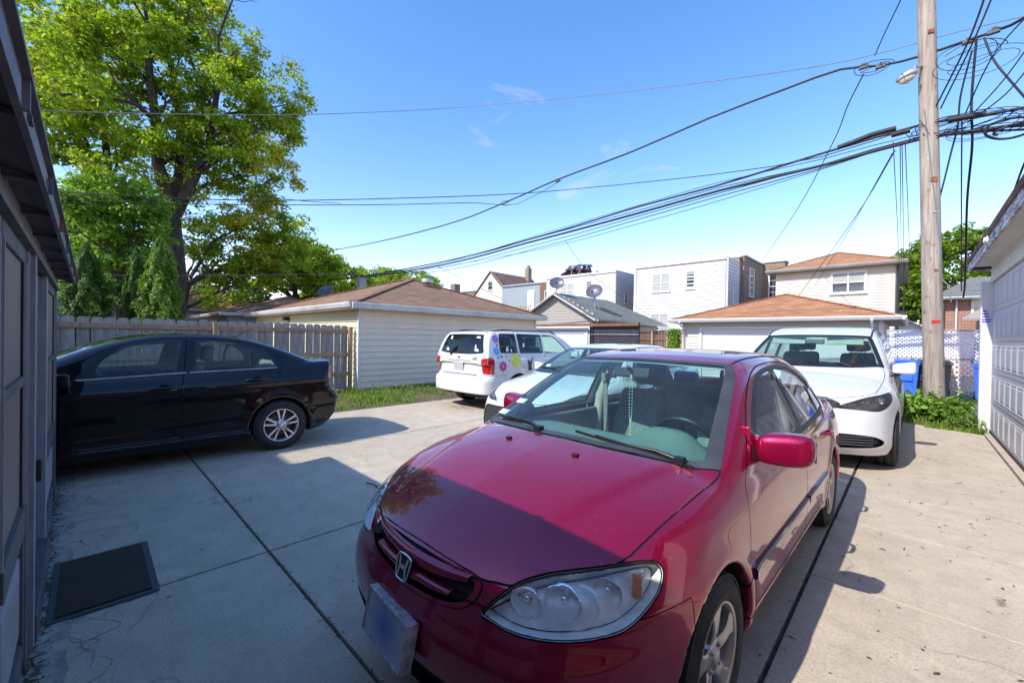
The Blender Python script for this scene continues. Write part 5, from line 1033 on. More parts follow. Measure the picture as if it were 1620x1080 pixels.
def band_strip(f, pts, off, w, thick, name, mat, parent, axis='x'):
    """moulding that follows the body side through (y, z) points on both cheeks"""
    out = []
    for sx in (1, -1):
        m = MB(); vs = []; fs = []
        for (y, z) in pts:
            x = surf_x(f, y, z)
            for dz, dx in ((-w / 2, -.004), (-w / 2, off * .6), (-w * .3, off), (w * .3, off), (w / 2, off * .6), (w / 2, -.004)): vs.append((sx * (x + dx), y, z + dz))
        for i in range(len(pts) - 1):
            for k in range(5): fs.append((i * 6 + k, i * 6 + k + 1, i * 6 + 7 + k, i * 6 + 6 + k) if sx > 0 else (i * 6 + 6 + k, i * 6 + 7 + k, i * 6 + k + 1, i * 6 + k))
        n = len(pts) * 6; fs += [tuple(range(6)), tuple(range(n - 1, n - 7, -1))]
        m.put(vs, fs, 0, False); out.append(m.build(name, mat, parent))
    return out
def add_parts(car, sh, spec):
    """spec: (label in shell, object name, material keys, side: 0 whole / 1 both sides separate, offset, flip)"""
    res = {}
    for lab, name, mat, sides, off, parent in spec:
        sels = [(0, None)] if not sides else [(k, (lambda c, a=a, b=b: (c[:, 0] * a > 0) & ((c[:, 1] - 2.3) * b > 0))) for k, (a, b) in enumerate(((1, 1), (1, -1), (-1, 1), (-1, -1)))] if sides == 4 else [(1, lambda c: c[:, 0] > 0), (-1, lambda c: c[:, 0] < 0)]
        for sg, sel in sels:
            r = sh.part(lab, sel, off)
            if r is None: continue
            par = car if parent is None else res.get((parent, sg), res.get((parent, 0), car))
            res[(lab, sg)] = link_mesh(name, shell_mesh(name, r), MATS[mat], par)
    return res
def keep_inside(o, f, margin=.008):
    me = o.data; n = len(me.vertices); co = np.empty(n * 3); me.vertices.foreach_get('co', co); V = co.reshape(-1, 3); w = V.copy()
    for _ in range(4):
        d = f(w[:, 0], w[:, 1], w[:, 2]) + margin; g = grad(f, w); g /= np.linalg.norm(g, axis=1, keepdims=True) + 1e-9; w = w - g * np.maximum(d, 0)[:, None]
    me.vertices.foreach_set('co', w.astype(np.float32).ravel()); me.update(); return o
def lining(car, sh, labs, off, mat, zmin, name='cabin_lining'):
    ids = [sh.lid(l) for l in labs]; m = np.isin(sh.lab, ids); cz = sh.V[sh.T].mean(1); m &= cz[:, 2] > zmin
    T = sh.T[m]; u, inv = np.unique(T, return_inverse=True); V = sh.V[u]; T = inv.reshape(-1, 3); N = grad(sh.f, V, .006); N /= np.linalg.norm(N, axis=1, keepdims=True) + 1e-9
    return link_mesh(name, shell_mesh(name, (V + N * off, T, N), True), MATS[mat], car)
# ------------------------------------------------------------------ red sedan
carpaint('paint_red', (0.31, 0.0005, 0.038), 0.5, 0.26, 0.004, 1.0, 0.0, cior=1.58, speck=0.12)
def make_red():
    car = thing('sedan_car', 'dark red sedan with its bonnet half in shade, parked nearest in the foreground', 'car', (-1.35, 0.80, 0), -0.015)
    sh = build_shell(RED, 0.02); f = sh.f
    R = sh.region
    R('underbody', lambda v: v[:, 2] - .2 , 0)
    R('wheel_well', lambda v: np.minimum(fld_wheel(.88, .305, .333, .822)(v), fld_wheel(3.5, .305, .333, .822)(v)), 0)
    B = ['body']
    R('hood', fld_top([(0, .085), (.2, .095), (.33, .125), (.372, .14, 1), (.45, .17), (.55, .25), (.66, .38), (.695, .46, 1), (.713, .58), (.733, .81), (.750, 1.14, 1), (.6, 1.035), (.4, .965), (.2, .935), (0, .925)], .6), .006, B)
    R('windshield_trim', fld_top([(0, .955), (.3, .972), (.6, 1.05), (.745, 1.135, 1), (.60, 1.80), (.545, 1.925, 1), (.3, 1.87), (0, 1.852)], .85), .0, B)
    R('windshield', fld_top([(0, 1.0), (.3, 1.02), (.6, 1.095), (.675, 1.14, 1), (.56, 1.74), (.515, 1.875, 1), (.3, 1.832), (0, 1.815)], .85), 0, ['windshield_trim'])
    R('cowl', fld_top([(0, .925), (.2, .935), (.4, .965), (.6, 1.035), (.745, 1.135, 1), (.6, 1.055), (.3, .975), (0, .958)], .6), 0, B)
    R('rear_window', fld_top([(0, 3.40), (.35, 3.37), (.55, 3.32, 1), (.66, 3.86, 1), (.35, 3.97), (0, 3.99)], 1.0), .008, B)
    R('sunroof', fld_top([(0, 2.12), (.3, 2.13), (.39, 2.16), (.395, 2.5), (.38, 2.62), (0, 2.64)], 1.3), .012, B)
    R('boot_lid', fld_top([(0, 4.02), (.45, 3.98), (.66, 3.92, 1), (.66, 4.36), (.5, 4.6, 1), (0, 4.6, 1)], .88), .005, B)
    R('front_door', fld_side([(1.20, .30, 1), (1.19, .5), (1.21, .7), (1.25, .86), (1.33, .955, 1), (1.56, 1.115), (1.82, 1.255), (2.1, 1.335), (2.42, 1.362, 1), (2.405, .9), (2.40, .3, 1)]), .006, B)
    R('rear_door', fld_side([(2.405, .3, 1), (2.41, .9), (2.425, 1.362, 1), (2.75, 1.36), (3.1, 1.31), (3.38, 1.21), (3.60, 1.07), (3.68, .975), (3.56, .86), (3.42, .72), (3.2, .6), (3.12, .45), (3.09, .3, 1)]), .006, B)
    DO = ['front_door', 'rear_door']
    R('side_window_trim', fld_side([(1.37, .945, 1), (1.58, 1.09), (1.83, 1.228), (2.1, 1.312), (2.42, 1.34), (2.75, 1.336), (3.08, 1.288), (3.35, 1.19), (3.60, 1.025), (3.64, .955, 1), (3.0, .935), (2.4, .925), (1.8, .928)]), 0, DO)
    WT = ['side_window_trim']
    R('front_window', fld_side([(1.55, .958, 1), (1.60, 1.04), (1.85, 1.200), (2.1, 1.285), (2.375, 1.315, 1), (2.36, 1.1), (2.355, .955, 1)]), 0, WT)
    R('rear_window_side', fld_side([(2.455, .958, 1), (2.46, 1.15), (2.47, 1.318, 1), (2.75, 1.31), (3.02, 1.268), (3.18, 1.225, 1), (3.20, 1.1), (3.21, .968, 1)]), 0, WT)
    R('quarter_window', fld_side([(3.24, .970, 1), (3.235, 1.1), (3.215, 1.215, 1), (3.36, 1.155), (3.52, 1.035), (3.56, .98, 1)]), 0, WT)
    HL = [(.372, .098), (.40, .14), (.447, .200), (.538, .285), (.678, .43), (.741, .52)]
    c, s = math.cos(math.radians(45)), math.sin(math.radians(45))
    hl = [(.375, .09, .620), (.404, .13, .668), (.447, .195, .716), (.538, .279, .752), (.678, .426, .778), (.741, .519, .776), (.763, .535, .752), (.769, .496, .704), (.752, .412, .655), (.725, .344, .627), (.644, .231, .612), (.557, .163, .606), (.469, .12, .605)]
    pl = [(x * c + y * s, z) + ((1,) if i == 0 else ()) for i, (x, y, z) in enumerate(hl)]
    R('headlight', fld_obl(pl, 45), .009, ['body', 'hood', 'panel_gap'], 'panel_gap')
    R('bumper', lambda v: np.maximum(np.maximum(v[:, 2] - (.64 + .02 * v[:, 1]), v[:, 1] - .62), -v[:, 2] + .2), .004, B)
    R('rear_bumper', lambda v: np.maximum(v[:, 2] - .62, 3.92 - v[:, 1]), .004, B)
    R('tail_light', fld_obl([(-2.60, .66), (-2.72, .70), (-2.78, .78), (-2.74, .90), (-2.62, .93), (-2.50, .93), (-2.42, .90), (-2.46, .74)], -45, 6, .3, 3.0, -1), .006, ['body', 'boot_lid', 'rear_bumper'])
    gr = [(0, .712, 1), (.2, .706), (.30, .702), (.352, .69, 1), (.352, .655), (.31, .615), (.2, .588), (0, .576)]
    R('grille_frame', fld_front(gr, .6), .004, ['body', 'bumper', 'hood'])
    R('grille_opening', fld_front([(0, .700, 1), (.2, .695), (.325, .686, 1), (.328, .66), (.295, .628), (.2, .604), (0, .592)], .6), 0, ['grille_frame'])
    R('lower_intake', fld_front([(0, .375, 1), (.35, .375), (.45, .36), (.43, .29), (.3, .27), (0, .27)], .6), .004, ['bumper', 'body'])
    P = add_parts(car, sh, [
        ('body', 'body', 'paint_red', 0, 0, None), ('underbody', 'underbody', 'well', 0, 0, None), ('wheel_well', 'wheel_well', 'well', 4, 0, None),
        ('hood', 'bonnet', 'paint_red', 0, 0, None), ('windshield_trim', 'windscreen_seal', 'weathered_rubber', 0, .002, None), ('windshield', 'windscreen', 'glass_ws', 0, 0, None),
        ('cowl', 'cowl_panel', 'plastic_grey', 0, -.012, None), ('rear_window', 'rear_window', 'glass_clear', 0, -.002, None), ('sunroof', 'sunroof', 'glass_dark', 0, .001, None),
        ('boot_lid', 'boot_lid', 'paint_red', 0, 0, None), ('front_door', 'door', 'paint_red', 1, 0, None), ('rear_door', 'door', 'paint_red', 1, 0, None),
        ('side_window_trim', 'window_frame', 'trim_black', 1, .002, None), ('front_window', 'side_window', 'glass_side', 1, -.003, None), ('rear_window_side', 'side_window', 'glass_side', 1, -.003, None), ('quarter_window', 'quarter_window', 'glass_side', 1, -.003, None),
        ('headlight', 'headlight', 'glass_lens', 1, .003, None), ('bumper', 'front_bumper', 'paint_red', 0, 0, None), ('rear_bumper', 'rear_bumper', 'paint_red', 0, 0, None),
        ('tail_light', 'tail_light', 'lens_red', 1, .003, None), ('grille_frame', 'grille_frame', 'paint_red', 0, .004, None), ('grille_opening', 'grille', 'trim_black', 0, -.03, None),
        ('lower_intake', 'lower_intake', 'trim_black', 0, -.03, None), ('panel_gap', 'panel_gaps', 'well', 0, -.004, None)])
    # headlight housings: bowls set back behind the lens
    for sg in (1, -1):
        hlo = P[('headlight', sg)]
        r = sh.part('headlight', (lambda c: c[:, 0] > 0) if sg > 0 else (lambda c: c[:, 0] < 0), -.055); link_mesh('lamp_housing', shell_mesh('lamp_housing', r), MATS['lamp_housing'], hlo)
        r2 = sh.part('headlight', (lambda c: c[:, 0] > 0) if sg > 0 else (lambda c: c[:, 0] < 0), 0)
        # rim wall joining lens and housing
        m = MB(); oo = spline(pl, True, 6); pts = []
        for u, z in oo:
            # point on body for this outline sample
            ys = np.linspace(.0, .7, 500); xs = (u - ys * s) / c; ok = (xs > .25) & (xs < .9); v = np.where(ok, f(xs, ys, np.full(500, z)), 1); k = int(np.argmax(v < 0)); pts.append(Vector((sg * xs[k], ys[k], z)))
        V_ = np.array([tuple(p) for p in pts]); g_ = grad(f, V_); g_ /= np.linalg.norm(g_, axis=1, keepdims=True); n = len(pts); m.put([Vector(p) for p in V_] + [Vector(p) for p in V_ - g_ * .056], [(i, (i + 1) % n, n + (i + 1) % n, n + i) if sg < 0 else (n + i, n + (i + 1) % n, (i + 1) % n, i) for i in range(n)], 0, True); m.build('lamp_rim', MATS['lamp_housing'], hlo)
        for (x, y, z, rad_, mt, nm) in ((.475, .205, .668, .048, 'reflector', 'lamp_reflector'), (.573, .268, .683, .058, 'reflector', 'lamp_reflector'), (.657, .385, .700, .046, 'reflector', 'lamp_reflector')):
            m = MB(); T = Matrix.Translation((sg * x, y, z)) @ Matrix.Rotation(sg * rad(22), 4, 'Z') @ Matrix.Rotation(rad(90), 4, 'X'); m.T = T
            prof = [(.025, rad_ + .004), (.028, rad_), (.022, rad_ * .98)] + [(-.045 + .065 * (q / 8.) ** 2, rad_ * q / 8.) for q in range(8, 0, -1)]
            m.lathe(prof, 40, 0, 'z'); m.lathe([(.0, .012), (-.005, .015), (-.04, .015)], 20, 0, 'z'); m.ball((0, 0, .004), .012, 14, 8); keep_inside(m.build(nm, MATS[mt], hlo), f)
        m = MB(); m.T = Matrix.Translation((sg * .722, .452, .71)) @ Matrix.Rotation(sg * rad(38), 4, 'Z'); m.obox((0, 0, 0), (.03, .02, .07), (0, 0, 0)); keep_inside(m.build('amber_bulb', MATS['lens_amber'], hlo, bevel=.006), f)
        m = MB()
        for q in range(7):
            z = .665 + .015 * q; m.T = Matrix.Translation((sg * .728, .445, z)) @ Matrix.Rotation(sg * rad(50), 4, 'Z'); m.cbox((0, .012, 0), (.045, .010, .004))
        keep_inside(m.build('lamp_ribs', MATS['white_label'], hlo), f)
        m = MB(); cc = Vector((sg * .612, .262, .688))      # ring round the main beam
        m.T = Matrix.Translation(cc) @ Matrix.Rotation(sg * rad(26), 4, 'Z') @ Matrix.Rotation(rad(90), 4, 'X')
        m.tube([(sg * .075 * math.cos(a), .078 * math.sin(a), .0 - .015 * math.cos(a)) for a in np.linspace(-1.5, 1.35, 22)], .007, 8); keep_inside(m.build('lamp_ring', MATS['white_label'], hlo), f)
    # grille bars
    def fy(x, z, o): return surf_y(f, x, z) - o
    for (z0, z1, w0, w1, xo, o) in ((.668, .640, .036, .020, .300, .016), (.622, .606, .024, .012, .245, .010)):
        for sg in (1, -1):
            m = MB(); vs = []; fs = []; N = 14
            for i in range(N + 1):
                t = i / N; x = xo * t * sg; z = z0 + (z1 - z0) * 0 + .018 * t * t * (1 if z0 > .65 else .6); w = w0 + (w1 - w0) * t
                y = fy(abs(x), min(.70, z), o * (1 - .4 * t))
                for dy, dz in ((.03, w), (.004, w * .9), (0, w * .5), (-.002, 0), (.004, -w * .6), (.03, -w * .8)): vs.append((x, y + dy, z + dz * .8))
            for i in range(N):
                for k in range(5): fs.append((i * 6 + k, i * 6 + 6 + k, i * 6 + 7 + k, i * 6 + k + 1) if sg > 0 else (i * 6 + k + 1, i * 6 + 7 + k, i * 6 + 6 + k, i * 6 + k))
            m.put(vs, fs, 0, True); m.build('grille_bar', MATS['paint_red'], car)
    # emblem: a chrome letter H in a rounded frame
    ye = surf_y(f, 0, .645) - .022; em = empty('emblem', (0, ye, .640)); em.parent = car; em.rotation_euler = (rad(-14), 0, 0)
    out = spline([(-.036, .040), (0, .044), (.036, .040), (.044, .03), (.040, -.01), (.032, -.036), (.02, -.042), (-.02, -.042), (-.032, -.036), (-.040, -.01), (-.044, .03)], True, 4)
    m = MB(); m.tube([(p[0], 0, p[1]) for p in out] + [(out[0][0], 0, out[0][1])], .0042, 8, caps=False); m.build('emblem_frame', MATS['chrome'], em)
    m = MB(); m.prism([(p[0], .004, p[1]) for p in out], (0, .03, 0)); m.build('emblem_back', MATS['trim_black'], em)
    m = MB()
    for sg in (1, -1): m.prism([(sg * .033, -.002, .036), (sg * .021, -.002, .036), (sg * .012, -.002, -.0), (sg * .020, -.002, -.036), (sg * .028, -.002, -.034), (sg * .024, -.002, 0)], (0, .008, 0))
    m.prism([(-.016, -.002, .008), (.016, -.002, .008), (.015, -.002, -.006), (-.015, -.002, -.006)], (0, .008, 0)); m.build('emblem_letter', MATS['chrome'], em)
    # licence plate with a scuffed metal frame
    pl_ = empty('licence_plate', (-.01, -.040, .445)); pl_.parent = car; pl_.rotation_euler = (rad(-11), 0, rad(-4))
    flat('scuffed_metal', (0.50, 0.49, 0.50), 0.4, 0.6, var=0.45, nscale=30, bump=0.3)
    m = MB(); w, h_ = .158, .080
    m.box((-w, 0, h_ - .012), (w, .045, h_)); m.box((-w, 0, -h_), (w, .045, -h_ + .006)); m.box((-w, 0, -h_ + .006), (-w + .006, .045, h_ - .012)); m.box((w - .006, 0, -h_ + .006), (w, .045, h_ - .012))
    m.build('plate_frame', MATS['scuffed_metal'], pl_, bevel=.0025)
    m = MB(); m.box((-w + .006, .006, -h_ + .006), (w - .006, .01, h_ - .012)); m.build('plate', MATS['plate_blurred'], pl_)
    # wheels
    for ya in (.88, 3.50):
        for sg in (1, -1): add_wheel(car, (sg * .742, ya, .305), sg, 'five', .305, .19, .200)
    # mouldings, handles, mirrors
    band_strip(f, [(1.225 + (2.385 - 1.225) * t, .505 + .004 * t) for t in np.linspace(0, 1, 12)], .016, .05, 0, 'side_moulding', MATS['paint_red_dark'] if 'paint_red_dark' in MATS else carpaint('paint_red_dark', (0.05, 0.006, 0.035), 0.2, 0.3, 0.0), car)
    band_strip(f, [(2.42 + (3.10 - 2.42) * t, .510 + .004 * t) for t in np.linspace(0, 1, 8)], .016, .05, 0, 'side_moulding', MATS['paint_red_dark'], car)
    for sg in (1, -1):
        for lab, y in (('front_door', 2.27), ('rear_door', 3.30)):
            z = .80; x = surf_x(f, y, z); dr = P[(lab, sg)]
            m = MB(); m.T = Matrix.Scale(sg, 4, (1, 0, 0)); m.tube([(x - .004, y - .10, z), (x + .026, y - .075, z + .002), (x + .032, y, z + .002), (x + .028, y + .06, z), (x + .0, y + .085, z)], [.010, .013, .014, .013, .010], 8)
            m.build('door_handle', MATS['paint_red'], dr)
        # door mirror
        mr = empty('door_mirror', (sg * .785, 1.53, .985)); mr.parent = car; mr.scale = (sg, 1, 1)
        bm = bmesh.new(); bmesh.ops.create_cube(bm, size=1.0); bmesh.ops.subdivide_edges(bm, edges=bm.edges[:], cuts=1, use_grid_fill=True)
        for v in bm.verts:
            x, y, z = v.co.x + .5, v.co.y, v.co.z
            wx = .0 + x * .235; hh = .165 * (1 - .12 * (1 - x)) * (1 if x < .8 else .93); dd = .14 * (1 - .25 * x)
            v.co = Vector((wx, y * dd + .03 * x + (z * .02), z * hh + .012 * x))
        me = bpy.data.meshes.new('mirror_housing'); bm.to_mesh(me); bm.free(); me.polygons.foreach_set('use_smooth', [True] * len(me.polygons)); auto_uv(me)
        o = link_mesh('mirror_housing', me, MATS['paint_red'], mr); md = o.modifiers.new('s', 'SUBSURF'); md.levels = md.render_levels = 2
        m = MB(); m.prism([(-.045, -.10, -.075), (.0, .10, -.085), (-.03, .09, -.02), (-.075, -.06, .10)], (.055, -.005, .006)); m.prism([(-.02, -.05, -.06), (.06, -.03, -.05), (.06, -.02, .03), (-.02, -.03, .06)], (0, .06, 0)); m.build('mirror_base', MATS['paint_red'], mr, bevel=.01)
        m = MB(); m.box((.035, .052, -.045), (.235, .056, .055)); m.build('mirror_glass', MATS['chrome'], mr, bevel=.001)
    # wipers, washer jets, aerial
    def on(x, y, o=.012): return (x, y, surf_z(f, x, y) + o)
    wiper(car, [on(.60, 1.06), on(.66, 1.055), on(.06, 1.02)]); wiper(car, [on(-.16, .975), on(-.14, .99), on(-.62, 1.12)])
    m = MB(); 
    for x in (-.22, .22): m.cbox(on(x, .80, .006), (.03, .022, .012))
    m.build('washer_jet', MATS['trim_black'], car, bevel=.003)
    # roof ditch mouldings
    for sg in (1, -1):
        ys = np.linspace(1.95, 3.35, 24); pts = []
        for y in ys:
            x = .535 + .015 * math.sin((y - 1.9) * 2.1); pts.append((sg * x, y, surf_z(f, x, y) + .001))
        m = MB(); m.tube(pts, .006, 6); m.build('roof_moulding', MATS['trim_black'], car)
    # cabin
    lining(car, sh, ['body', 'front_door', 'rear_door', 'side_window_trim', 'windshield_trim', 'panel_gap', 'sunroof'], -.02, 'cream_trim', .93)
    m = MB(); m.box((-.70, 1.0, .22), (.70, 3.7, .26)); m.build('cabin_floor', MATS['dash'], car)
    # dashboard: lofted shelf with the instrument hood on the driver's side
    m = MB(); vs = []; fs = []; nx, ny = 40, 14
    for j in range(ny + 1):
        y = 1.0 + .66 * j / ny
        for i in range(nx + 1):
            x = -.70 + 1.40 * i / nx; t = (y - 1.0) / .66
            z = .918 + .012 * math.sin(t * 3) - .34 * max(0, t - .72) ** 1.15 * 3 + .085 * math.exp(-((x - .36) / .17) ** 4) * math.exp(-((y - 1.47) / .15) ** 2) - .05 * (abs(x) / .7) ** 6
            vs.append((x, y + .10 * (x * x) * 1.0, z))
    for j in range(ny):
        for i in range(nx): fs.append((j * (nx + 1) + i, j * (nx + 1) + i + 1, (j + 1) * (nx + 1) + i + 1, (j + 1) * (nx + 1) + i))
    m.put(vs, fs, 0, True); m.build('dashboard', MATS['dash'], car)
    steering_wheel(car, (.36, 1.72, .88), .185, rad(-62), 'trim_black')
    for x in (.36, -.36): seat(car, (x, 2.22, .46), .50, 'seat_fabric', .30)
    b = rbox('rear_seat', (0, 3.02, .46), (1.25, .5, .18), .05, MATS['seat_fabric'], car); rbox('rear_backrest', (0, 3.36, .80), (1.25, .16, .58), .06, MATS['seat_fabric'], car, rot=(-.35, 0, 0))
    for x in (.36, -.36): rbox('rear_headrest', (x, 3.49, 1.12), (.24, .1, .14), .04, MATS['seat_fabric'], car)
    for sg in (1, -1):
        m = MB(); m.tube([(sg * .60, 2.46, 1.30), (sg * .70, 2.44, 1.0), (sg * .74, 2.40, .5)], [.035, .045, .05], 8); m.build('door_pillar_trim', MATS['cream_trim'], car)
        m = MB(); m.beam((sg * .63, 2.40, 1.16), (sg * .60, 2.38, .70), .045, .004, up=(0, 1, 0)); m.cbox((sg * .63, 2.39, 1.17), (.05, .03, .07)); m.build('seat_belt', MATS['seat_grey'], car)
        m = MB(); m.box((sg * .70, 1.35, .45), (sg * .76, 3.4, .90)); m.build('door_card', MATS['dash'], car, bevel=.02)
    m = MB(); m.obox((.0, 1.72, 1.285), (.24, .03, .065), (rad(-15), 0, 0)); m.tube([(0, 1.72, 1.29), (0, 1.66, 1.325)], .012, 8); m.build('rear_view_mirror', MATS['trim_black'], car, bevel=.008)
    # beads hanging from the mirror
    m = MB(); flat('beads', (0.75, 0.72, 0.6), 0.35)
    for k in range(46):
        t = k / 45; a = t * 2 * math.pi; z = 1.27 - .155 * (1 - math.cos(a)); x = .010 * math.sin(a) + .004
        m.ball((x, 1.70, z), .0042, 6, 4)
    for k in range(7): m.ball((.004, 1.70, .955 - .011 * k), .004, 6, 4)
    m.cbox((.004, 1.70, .872), (.004, .003, .03)); m.cbox((.004, 1.70, .877), (.016, .003, .004)); o = m.build('bead_string', MATS['beads']); o.parent = None
    o.matrix_world = Matrix.Translation((-1.35, .80, 0)) @ Matrix.Rotation(-.015, 4, 'Z'); tag(o, 'string of pale beads hanging from the mirror inside the dark red sedan', 'bead string')
    m = MB()
    for x, y in ((-.60, 1.30), (-.665, 1.195)): m.obox((x, y + .0, surf_z(f, x, y) + .0015), (.07, .05, .0015), (rad(26), 0, 0))
    m.build('window_sticker', MATS['white_label'], car)
    return car
make_red()
# ------------------------------------------------------------------ the other vehicles
carpaint('paint_black', (0.003, 0.0018, 0.0022), 0.0, 0.3, 0.0, 1.0, cior=1.46); carpaint('paint_white', (0.66, 0.655, 0.65), 0.0, 0.35, 0.05, 1.0); carpaint('paint_white_warm', (0.64, 0.63, 0.60), 0.0, 0.4, 0.08, 1.0)
def side_mirror(car, loc, sg, size, mat, arm='trim_black'):
    mr = empty('door_mirror', (sg * loc[0], loc[1], loc[2])); mr.parent = car; mr.scale = (sg, 1, 1); w, d, h = size
    bm = bmesh.new(); bmesh.ops.create_cube(bm, size=1.0); bmesh.ops.subdivide_edges(bm, edges=bm.edges[:], cuts=2, use_grid_fill=True)
    for v in bm.verts:
        x, y, z = v.co.x + .5, v.co.y, v.co.z; v.co = Vector((.04 + x * w, y * d * (1 - .3 * x) + .04 * x, z * h * (1 - .25 * (1 - x)) + .02 * x))
    me = bpy.data.meshes.new('mirror_housing'); bm.to_mesh(me); bm.free(); me.polygons.foreach_set('use_smooth', [True] * len(me.polygons)); auto_uv(me)
    o = link_mesh('mirror_housing', me, MATS[mat], mr); md = o.modifiers.new('s', 'SUBSURF'); md.levels = md.render_levels = 2
    m = MB(); m.tube([(-.06, -.02, -h * .9), (.03, -.01, -h * .5), (.12, 0, -h * .32)], [.03, .026, .03], 8); m.build('mirror_arm', MATS[arm], mr)
    return mr
def mirror_loc(f, y, z): return (surf_x(f, y, z) - .01, y, z)
def simple_cabin(car, P, y0, y1, seats, mat='seat_fabric', zf=.3, dash=None, wheel=None, w=.72, dz=1.0, hr=True):
    m = MB(); m.box((-w, y0, zf - .04), (w, y1, zf)); m.build('cabin_floor', MATS['dash'], car)
    for x, y in seats: seat(car, (x, y, zf + .22), .5, mat, .3, head=hr)
    if dash:
        m = MB(); vs = []; fs = []
        for j in range(9):
            t = j / 8; y = dash + .7 * t
            for i in range(21): x = -w + 2 * w * i / 20; vs.append((x, y + .1 * x * x, dz - .35 * max(0, t - .7) ** 1.1 * 3 + .05 * math.exp(-((x - .38) / .2) ** 4) * (.4 < t < .95)))
        for j in range(8):
            for i in range(20): fs.append((j * 21 + i, j * 21 + i + 1, (j + 1) * 21 + i + 1, (j + 1) * 21 + i))
        m.put(vs, fs, 0, True); m.build('dashboard', MATS['dash'], car); steering_wheel(car, (.38, dash + .78, dz - .06), .185, rad(-62), 'trim_black')
def make_black():
    car = thing('sedan_car', 'black sedan parked against the wooden fence, its nose hidden by the grey shed', 'car', (-6.75, -1.95, 0), 0)
    sh = build_shell(BLACK, 0.024); f = sh.f; R = sh.region; B = ['body']
    R('underbody', lambda v: v[:, 2] - .185, 0)
    R('wheel_well', lambda v: np.minimum(fld_wheel(1.08, .315, .342, .84)(v), fld_wheel(3.75, .315, .342, .84)(v)), 0)
    R('front_door', fld_side([(1.62, .3, 1), (1.60, .6), (1.66, .98), (1.85, 1.13), (2.1, 1.29), (2.35, 1.385), (2.6, 1.425), (2.795, 1.435, 1), (2.75, 1.05), (2.73, .9), (2.73, .3, 1)]), .006, B)
    R('rear_door', fld_side([(2.73, .3, 1), (2.735, .9), (2.755, 1.05), (2.80, 1.435, 1), (3.1, 1.42), (3.4, 1.385), (3.6, 1.32), (3.73, 1.22), (3.79, 1.10), (3.73, .96), (3.63, .79), (3.43, .58), (3.32, .41), (3.15, .30, 1)]), .006, B)
    D = ['front_door', 'rear_door']
    R('fw_trim', fld_side([(1.86, .995, 1), (2.02, 1.165), (2.11, 1.25), (2.29, 1.34), (2.55, 1.39), (2.755, 1.402, 1), (2.70, 1.15), (2.675, 1.028, 1)]), 0, D)
    R('fw', fld_side([(2.03, 1.02, 1), (2.05, 1.13), (2.13, 1.235), (2.30, 1.325), (2.55, 1.374), (2.735, 1.386, 1), (2.685, 1.15), (2.66, 1.046, 1)]), 0, ['fw_trim'])
    R('rw_trim', fld_side([(2.835, 1.037, 1), (2.86, 1.2), (2.875, 1.38), (2.92, 1.403), (3.12, 1.40), (3.35, 1.365), (3.56, 1.305), (3.66, 1.22), (3.72, 1.08), (3.70, 1.055, 1)]), 0, D)
    R('rw', fld_side([(2.855, 1.055, 1), (2.88, 1.2), (2.89, 1.355), (2.93, 1.385), (3.12, 1.385), (3.34, 1.352), (3.445, 1.326, 1), (3.42, 1.2), (3.425, 1.073, 1)]), 0, ['rw_trim'])
    R('qw', fld_side([(3.448, 1.073, 1), (3.445, 1.2), (3.47, 1.318, 1), (3.56, 1.285), (3.645, 1.205), (3.70, 1.085), (3.68, 1.075, 1)]), 0, ['rw_trim'])
    R('windscreen', fld_top([(0, 1.25), (.4, 1.30), (.70, 1.42, 1), (.53, 2.24, 1), (0, 2.16)], 1.0), 0, B)
    R('rear_screen', fld_top([(0, 3.42), (.5, 3.38, 1), (.60, 3.95, 1), (0, 4.08)], 1.13), 0, B)
    R('tail_light', fld_obl([(-2.62, .87), (-2.72, .95), (-2.72, 1.04), (-2.60, 1.06), (-2.56, 1.02), (-2.50, .90)], -45, 6, .3, 3.6, -1), .006, B)
    R('rear_bumper', lambda v: np.maximum(v[:, 2] - (.76 + .3 * np.clip(v[:, 1] - 4.35, -1, .1)), 4.12 + .25 * (v[:, 2] - .5) - v[:, 1]), .005, B)
    R('boot_lid', fld_top([(0, 4.12), (.6, 4.03), (.68, 4.1, 1), (.68, 4.7, 1), (0, 4.7, 1)], .86), .005, B)
    R('fuel_flap', fld_side([(3.845, .94), (3.87, 1.0), (3.93, 1.02), (3.99, 1.0), (4.015, .94), (3.99, .875), (3.93, .855), (3.87, .875)]), .004, B)
    P = add_parts(car, sh, [('body', 'body', 'paint_black', 0, 0, None), ('underbody', 'underbody', 'well', 0, 0, None), ('wheel_well', 'wheel_well', 'well', 4, 0, None),
        ('front_door', 'door', 'paint_black', 1, 0, None), ('rear_door', 'door', 'paint_black', 1, 0, None), ('fw_trim', 'window_frame', 'trim_black', 1, .001, 'front_door'), ('rw_trim', 'window_frame', 'trim_black', 1, .001, 'rear_door'),
        ('fw', 'side_window', 'glass_side', 1, -.003, 'front_door'), ('rw', 'side_window', 'glass_side', 1, -.003, 'rear_door'), ('qw', 'quarter_window', 'glass_side', 1, -.003, 'rear_door'),
        ('windscreen', 'windscreen', 'glass_ws', 0, 0, None), ('rear_screen', 'rear_window', 'glass_clear', 0, 0, None), ('tail_light', 'tail_light', 'lens_red', 1, .004, None),
        ('rear_bumper', 'rear_bumper', 'paint_black', 0, .002, None), ('boot_lid', 'boot_lid', 'paint_black', 0, 0, None), ('fuel_flap', 'fuel_flap', 'paint_black', 1, 0, None), ('panel_gap', 'panel_gaps', 'well', 0, -.004, None)])
    for ya in (1.08, 3.75):
        for sg in (1, -1): add_wheel(car, (sg * .765, ya, .315), sg, 'tenspoke', .315, .205, .208, ('tyre', 'alloy_bright'))
    band_strip(f, [(1.9 + .87 * t, 1.0 + .036 * t) for t in np.linspace(0, 1, 8)], .006, .014, 0, 'sill_strip', MATS['alloy_bright'], car)
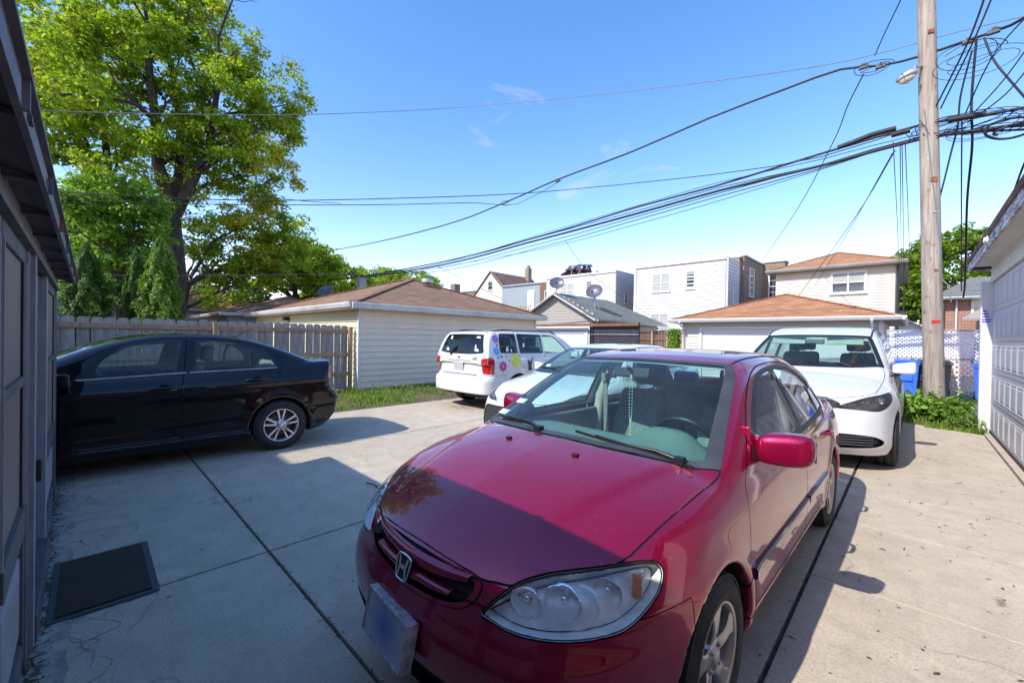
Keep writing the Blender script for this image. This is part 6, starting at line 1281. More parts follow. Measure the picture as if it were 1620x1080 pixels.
    band_strip(f, [(2.80 + .92 * t, 1.036 + .02 * t) for t in np.linspace(0, 1, 8)], .006, .014, 0, 'sill_strip', MATS['alloy_bright'], car)
    for sg in (1, -1):
        for lab, y, z in (('front_door', 2.57, .88), ('rear_door', 3.47, .923)):
            x = surf_x(f, y, z); m = MB(); m.T = Matrix.Scale(sg, 4, (1, 0, 0)); m.tube([(x + .002, y - .12, z - .004), (x + .03, y - .10, z - .002), (x + .034, y, z), (x + .03, y + .09, z + .004), (x, y + .115, z + .004)], [.010, .014, .015, .014, .010], 8)
            m.build('door_handle', MATS['paint_black'], P[(lab, sg)])
            m = MB(); m.T = Matrix.Scale(sg, 4, (1, 0, 0)) @ Matrix.Translation((x + .001, y, z - .004)); m.lathe([(0.001, .05), (.002, .046), (.0, .0)], 20, 0, 'x'); m.build('handle_recess', MATS['well'], P[(lab, sg)])
        mr = side_mirror(car, mirror_loc(f, 1.78, 1.0), sg, (.22, .14, .14), 'paint_black')
        m = MB(); m.obox((.13, -.075, -.0), (.18, .01, .035), (0, 0, .18)); m.build('mirror_indicator', MATS['seat_grey'], mr, bevel=.003)
    m = MB(); z = surf_z(f, 0, 3.42); m.tube([(0, 3.40, z), (0, 3.62, z + .13)], [.006, .003], 6); m.cbox((0, 3.38, z), (.05, .09, .03)); m.build('aerial', MATS['trim_black'], car)
    lining(car, sh, ['body', 'front_door', 'rear_door', 'fw_trim', 'rw_trim', 'panel_gap'], -.02, 'seat_grey', .98)
    simple_cabin(car, BLACK, 1.3, 3.9, [(.37, 2.55), (-.37, 2.55)], dash=1.35, dz=.99, zf=.28)
    rbox('rear_seat', (0, 3.45, .52), (1.3, .5, .2), .05, MATS['seat_fabric'], car); rbox('rear_backrest', (0, 3.82, .84), (1.3, .16, .55), .06, MATS['seat_fabric'], car, rot=(-.4, 0, 0))
    return car
def bolt(c, rot, pts): pass
def flower(car, f, y, z, r, mat, n=8, name='flower_decal'):
    """petalled vinyl sticker on the +x... cheek of the tail"""
    m = MB(); o = .006
    def P3(dy, dz, oo=o):
        return (-(surf_x(f, y + dy, z + dz) + oo), y + dy, z + dz)
    for k in range(n):
        a = 2 * math.pi * k / n; ca, sa = math.cos(a), math.sin(a); pts = []
        for q in range(8):
            b = 2 * math.pi * q / 8; u = r * (.62 + .38 * math.cos(b)); w = r * .26 * math.sin(b) * (1 + .25 * math.cos(b)); pts.append(P3(u * ca - w * sa, u * sa + w * ca))
        m.put(pts, [tuple(range(8))])
    m.put([P3(r * .22 * math.cos(a), r * .22 * math.sin(a)) for a in np.linspace(0, 2 * math.pi, 9)[:-1]], [tuple(range(8))])
    m.put([P3(r * .13 * math.cos(a), r * .13 * math.sin(a), o + .002) for a in np.linspace(0, 2 * math.pi, 9)[:-1]], [tuple(range(8))], 1)
    return m.build(name, [MATS[mat], MATS['white_label']], car)
def make_suv():
    car = thing('suv_car', 'white suv with flower stickers on its side, tail towards the camera', 'car', (-6.88, 10.10, 0), math.pi)
    sh = build_shell(SUV, 0.028); f = sh.f; R = sh.region; B = ['body']
    R('underbody', lambda v: v[:, 2] - (.27 + .02 * v[:, 1]), 0)
    R('wheel_well', lambda v: np.minimum(fld_wheel(.95, .35, .392)(v), fld_wheel(3.66, .35, .392)(v)), 0)
    R('rear_glass', fld_front([(0, 1.565), (.4, 1.56), (.56, 1.55), (.585, 1.53), (.69, 1.24), (.705, 1.20), (.68, 1.18), (.4, 1.155), (0, 1.15)], 4.2, sgn=-1), .006, B)
    R('tailgate', fld_front([(0, 1.63), (.55, 1.615), (.62, 1.58), (.73, 1.22), (.72, 1.05), (.66, .76), (.62, .71, 1), (0, .70)], 4.2, sgn=-1), .006, B)
    R('tail_light', fld_obl([(-2.70, .76, 1), (-2.745, 1.03), (-2.70, 1.07), (-2.49, 1.06), (-2.475, .76, 1)], -45, 6, .3, 3.6, -1), .005, ['body', 'tailgate', 'panel_gap'])
    R('rear_bumper', lambda v: np.maximum(v[:, 2] - .735, 4.08 - v[:, 1]), .005, B)
    W = [('w1', [(3.665, 1.175, 1), (3.66, 1.585, 1), (4.09, 1.585, 1), (4.14, 1.54), (4.185, 1.25), (4.165, 1.18, 1)]), ('w2', [(2.83, 1.165), (2.80, 1.58), (3.60, 1.588), (3.605, 1.17)]), ('w3', [(1.85, 1.16, 1), (2.05, 1.34), (2.3, 1.53), (2.42, 1.57), (2.74, 1.58, 1), (2.76, 1.165, 1)])]
    R('rear_door', fld_side([(2.78, .42, 1), (2.78, 1.62, 1), (3.66, 1.63, 1), (3.63, 1.1), (3.55, .9), (3.25, .6), (3.2, .42, 1)]), .006, B)
    R('front_door', fld_side([(1.55, .42, 1), (1.52, 1.0), (1.62, 1.16), (2.25, 1.58), (2.74, 1.62, 1), (2.78, .42, 1)]), .006, B)
    for n, p in W: R(n, fld_side([(*q[:2], 1) if n == 'w2' else q for q in p]), 0, ['body', 'rear_door', 'front_door', 'panel_gap'])
    R('windscreen', fld_top([(0, 1.2), (.75, 1.35, 1), (.62, 2.05, 1), (0, 1.98)], 1.1), 0, B)
    add_parts(car, sh, [('body', 'body', 'paint_white_warm', 0, 0, None), ('underbody', 'underbody', 'well', 0, 0, None), ('wheel_well', 'wheel_well', 'well', 4, 0, None), ('rear_glass', 'rear_window', 'glass_rear', 0, 0, None), ('tailgate', 'tailgate', 'paint_white_warm', 0, 0, None),
        ('tail_light', 'tail_light', 'lens_red', 1, .004, None), ('rear_bumper', 'rear_bumper', 'paint_white_warm', 0, 0, None), ('rear_door', 'door', 'paint_white_warm', 1, 0, None), ('front_door', 'door', 'paint_white_warm', 1, 0, None),
        ('w1', 'quarter_window', 'glass_rear', 1, 0, None), ('w2', 'side_window', 'glass_rear', 1, 0, 'rear_door'), ('w3', 'side_window', 'glass_side', 1, 0, 'front_door'), ('windscreen', 'windscreen', 'glass_ws', 0, 0, None), ('panel_gap', 'panel_gaps', 'well', 0, -.004, None)])
    for ya in (.95, 3.66):
        for sg in (1, -1): add_wheel(car, (sg * .78, ya, .35), sg, 'seven', .35, .225, .208, ('tyre', 'alloy'))
    for sg in (1, -1):                                      # roof rails, mirrors, handles
        pts = []
        for y in np.linspace(2.05, 4.25, 16):
            t = (y - 2.05) / 2.2; x = .60 + .02 * math.sin(t * 3); pts.append((sg * x, y, surf_z(f, x, y) + .055 * min(1, 9 * t, 9 * (1 - t)) + .005))
        m = MB(); m.tube(pts, .016, 8)
        m.build('roof_rail', MATS['trim_black'], car)
        side_mirror(car, mirror_loc(f, 1.75, 1.12), sg, (.20, .14, .15), 'paint_white_warm')
        for y in (2.70, 3.52): 
            x = surf_x(f, y, 1.04); m = MB(); m.T = Matrix.Scale(sg, 4, (1, 0, 0)); m.tube([(x, y - .09, 1.04), (x + .03, y - .07, 1.04), (x + .03, y + .06, 1.04), (x, y + .08, 1.04)], .012, 8); m.build('door_handle', MATS['paint_white_warm'], car)
    for y in (2.7, 3.65):
        m = MB(); m.tube([(-.6, y, surf_z(f, .6, y) + .055), (0, y, surf_z(f, 0, y) + .055), (.6, y, surf_z(f, .6, y) + .055)], .014, 8); m.build('roof_crossbar', MATS['trim_black'], car)
    yr = lambda x, z: SUV['L'] + .1 - surf_rear(f, x, z)
    def on_tail(x, z, o=.004): return (x, surf_rear(f, x, z) + o, z)
    m = MB()
    m.put([on_tail(x, z, .006) for x, z in ((-.155, .98), (.155, .98), (.155, .80), (-.155, .80))], [(0, 1, 2, 3)]); o = m.build('licence_plate', MATS['plate_blurred'], car)
    m = MB(); m.tube([on_tail(x, 1.03, .012) for x in np.linspace(-.36, .36, 9)], .016, 8); m.build('tailgate_handle', MATS['paint_white_warm'], car)
    m = MB(); m.tube([on_tail(x, 1.03, .002) for x in (-.2, 0, .2)], .01, 6); m.build('handle_shadow_gap', MATS['seat_grey'], car)
    m = MB(); m.put([on_tail(x, z, .01) for x, z in ((-.17, 1.635), (.17, 1.635), (.17, 1.605), (-.17, 1.605))], [(0, 1, 2, 3)]); m.build('brake_light', MATS['lens_red'], car)
    m = MB(); m.tube([on_tail(.28, 1.175, .02), on_tail(.0, 1.19, .02), on_tail(-.25, 1.185, .02)], [.014, .008, .005], 6); m.cbox(on_tail(.28, 1.15, .01), (.05, .04, .06)); m.build('rear_wiper', MATS['trim_black'], car)
    m = MB(); m.tube([on_tail(x, .735, .003) for x in np.linspace(-.55, .55, 9)], .009, 6); m.build('bumper_step', MATS['plastic_grey'], car)
    m = MB(); m.ball(on_tail(0, 1.075, .004), (.045, .006, .03), 14, 6); m.build('maker_emblem', MATS['chrome'], car)
    m = MB(); m.box((-.55, 4.38, .30), (.55, 4.46, .38)); m.tube([(.25, 4.3, .34), (.25, 4.66, .34)], .03, 8); m.box((.31, 4.55, .30), (.40, 4.64, .39), 0); m.box((-.12, 4.2, .27), (-.55, 4.5, .33)); flat('rusty_frame', (0.06, 0.035, 0.028), 0.85, var=.4, nscale=12); m.build('tow_hitch', MATS['rusty_frame'], car)
    m = MB(); m.lathe([(-.03, .045), (.03, .045)], 12, 0); 
    for (x, z, w, h_) in ((.45, 1.24, .10, .07), (-.46, 1.50, .13, .04), (-.50, 1.24, .13, .06), (.42, 1.49, .07, .08), (-.45, 1.30, .04, .10)):
        m = MB(); m.put([on_tail(x - w / 2, z - h_ / 2), on_tail(x + w / 2, z - h_ / 2 * .6), on_tail(x + w / 2 * .7, z + h_ / 2), on_tail(x - w / 4, z + h_ / 2 * .8)], [(0, 1, 2, 3)]); m.build('window_sticker', MATS['white_label'], car)
    flat('decal_dark', (.03, .03, .03), .5)
    m = MB(); m.put([on_tail(x, z) for x, z in ((-.42, 1.10), (-.56, 1.10), (-.56, 1.03), (-.42, 1.03))], [(0, 1, 2, 3)]); m.build('sticker', [MATS['seat_grey']], car)
    for i, (nm, col) in enumerate((('decal_purple', (.22, .10, .55)), ('decal_blue', (.05, .32, .75)), ('decal_pink', (.62, .03, .25)), ('decal_yellow', (.72, .72, .03)), ('decal_orange', (.8, .25, .08)), ('decal_green', (.03, .45, .20)), ('decal_rose', (.75, .30, .35)))): flat(nm, col, .4)
    for (y, z, r, mt) in ((4.26, 1.475, .085, 'decal_purple'), (4.285, 1.225, .085, 'decal_blue'), (4.15, .915, .11, 'decal_pink'), (3.76, 1.03, .155, 'decal_yellow')): flower(car, f, y, z, r, mt)
    for (y, z, r, mt) in ((4.22, 1.575, .038, 'decal_orange'), (4.24, 1.335, .035, 'decal_dark'), (4.27, 1.095, .036, 'decal_green'), (4.17, 1.11, .036, 'decal_purple'), (4.03, 1.09, .03, 'decal_rose'), (3.96, 1.03, .036, 'decal_rose'), (3.83, .0 + 1.0, .02, 'decal_orange'), (4.03, 1.14, .02, 'decal_green'), (3.22, 1.05, .05, 'decal_purple')): flower(car, f, y, z, r, mt, 5)
    m = MB(); p = [(3.38, .80), (3.38, .93), (3.40, 1.0), (3.37, 1.05), (3.34, 1.0), (3.30, 1.0), (3.27, 1.05), (3.25, .98), (3.28, .92), (3.26, .80)]; m.put([(-(surf_x(f, a, b) + .005), a, b) for a, b in p], [tuple(range(len(p)))]); m.build('cat_silhouette_decal', MATS['decal_dark'], car)
    for y, z, w in ((3.98, 1.23, .09), (3.86, 1.22, .05), (3.45, 1.32, .08)):
        m = MB(); x = -(surf_x(f, y, z) + .004); m.put([(x, y - w / 2, z - w * .6), (x, y + w / 2, z - w * .6), (x - .0, y + w / 4, z + w), (x, y - w / 3, z + w * .8)], [(0, 1, 2, 3)]); m.build('window_sticker', MATS['white_label'], car)
    lining(car, sh, ['body', 'tailgate', 'front_door', 'rear_door'], -.03, 'seat_grey', 1.05)
    simple_cabin(car, SUV, 1.3, 4.4, [(.4, 2.3), (-.4, 2.3), (.4, 3.25), (-.4, 3.25)], 'seat_grey', zf=.45, dash=1.3, dz=1.1)
    return car
def surf_rear(f, x, z):
    t = np.linspace(5.4, 2.5, 2400); v = f(np.full(2400, x), t, np.full(2400, z)); return float(t[int(np.argmax(v < 0))])
def make_white():
    car = thing('sedan_car', 'white sedan with black mesh grille, tucked behind the dark red sedan', 'car', (-3.62, 3.75, 0), 0)
    sh = build_shell(WHITE, 0.026); f = sh.f; R = sh.region; B = ['body']
    R('underbody', lambda v: v[:, 2] - .185, 0)
    R('wheel_well', lambda v: np.minimum(fld_wheel(.95, .325, .352)(v), fld_wheel(3.65, .325, .352)(v)), 0)
    R('hood', fld_top([(0, .10), (.4, .15), (.62, .30), (.72, .6), (.77, 1.1), (.76, 1.25, 1), (.4, 1.1), (0, 1.06)], .6), .006, B)
    R('windscreen_frit', fld_top([(0, 1.08), (.4, 1.12), (.74, 1.28, 1), (.55, 2.02, 1), (0, 1.94)], .9), 0, B)
    R('windscreen', fld_top([(0, 1.13), (.4, 1.17), (.68, 1.30, 1), (.52, 1.98, 1), (0, 1.91)], .9), 0, ['windscreen_frit'])
    R('headlight', fld_obl([(.34, .655, 1), (.47, .70), (.62, .735), (.78, .79), (1.0, .83), (1.06, .82), (1.02, .76), (.86, .71), (.7, .68), (.5, .655)], 45), .006, ['body', 'hood', 'panel_gap'])
    R('grille', fld_front([(0, .60), (.5, .59), (.62, .57), (.69, .50), (.72, .36), (.66, .25), (.5, .21), (0, .20)], .9), .01, B)
    R('front_door', fld_side([(1.35, .3, 1), (1.35, .9), (1.5, 1.05), (2.0, 1.34), (2.6, 1.39, 1), (2.6, .3, 1)]), .006, B)
    R('rear_door', fld_side([(2.6, .3, 1), (2.6, 1.39, 1), (3.3, 1.33), (3.7, 1.12), (3.6, .8), (3.25, .45), (3.2, .3, 1)]), .006, B)
    R('fw', fld_side([(1.6, 1.02, 1), (1.85, 1.2), (2.1, 1.31), (2.55, 1.35, 1), (2.52, 1.03, 1)]), 0, ['front_door'])
    R('rw', fld_side([(2.66, 1.03, 1), (2.66, 1.35, 1), (3.1, 1.33), (3.4, 1.23), (3.6, 1.06, 1)]), 0, ['rear_door'])
    P = add_parts(car, sh, [('body', 'body', 'paint_white', 0, 0, None), ('underbody', 'underbody', 'well', 0, 0, None), ('wheel_well', 'wheel_well', 'well', 4, 0, None), ('hood', 'bonnet', 'paint_white', 0, 0, None),
        ('windscreen_frit', 'windscreen_seal', 'trim_black', 0, .001, None), ('windscreen', 'windscreen', 'glass_ws', 0, 0, None), ('headlight', 'headlight', 'glass_lens', 1, .003, None), ('grille', 'grille', 'grille_mesh', 0, -.012, None),
        ('front_door', 'door', 'paint_white', 1, 0, None), ('rear_door', 'door', 'paint_white', 1, 0, None), ('fw', 'side_window', 'glass_side', 1, 0, 'front_door'), ('rw', 'side_window', 'glass_side', 1, 0, 'rear_door'), ('panel_gap', 'panel_gaps', 'well', 0, -.004, None)])
    for sg in (1, -1):
        r = sh.part('headlight', (lambda c: c[:, 0] > 0) if sg > 0 else (lambda c: c[:, 0] < 0), -.03); link_mesh('lamp_housing', shell_mesh('lamp_housing', r), MATS['lamp_dark'], P[('headlight', sg)])
        side_mirror(car, mirror_loc(f, 1.62, 1.02), sg, (.21, .14, .14), 'paint_white')
    for ya in (.95, 3.65):
        for sg in (1, -1): add_wheel(car, (sg * .775, ya, .325), sg, 'seven', .325, .205, .208, ('tyre', 'alloy'))
    on = lambda x, y, o=.012: (x, y, surf_z(f, x, y) + o)
    wiper(car, [on(.55, 1.22), on(.6, 1.25), on(.0, 1.19)]); wiper(car, [on(-.1, 1.13), on(-.14, 1.17), on(-.62, 1.32)])
    m = MB(); y = 1.36; m.obox((-.50, y, surf_z(f, .50, y) + .002), (.08, .06, .001), (rad(28), 0, 0)); m.build('window_sticker', MATS['white_label'], car)
    lining(car, sh, ['body', 'front_door', 'rear_door', 'windscreen_frit'], -.02, 'seat_grey', 1.0)
    simple_cabin(car, WHITE, 1.2, 3.9, [(.37, 2.3), (-.37, 2.3)], dash=1.2, dz=.96, zf=.28)
    rbox('rear_backrest', (0, 3.5, .82), (1.25, .16, .55), .06, MATS['seat_fabric'], car, rot=(-.35, 0, 0))
    return car
def make_van():
    car = thing('minivan_car', 'white minivan facing the camera directly behind the dark red sedan', 'minivan', (-1.10, 6.0, 0), 0)
    sh = build_shell(VAN, 0.027); f = sh.f; R = sh.region; B = ['body']
    R('underbody', lambda v: v[:, 2] - .2, 0)
    R('wheel_well', lambda v: np.minimum(fld_wheel(1.0, .36, .388, .95)(v), fld_wheel(4.09, .36, .388, .95)(v)), 0)
    R('hood', fld_top([(0, .165), (.4, .20), (.55, .27), (.72, .42), (.80, .54, 1), (.83, .9), (.85, 1.33), (.82, 1.45, 1), (.5, 1.28), (0, 1.20)], .82), .006, B)
    R('windscreen_frit', fld_top([(0, 1.22), (.5, 1.30), (.845, 1.47, 1), (.66, 2.18, 1), (0, 2.11)], 1.0), 0, B)
    R('windscreen', fld_top([(0, 1.28), (.5, 1.35), (.785, 1.49, 1), (.62, 2.12, 1), (0, 2.06)], 1.0), 0, ['windscreen_frit'])
    c, s = math.cos(rad(45)), math.sin(rad(45))
    hl = [(.478, .155, .745, 1), (.53, .19, .785), (.72, .411, .872), (.90, .78, .915), (.925, .80, .905), (.925, .723, .854), (.885, .562, .775), (.817, .406, .725), (.678, .264, .735)]
    R('headlight', fld_obl([(p[0] * c + p[1] * s, p[2], *p[3:]) for p in hl], 45), .007, ['body', 'hood', 'panel_gap'])
    R('grille', fld_front([(0, .86), (.35, .855), (.50, .80), (.49, .75), (.3, .735), (0, .73)], .7), .008, ['body', 'hood', 'panel_gap'])
    R('lower_intake', fld_front([(0, .46), (.55, .455), (.80, .435), (.885, .385), (.88, .345), (.80, .315), (.5, .295), (0, .29)], .9), .008, B)
    R('front_door', fld_side([(1.55, .35, 1), (1.55, 1.0), (1.65, 1.18), (2.2, 1.58), (2.75, 1.68, 1), (2.75, .35, 1)]), .006, B)
    R('sliding_door', fld_side([(2.75, .35, 1), (2.75, 1.68, 1), (3.7, 1.68, 1), (3.7, .9), (3.62, .35, 1)]), .006, B)
    R('fw', fld_side([(1.85, 1.16, 1), (2.2, 1.46), (2.5, 1.58), (2.68, 1.60, 1), (2.68, 1.16, 1)]), 0, ['front_door'])
    R('rw', fld_side([(2.82, 1.16, 1), (2.82, 1.60, 1), (3.62, 1.60, 1), (3.62, 1.16, 1)]), 0, ['sliding_door'])
    R('rear_glass', fld_front([(0, 1.62), (.6, 1.60), (.72, 1.2), (.68, 1.12, 1), (0, 1.10)], 4.6, sgn=-1), .006, B)
    R('third_window', fld_side([(3.8, 1.17, 1), (3.8, 1.60, 1), (4.6, 1.57), (4.75, 1.3), (4.7, 1.17, 1)]), .006, B)
    P = add_parts(car, sh, [('rear_glass', 'rear_window', 'glass_clear', 0, 0, None), ('third_window', 'quarter_window', 'glass_side', 1, 0, None), ('body', 'body', 'paint_white', 0, 0, None), ('underbody', 'underbody', 'well', 0, 0, None), ('wheel_well', 'wheel_well', 'well', 4, 0, None), ('hood', 'bonnet', 'paint_white', 0, 0, None),
        ('windscreen_frit', 'windscreen_seal', 'trim_black', 0, .001, None), ('windscreen', 'windscreen', 'glass_van', 0, 0, None), ('headlight', 'headlight', 'glass_lens', 1, .003, None), ('grille', 'grille', 'grille_mesh', 0, -.02, None), ('lower_intake', 'lower_intake', 'trim_black', 0, -.03, None),
        ('front_door', 'door', 'paint_white', 1, 0, None), ('sliding_door', 'door', 'paint_white', 1, 0, None), ('fw', 'side_window', 'glass_side', 1, 0, 'front_door'), ('rw', 'side_window', 'glass_side', 1, 0, 'sliding_door'), ('panel_gap', 'panel_gaps', 'well', 0, -.004, None)])
    for sg in (1, -1):
        r = sh.part('headlight', (lambda q: q[:, 0] > 0) if sg > 0 else (lambda q: q[:, 0] < 0), -.085); link_mesh('lamp_housing', shell_mesh('lamp_housing', r), MATS['lamp_dark'], P[('headlight', sg)])
        for (x, y, z, rr) in ((.70, .43, .80, .05), (.83, .62, .835, .055)):
            m = MB(); m.T = Matrix.Translation((sg * x, y, z)) @ Matrix.Rotation(sg * rad(35), 4, 'Z') @ Matrix.Rotation(rad(90), 4, 'X'); m.lathe([(.02, rr)] + [(-.03 + .05 * (q / 6) ** 2, rr * q / 6) for q in range(6, 0, -1)], 24, 0, 'z'); m.ball((0, 0, 0), .012, 10, 6); keep_inside(m.build('lamp_reflector', MATS['reflector'], P[('headlight', sg)]), f, .006)
        m = MB(); m.T = Matrix.Translation((sg * .60, .305, .782)) @ Matrix.Rotation(sg * rad(45), 4, 'Z'); m.cbox((0, 0, 0), (.09, .02, .03)); keep_inside(m.build('amber_bulb', MATS['lens_amber'], P[('headlight', sg)], bevel=.006), f, .006)
        for z in (.33, .365, .40, .435): pass
        side_mirror(car, mirror_loc(f, 1.66, 1.17), sg, (.235, .15, .17), 'paint_white')
        pts = []
        for y in np.linspace(2.16, 4.6, 16): x = .655 + .01 * math.sin(y); pts.append((sg * x, y, surf_z(f, x, y, 1.95) + .003))
        m = MB(); m.tube(pts, .013, 6); m.build('roof_moulding', MATS['trim_black'], car)
        m = MB(); z = 1.60; m.obox((sg * .36, 2.13, 1.535), (.44, .02, .11), (rad(-25), 0, 0)); m.build('sun_visor', MATS['cream_trim'], car, bevel=.006)
    m = MB()
    for z in (.335, .365, .395, .425):
        m.tube([(x, surf_y(f, abs(x), z) + .01, z) for x in np.linspace(-.80, .80, 25)], .006, 6)
    m.build('intake_slats', MATS['plastic_grey'], car)
    m = MB(); m.obox((0, 2.04, 1.525), (.24, .03, .075), (rad(-15), 0, 0)); m.build('rear_view_mirror', MATS['trim_black'], car, bevel=.01)
    m = MB(); pts = [(x, surf_y(f, abs(x), .85) - .004, .845 - .02 * abs(x)) for x in np.linspace(-.46, .46, 15)]; m.tube(pts, .010, 6); m.build('grille_trim', MATS['chrome'], car)
    for ya in (1.0, 4.09):
        for sg in (1, -1): add_wheel(car, (sg * .875, ya, .36), sg, 'seven', .36, .235, .216, ('tyre', 'alloy'))
    on = lambda x, y, o=.012: (x, y, surf_z(f, x, y, 1.95) + o)
    wiper(car, [on(.5, 1.32), on(.62, 1.40), on(.02, 1.31)]); wiper(car, [on(-.05, 1.24), on(-.10, 1.29), on(-.68, 1.42)])
    lining(car, sh, ['body', 'front_door', 'sliding_door', 'windscreen_frit'], -.02, 'cream_trim', 1.12)
    simple_cabin(car, VAN, 1.5, 4.9, [(.42, 2.75), (-.42, 2.75), (.42, 3.75), (-.42, 3.75)], dash=1.4, dz=1.10, zf=.50, w=.82)
    return car
glass('glass_rear', (0.16, 0.19, 0.19), 0.0, 1.55, 0.02); glass('glass_van', (0.62, 0.84, 0.79), 0.0, 1.5, 0.03)
make_black(); make_suv(); make_white(); make_van()
# ------------------------------------------------------------------ trees and plants
def leaf_mat(name, c1, c2, trans=.45):
    t = NT(name); g = t.node('ShaderNodeNewGeometry').outputs['Random Per Island']; v = t.coords('Object'); n = t.noise(v, .35, 3)
    c = t.ramp(t.math('ADD', t.math('MULTIPLY', g, .55), t.math('MULTIPLY', n, .5)), [(.25, c1), (.75, c2)]); d = t.node('ShaderNodeBsdfPrincipled', Roughness=.55); t.l.new(c, d.inputs['Base Color'])
    tl = t.node('ShaderNodeBsdfTranslucent'); t.l.new(t.mix(1.0, c, (1.35, 1.35, .8), 'MULTIPLY'), tl.inputs[0]); ms = t.n.new('ShaderNodeMixShader'); ms.inputs[0].default_value = trans; t.l.new(d.outputs[0], ms.inputs[1]); t.l.new(tl.outputs[0], ms.inputs[2]); t.l.new(ms.outputs[0], t.out.inputs[0]); MATS[name] = t.m
leaf_mat('leaf_maple', (.13, .24, .014), (.36, .46, .035), .55); leaf_mat('leaf_gold', (.30, .34, .03), (.50, .48, .06), .5); leaf_mat('leaf_dark', (.05, .11, .014), (.13, .22, .025), .4); leaf_mat('leaf_mid', (.10, .19, .014), (.27, .37, .03), .5); leaf_mat('leaf_purple', (.06, .012, .018), (.12, .03, .035)); leaf_mat('leaf_bush', (.10, .22, .02), (.26, .42, .04)); leaf_mat('grass', (.09, .19, .015), (.26, .36, .06)); leaf_mat('leaf_shrub', (.08, .18, .012), (.24, .36, .03), .4)
t = NT('bark'); n = t.noise(t.coords('Object', (1, 1, .25)), 9, 7, .7); t.pbsdf(t.ramp(n, [(.35, (.018, .014, .012)), (.7, (.085, .07, .055))]), .9, 0, t.bump(n, .9, .05)); MATS['bark'] = t.m
def quads_mesh(name, cen, sx, sy, nrm, mat, parent=None, lobes=False):
    """many small leaf faces: pointed six-sided leaves"""
    n = len(cen); nrm = nrm / (np.linalg.norm(nrm, axis=1, keepdims=True) + 1e-9); a = rng.normal(size=(n, 3)); u = np.cross(nrm, a); u /= np.linalg.norm(u, axis=1, keepdims=True) + 1e-9; w = np.cross(nrm, u)
    sx = np.broadcast_to(sx, n)[:, None]; sy = np.broadcast_to(sy, n)[:, None]
    prof = [(-1, 0), (-.35, -.62), (.35, -.55), (1, 0), (.3, .6), (-.4, .55)]; k = len(prof)
    V = np.stack([cen + u * sx * p[0] + w * sy * p[1] + nrm * sx * (.25 * abs(p[1])) for p in prof], 1).reshape(-1, 3)
    me = bpy.data.meshes.new(name); me.vertices.add(len(V)); me.vertices.foreach_set('co', V.astype(np.float32).ravel()); me.loops.add(n * k); me.loops.foreach_set('vertex_index', np.arange(n * k, dtype=np.int32))
    me.polygons.add(n); me.polygons.foreach_set('loop_start', np.arange(0, n * k, k, dtype=np.int32)); me.polygons.foreach_set('loop_total', np.full(n, k, dtype=np.int32)); me.update(calc_edges=True)
    return link_mesh(name, me, MATS[mat], parent)
def leaf_cloud(clusters, per, spread, flat_=.55, droop=0):
    c = np.repeat(np.asarray(clusters), per, axis=0); d = rng.normal(size=c.shape); d /= np.linalg.norm(d, axis=1, keepdims=True); r = rng.random(len(c))[:, None] ** .45
    off = d * r * np.array([spread, spread, spread * flat_]); nn = d * .5 + rng.normal(size=c.shape) * .45 + np.array([0, 0, .75]); return c + off, nn
def grow(m, p, d, r, L, depth, tips, bend=.35, split=3):
    """a limb that forks into ever thinner ones"""
    pts = [p.copy()]; rs = [r]; n = 4
    for i in range(n):
        d = (d + Vector((random.gauss(0, bend), random.gauss(0, bend), random.gauss(0, bend) + .04)) * .45).normalized(); p = p + d * (L / n); pts.append(p.copy()); rs.append(r * (1 - .45 * (i + 1) / n))
    m.tube(pts, rs, 6 if r > .04 else 4, caps=False)
    if depth <= 0: tips.append(p.copy()); tips.append(pts[2]); return
    for k in range(split):
        q = pts[random.choice([2, 3, 4])] if k else p; nd = (d + Vector((random.gauss(0, .6), random.gauss(0, .6), random.gauss(0, .45)))).normalized(); grow(m, q, nd, rs[-1] * .75, L * random.uniform(.6, .8), depth - 1, tips, bend, split)
def inpoly(p, poly):
    x, y = p; ins = False; j = len(poly) - 1
    for i in range(len(poly)):
        if (poly[i][1] > y) != (poly[j][1] > y) and x < (poly[j][0] - poly[i][0]) * (y - poly[i][1]) / (poly[j][1] - poly[i][1]) + poly[i][0]: ins = not ins
        j = i
    return ins
from mathutils import noise as mnoise
def crown_fill(outline, X0, dx, step, thr, sc=.45, seed=0.0):
    """cluster centres spread through a crown volume; outline is the crown's own profile (y, z) at its distance"""
    out = []; ys = [p[0] for p in outline]; zs = [p[1] for p in outline]
    y = min(ys)
    while y < max(ys):
        z = min(zs)
        while z < max(zs):
            if inpoly((y, z), outline):
                k = int(2 * dx / step / 1.6)
                for _ in range(max(1, k)):
                    x = X0 + random.uniform(-dx * 1.6, dx * .25); q = Vector((x * sc, y * sc + seed, z * sc))
                    if mnoise.noise(q) + .45 * mnoise.noise(q * 2.7) > thr: out.append((x + random.uniform(-.3, .3), y + random.uniform(-step, step) * .7, z + random.uniform(-step, step) * .7))
            z += step
        y += step
    return out
def YZ(px, py, X): p = PX(px, py, X=X); return (p.y, p.z)
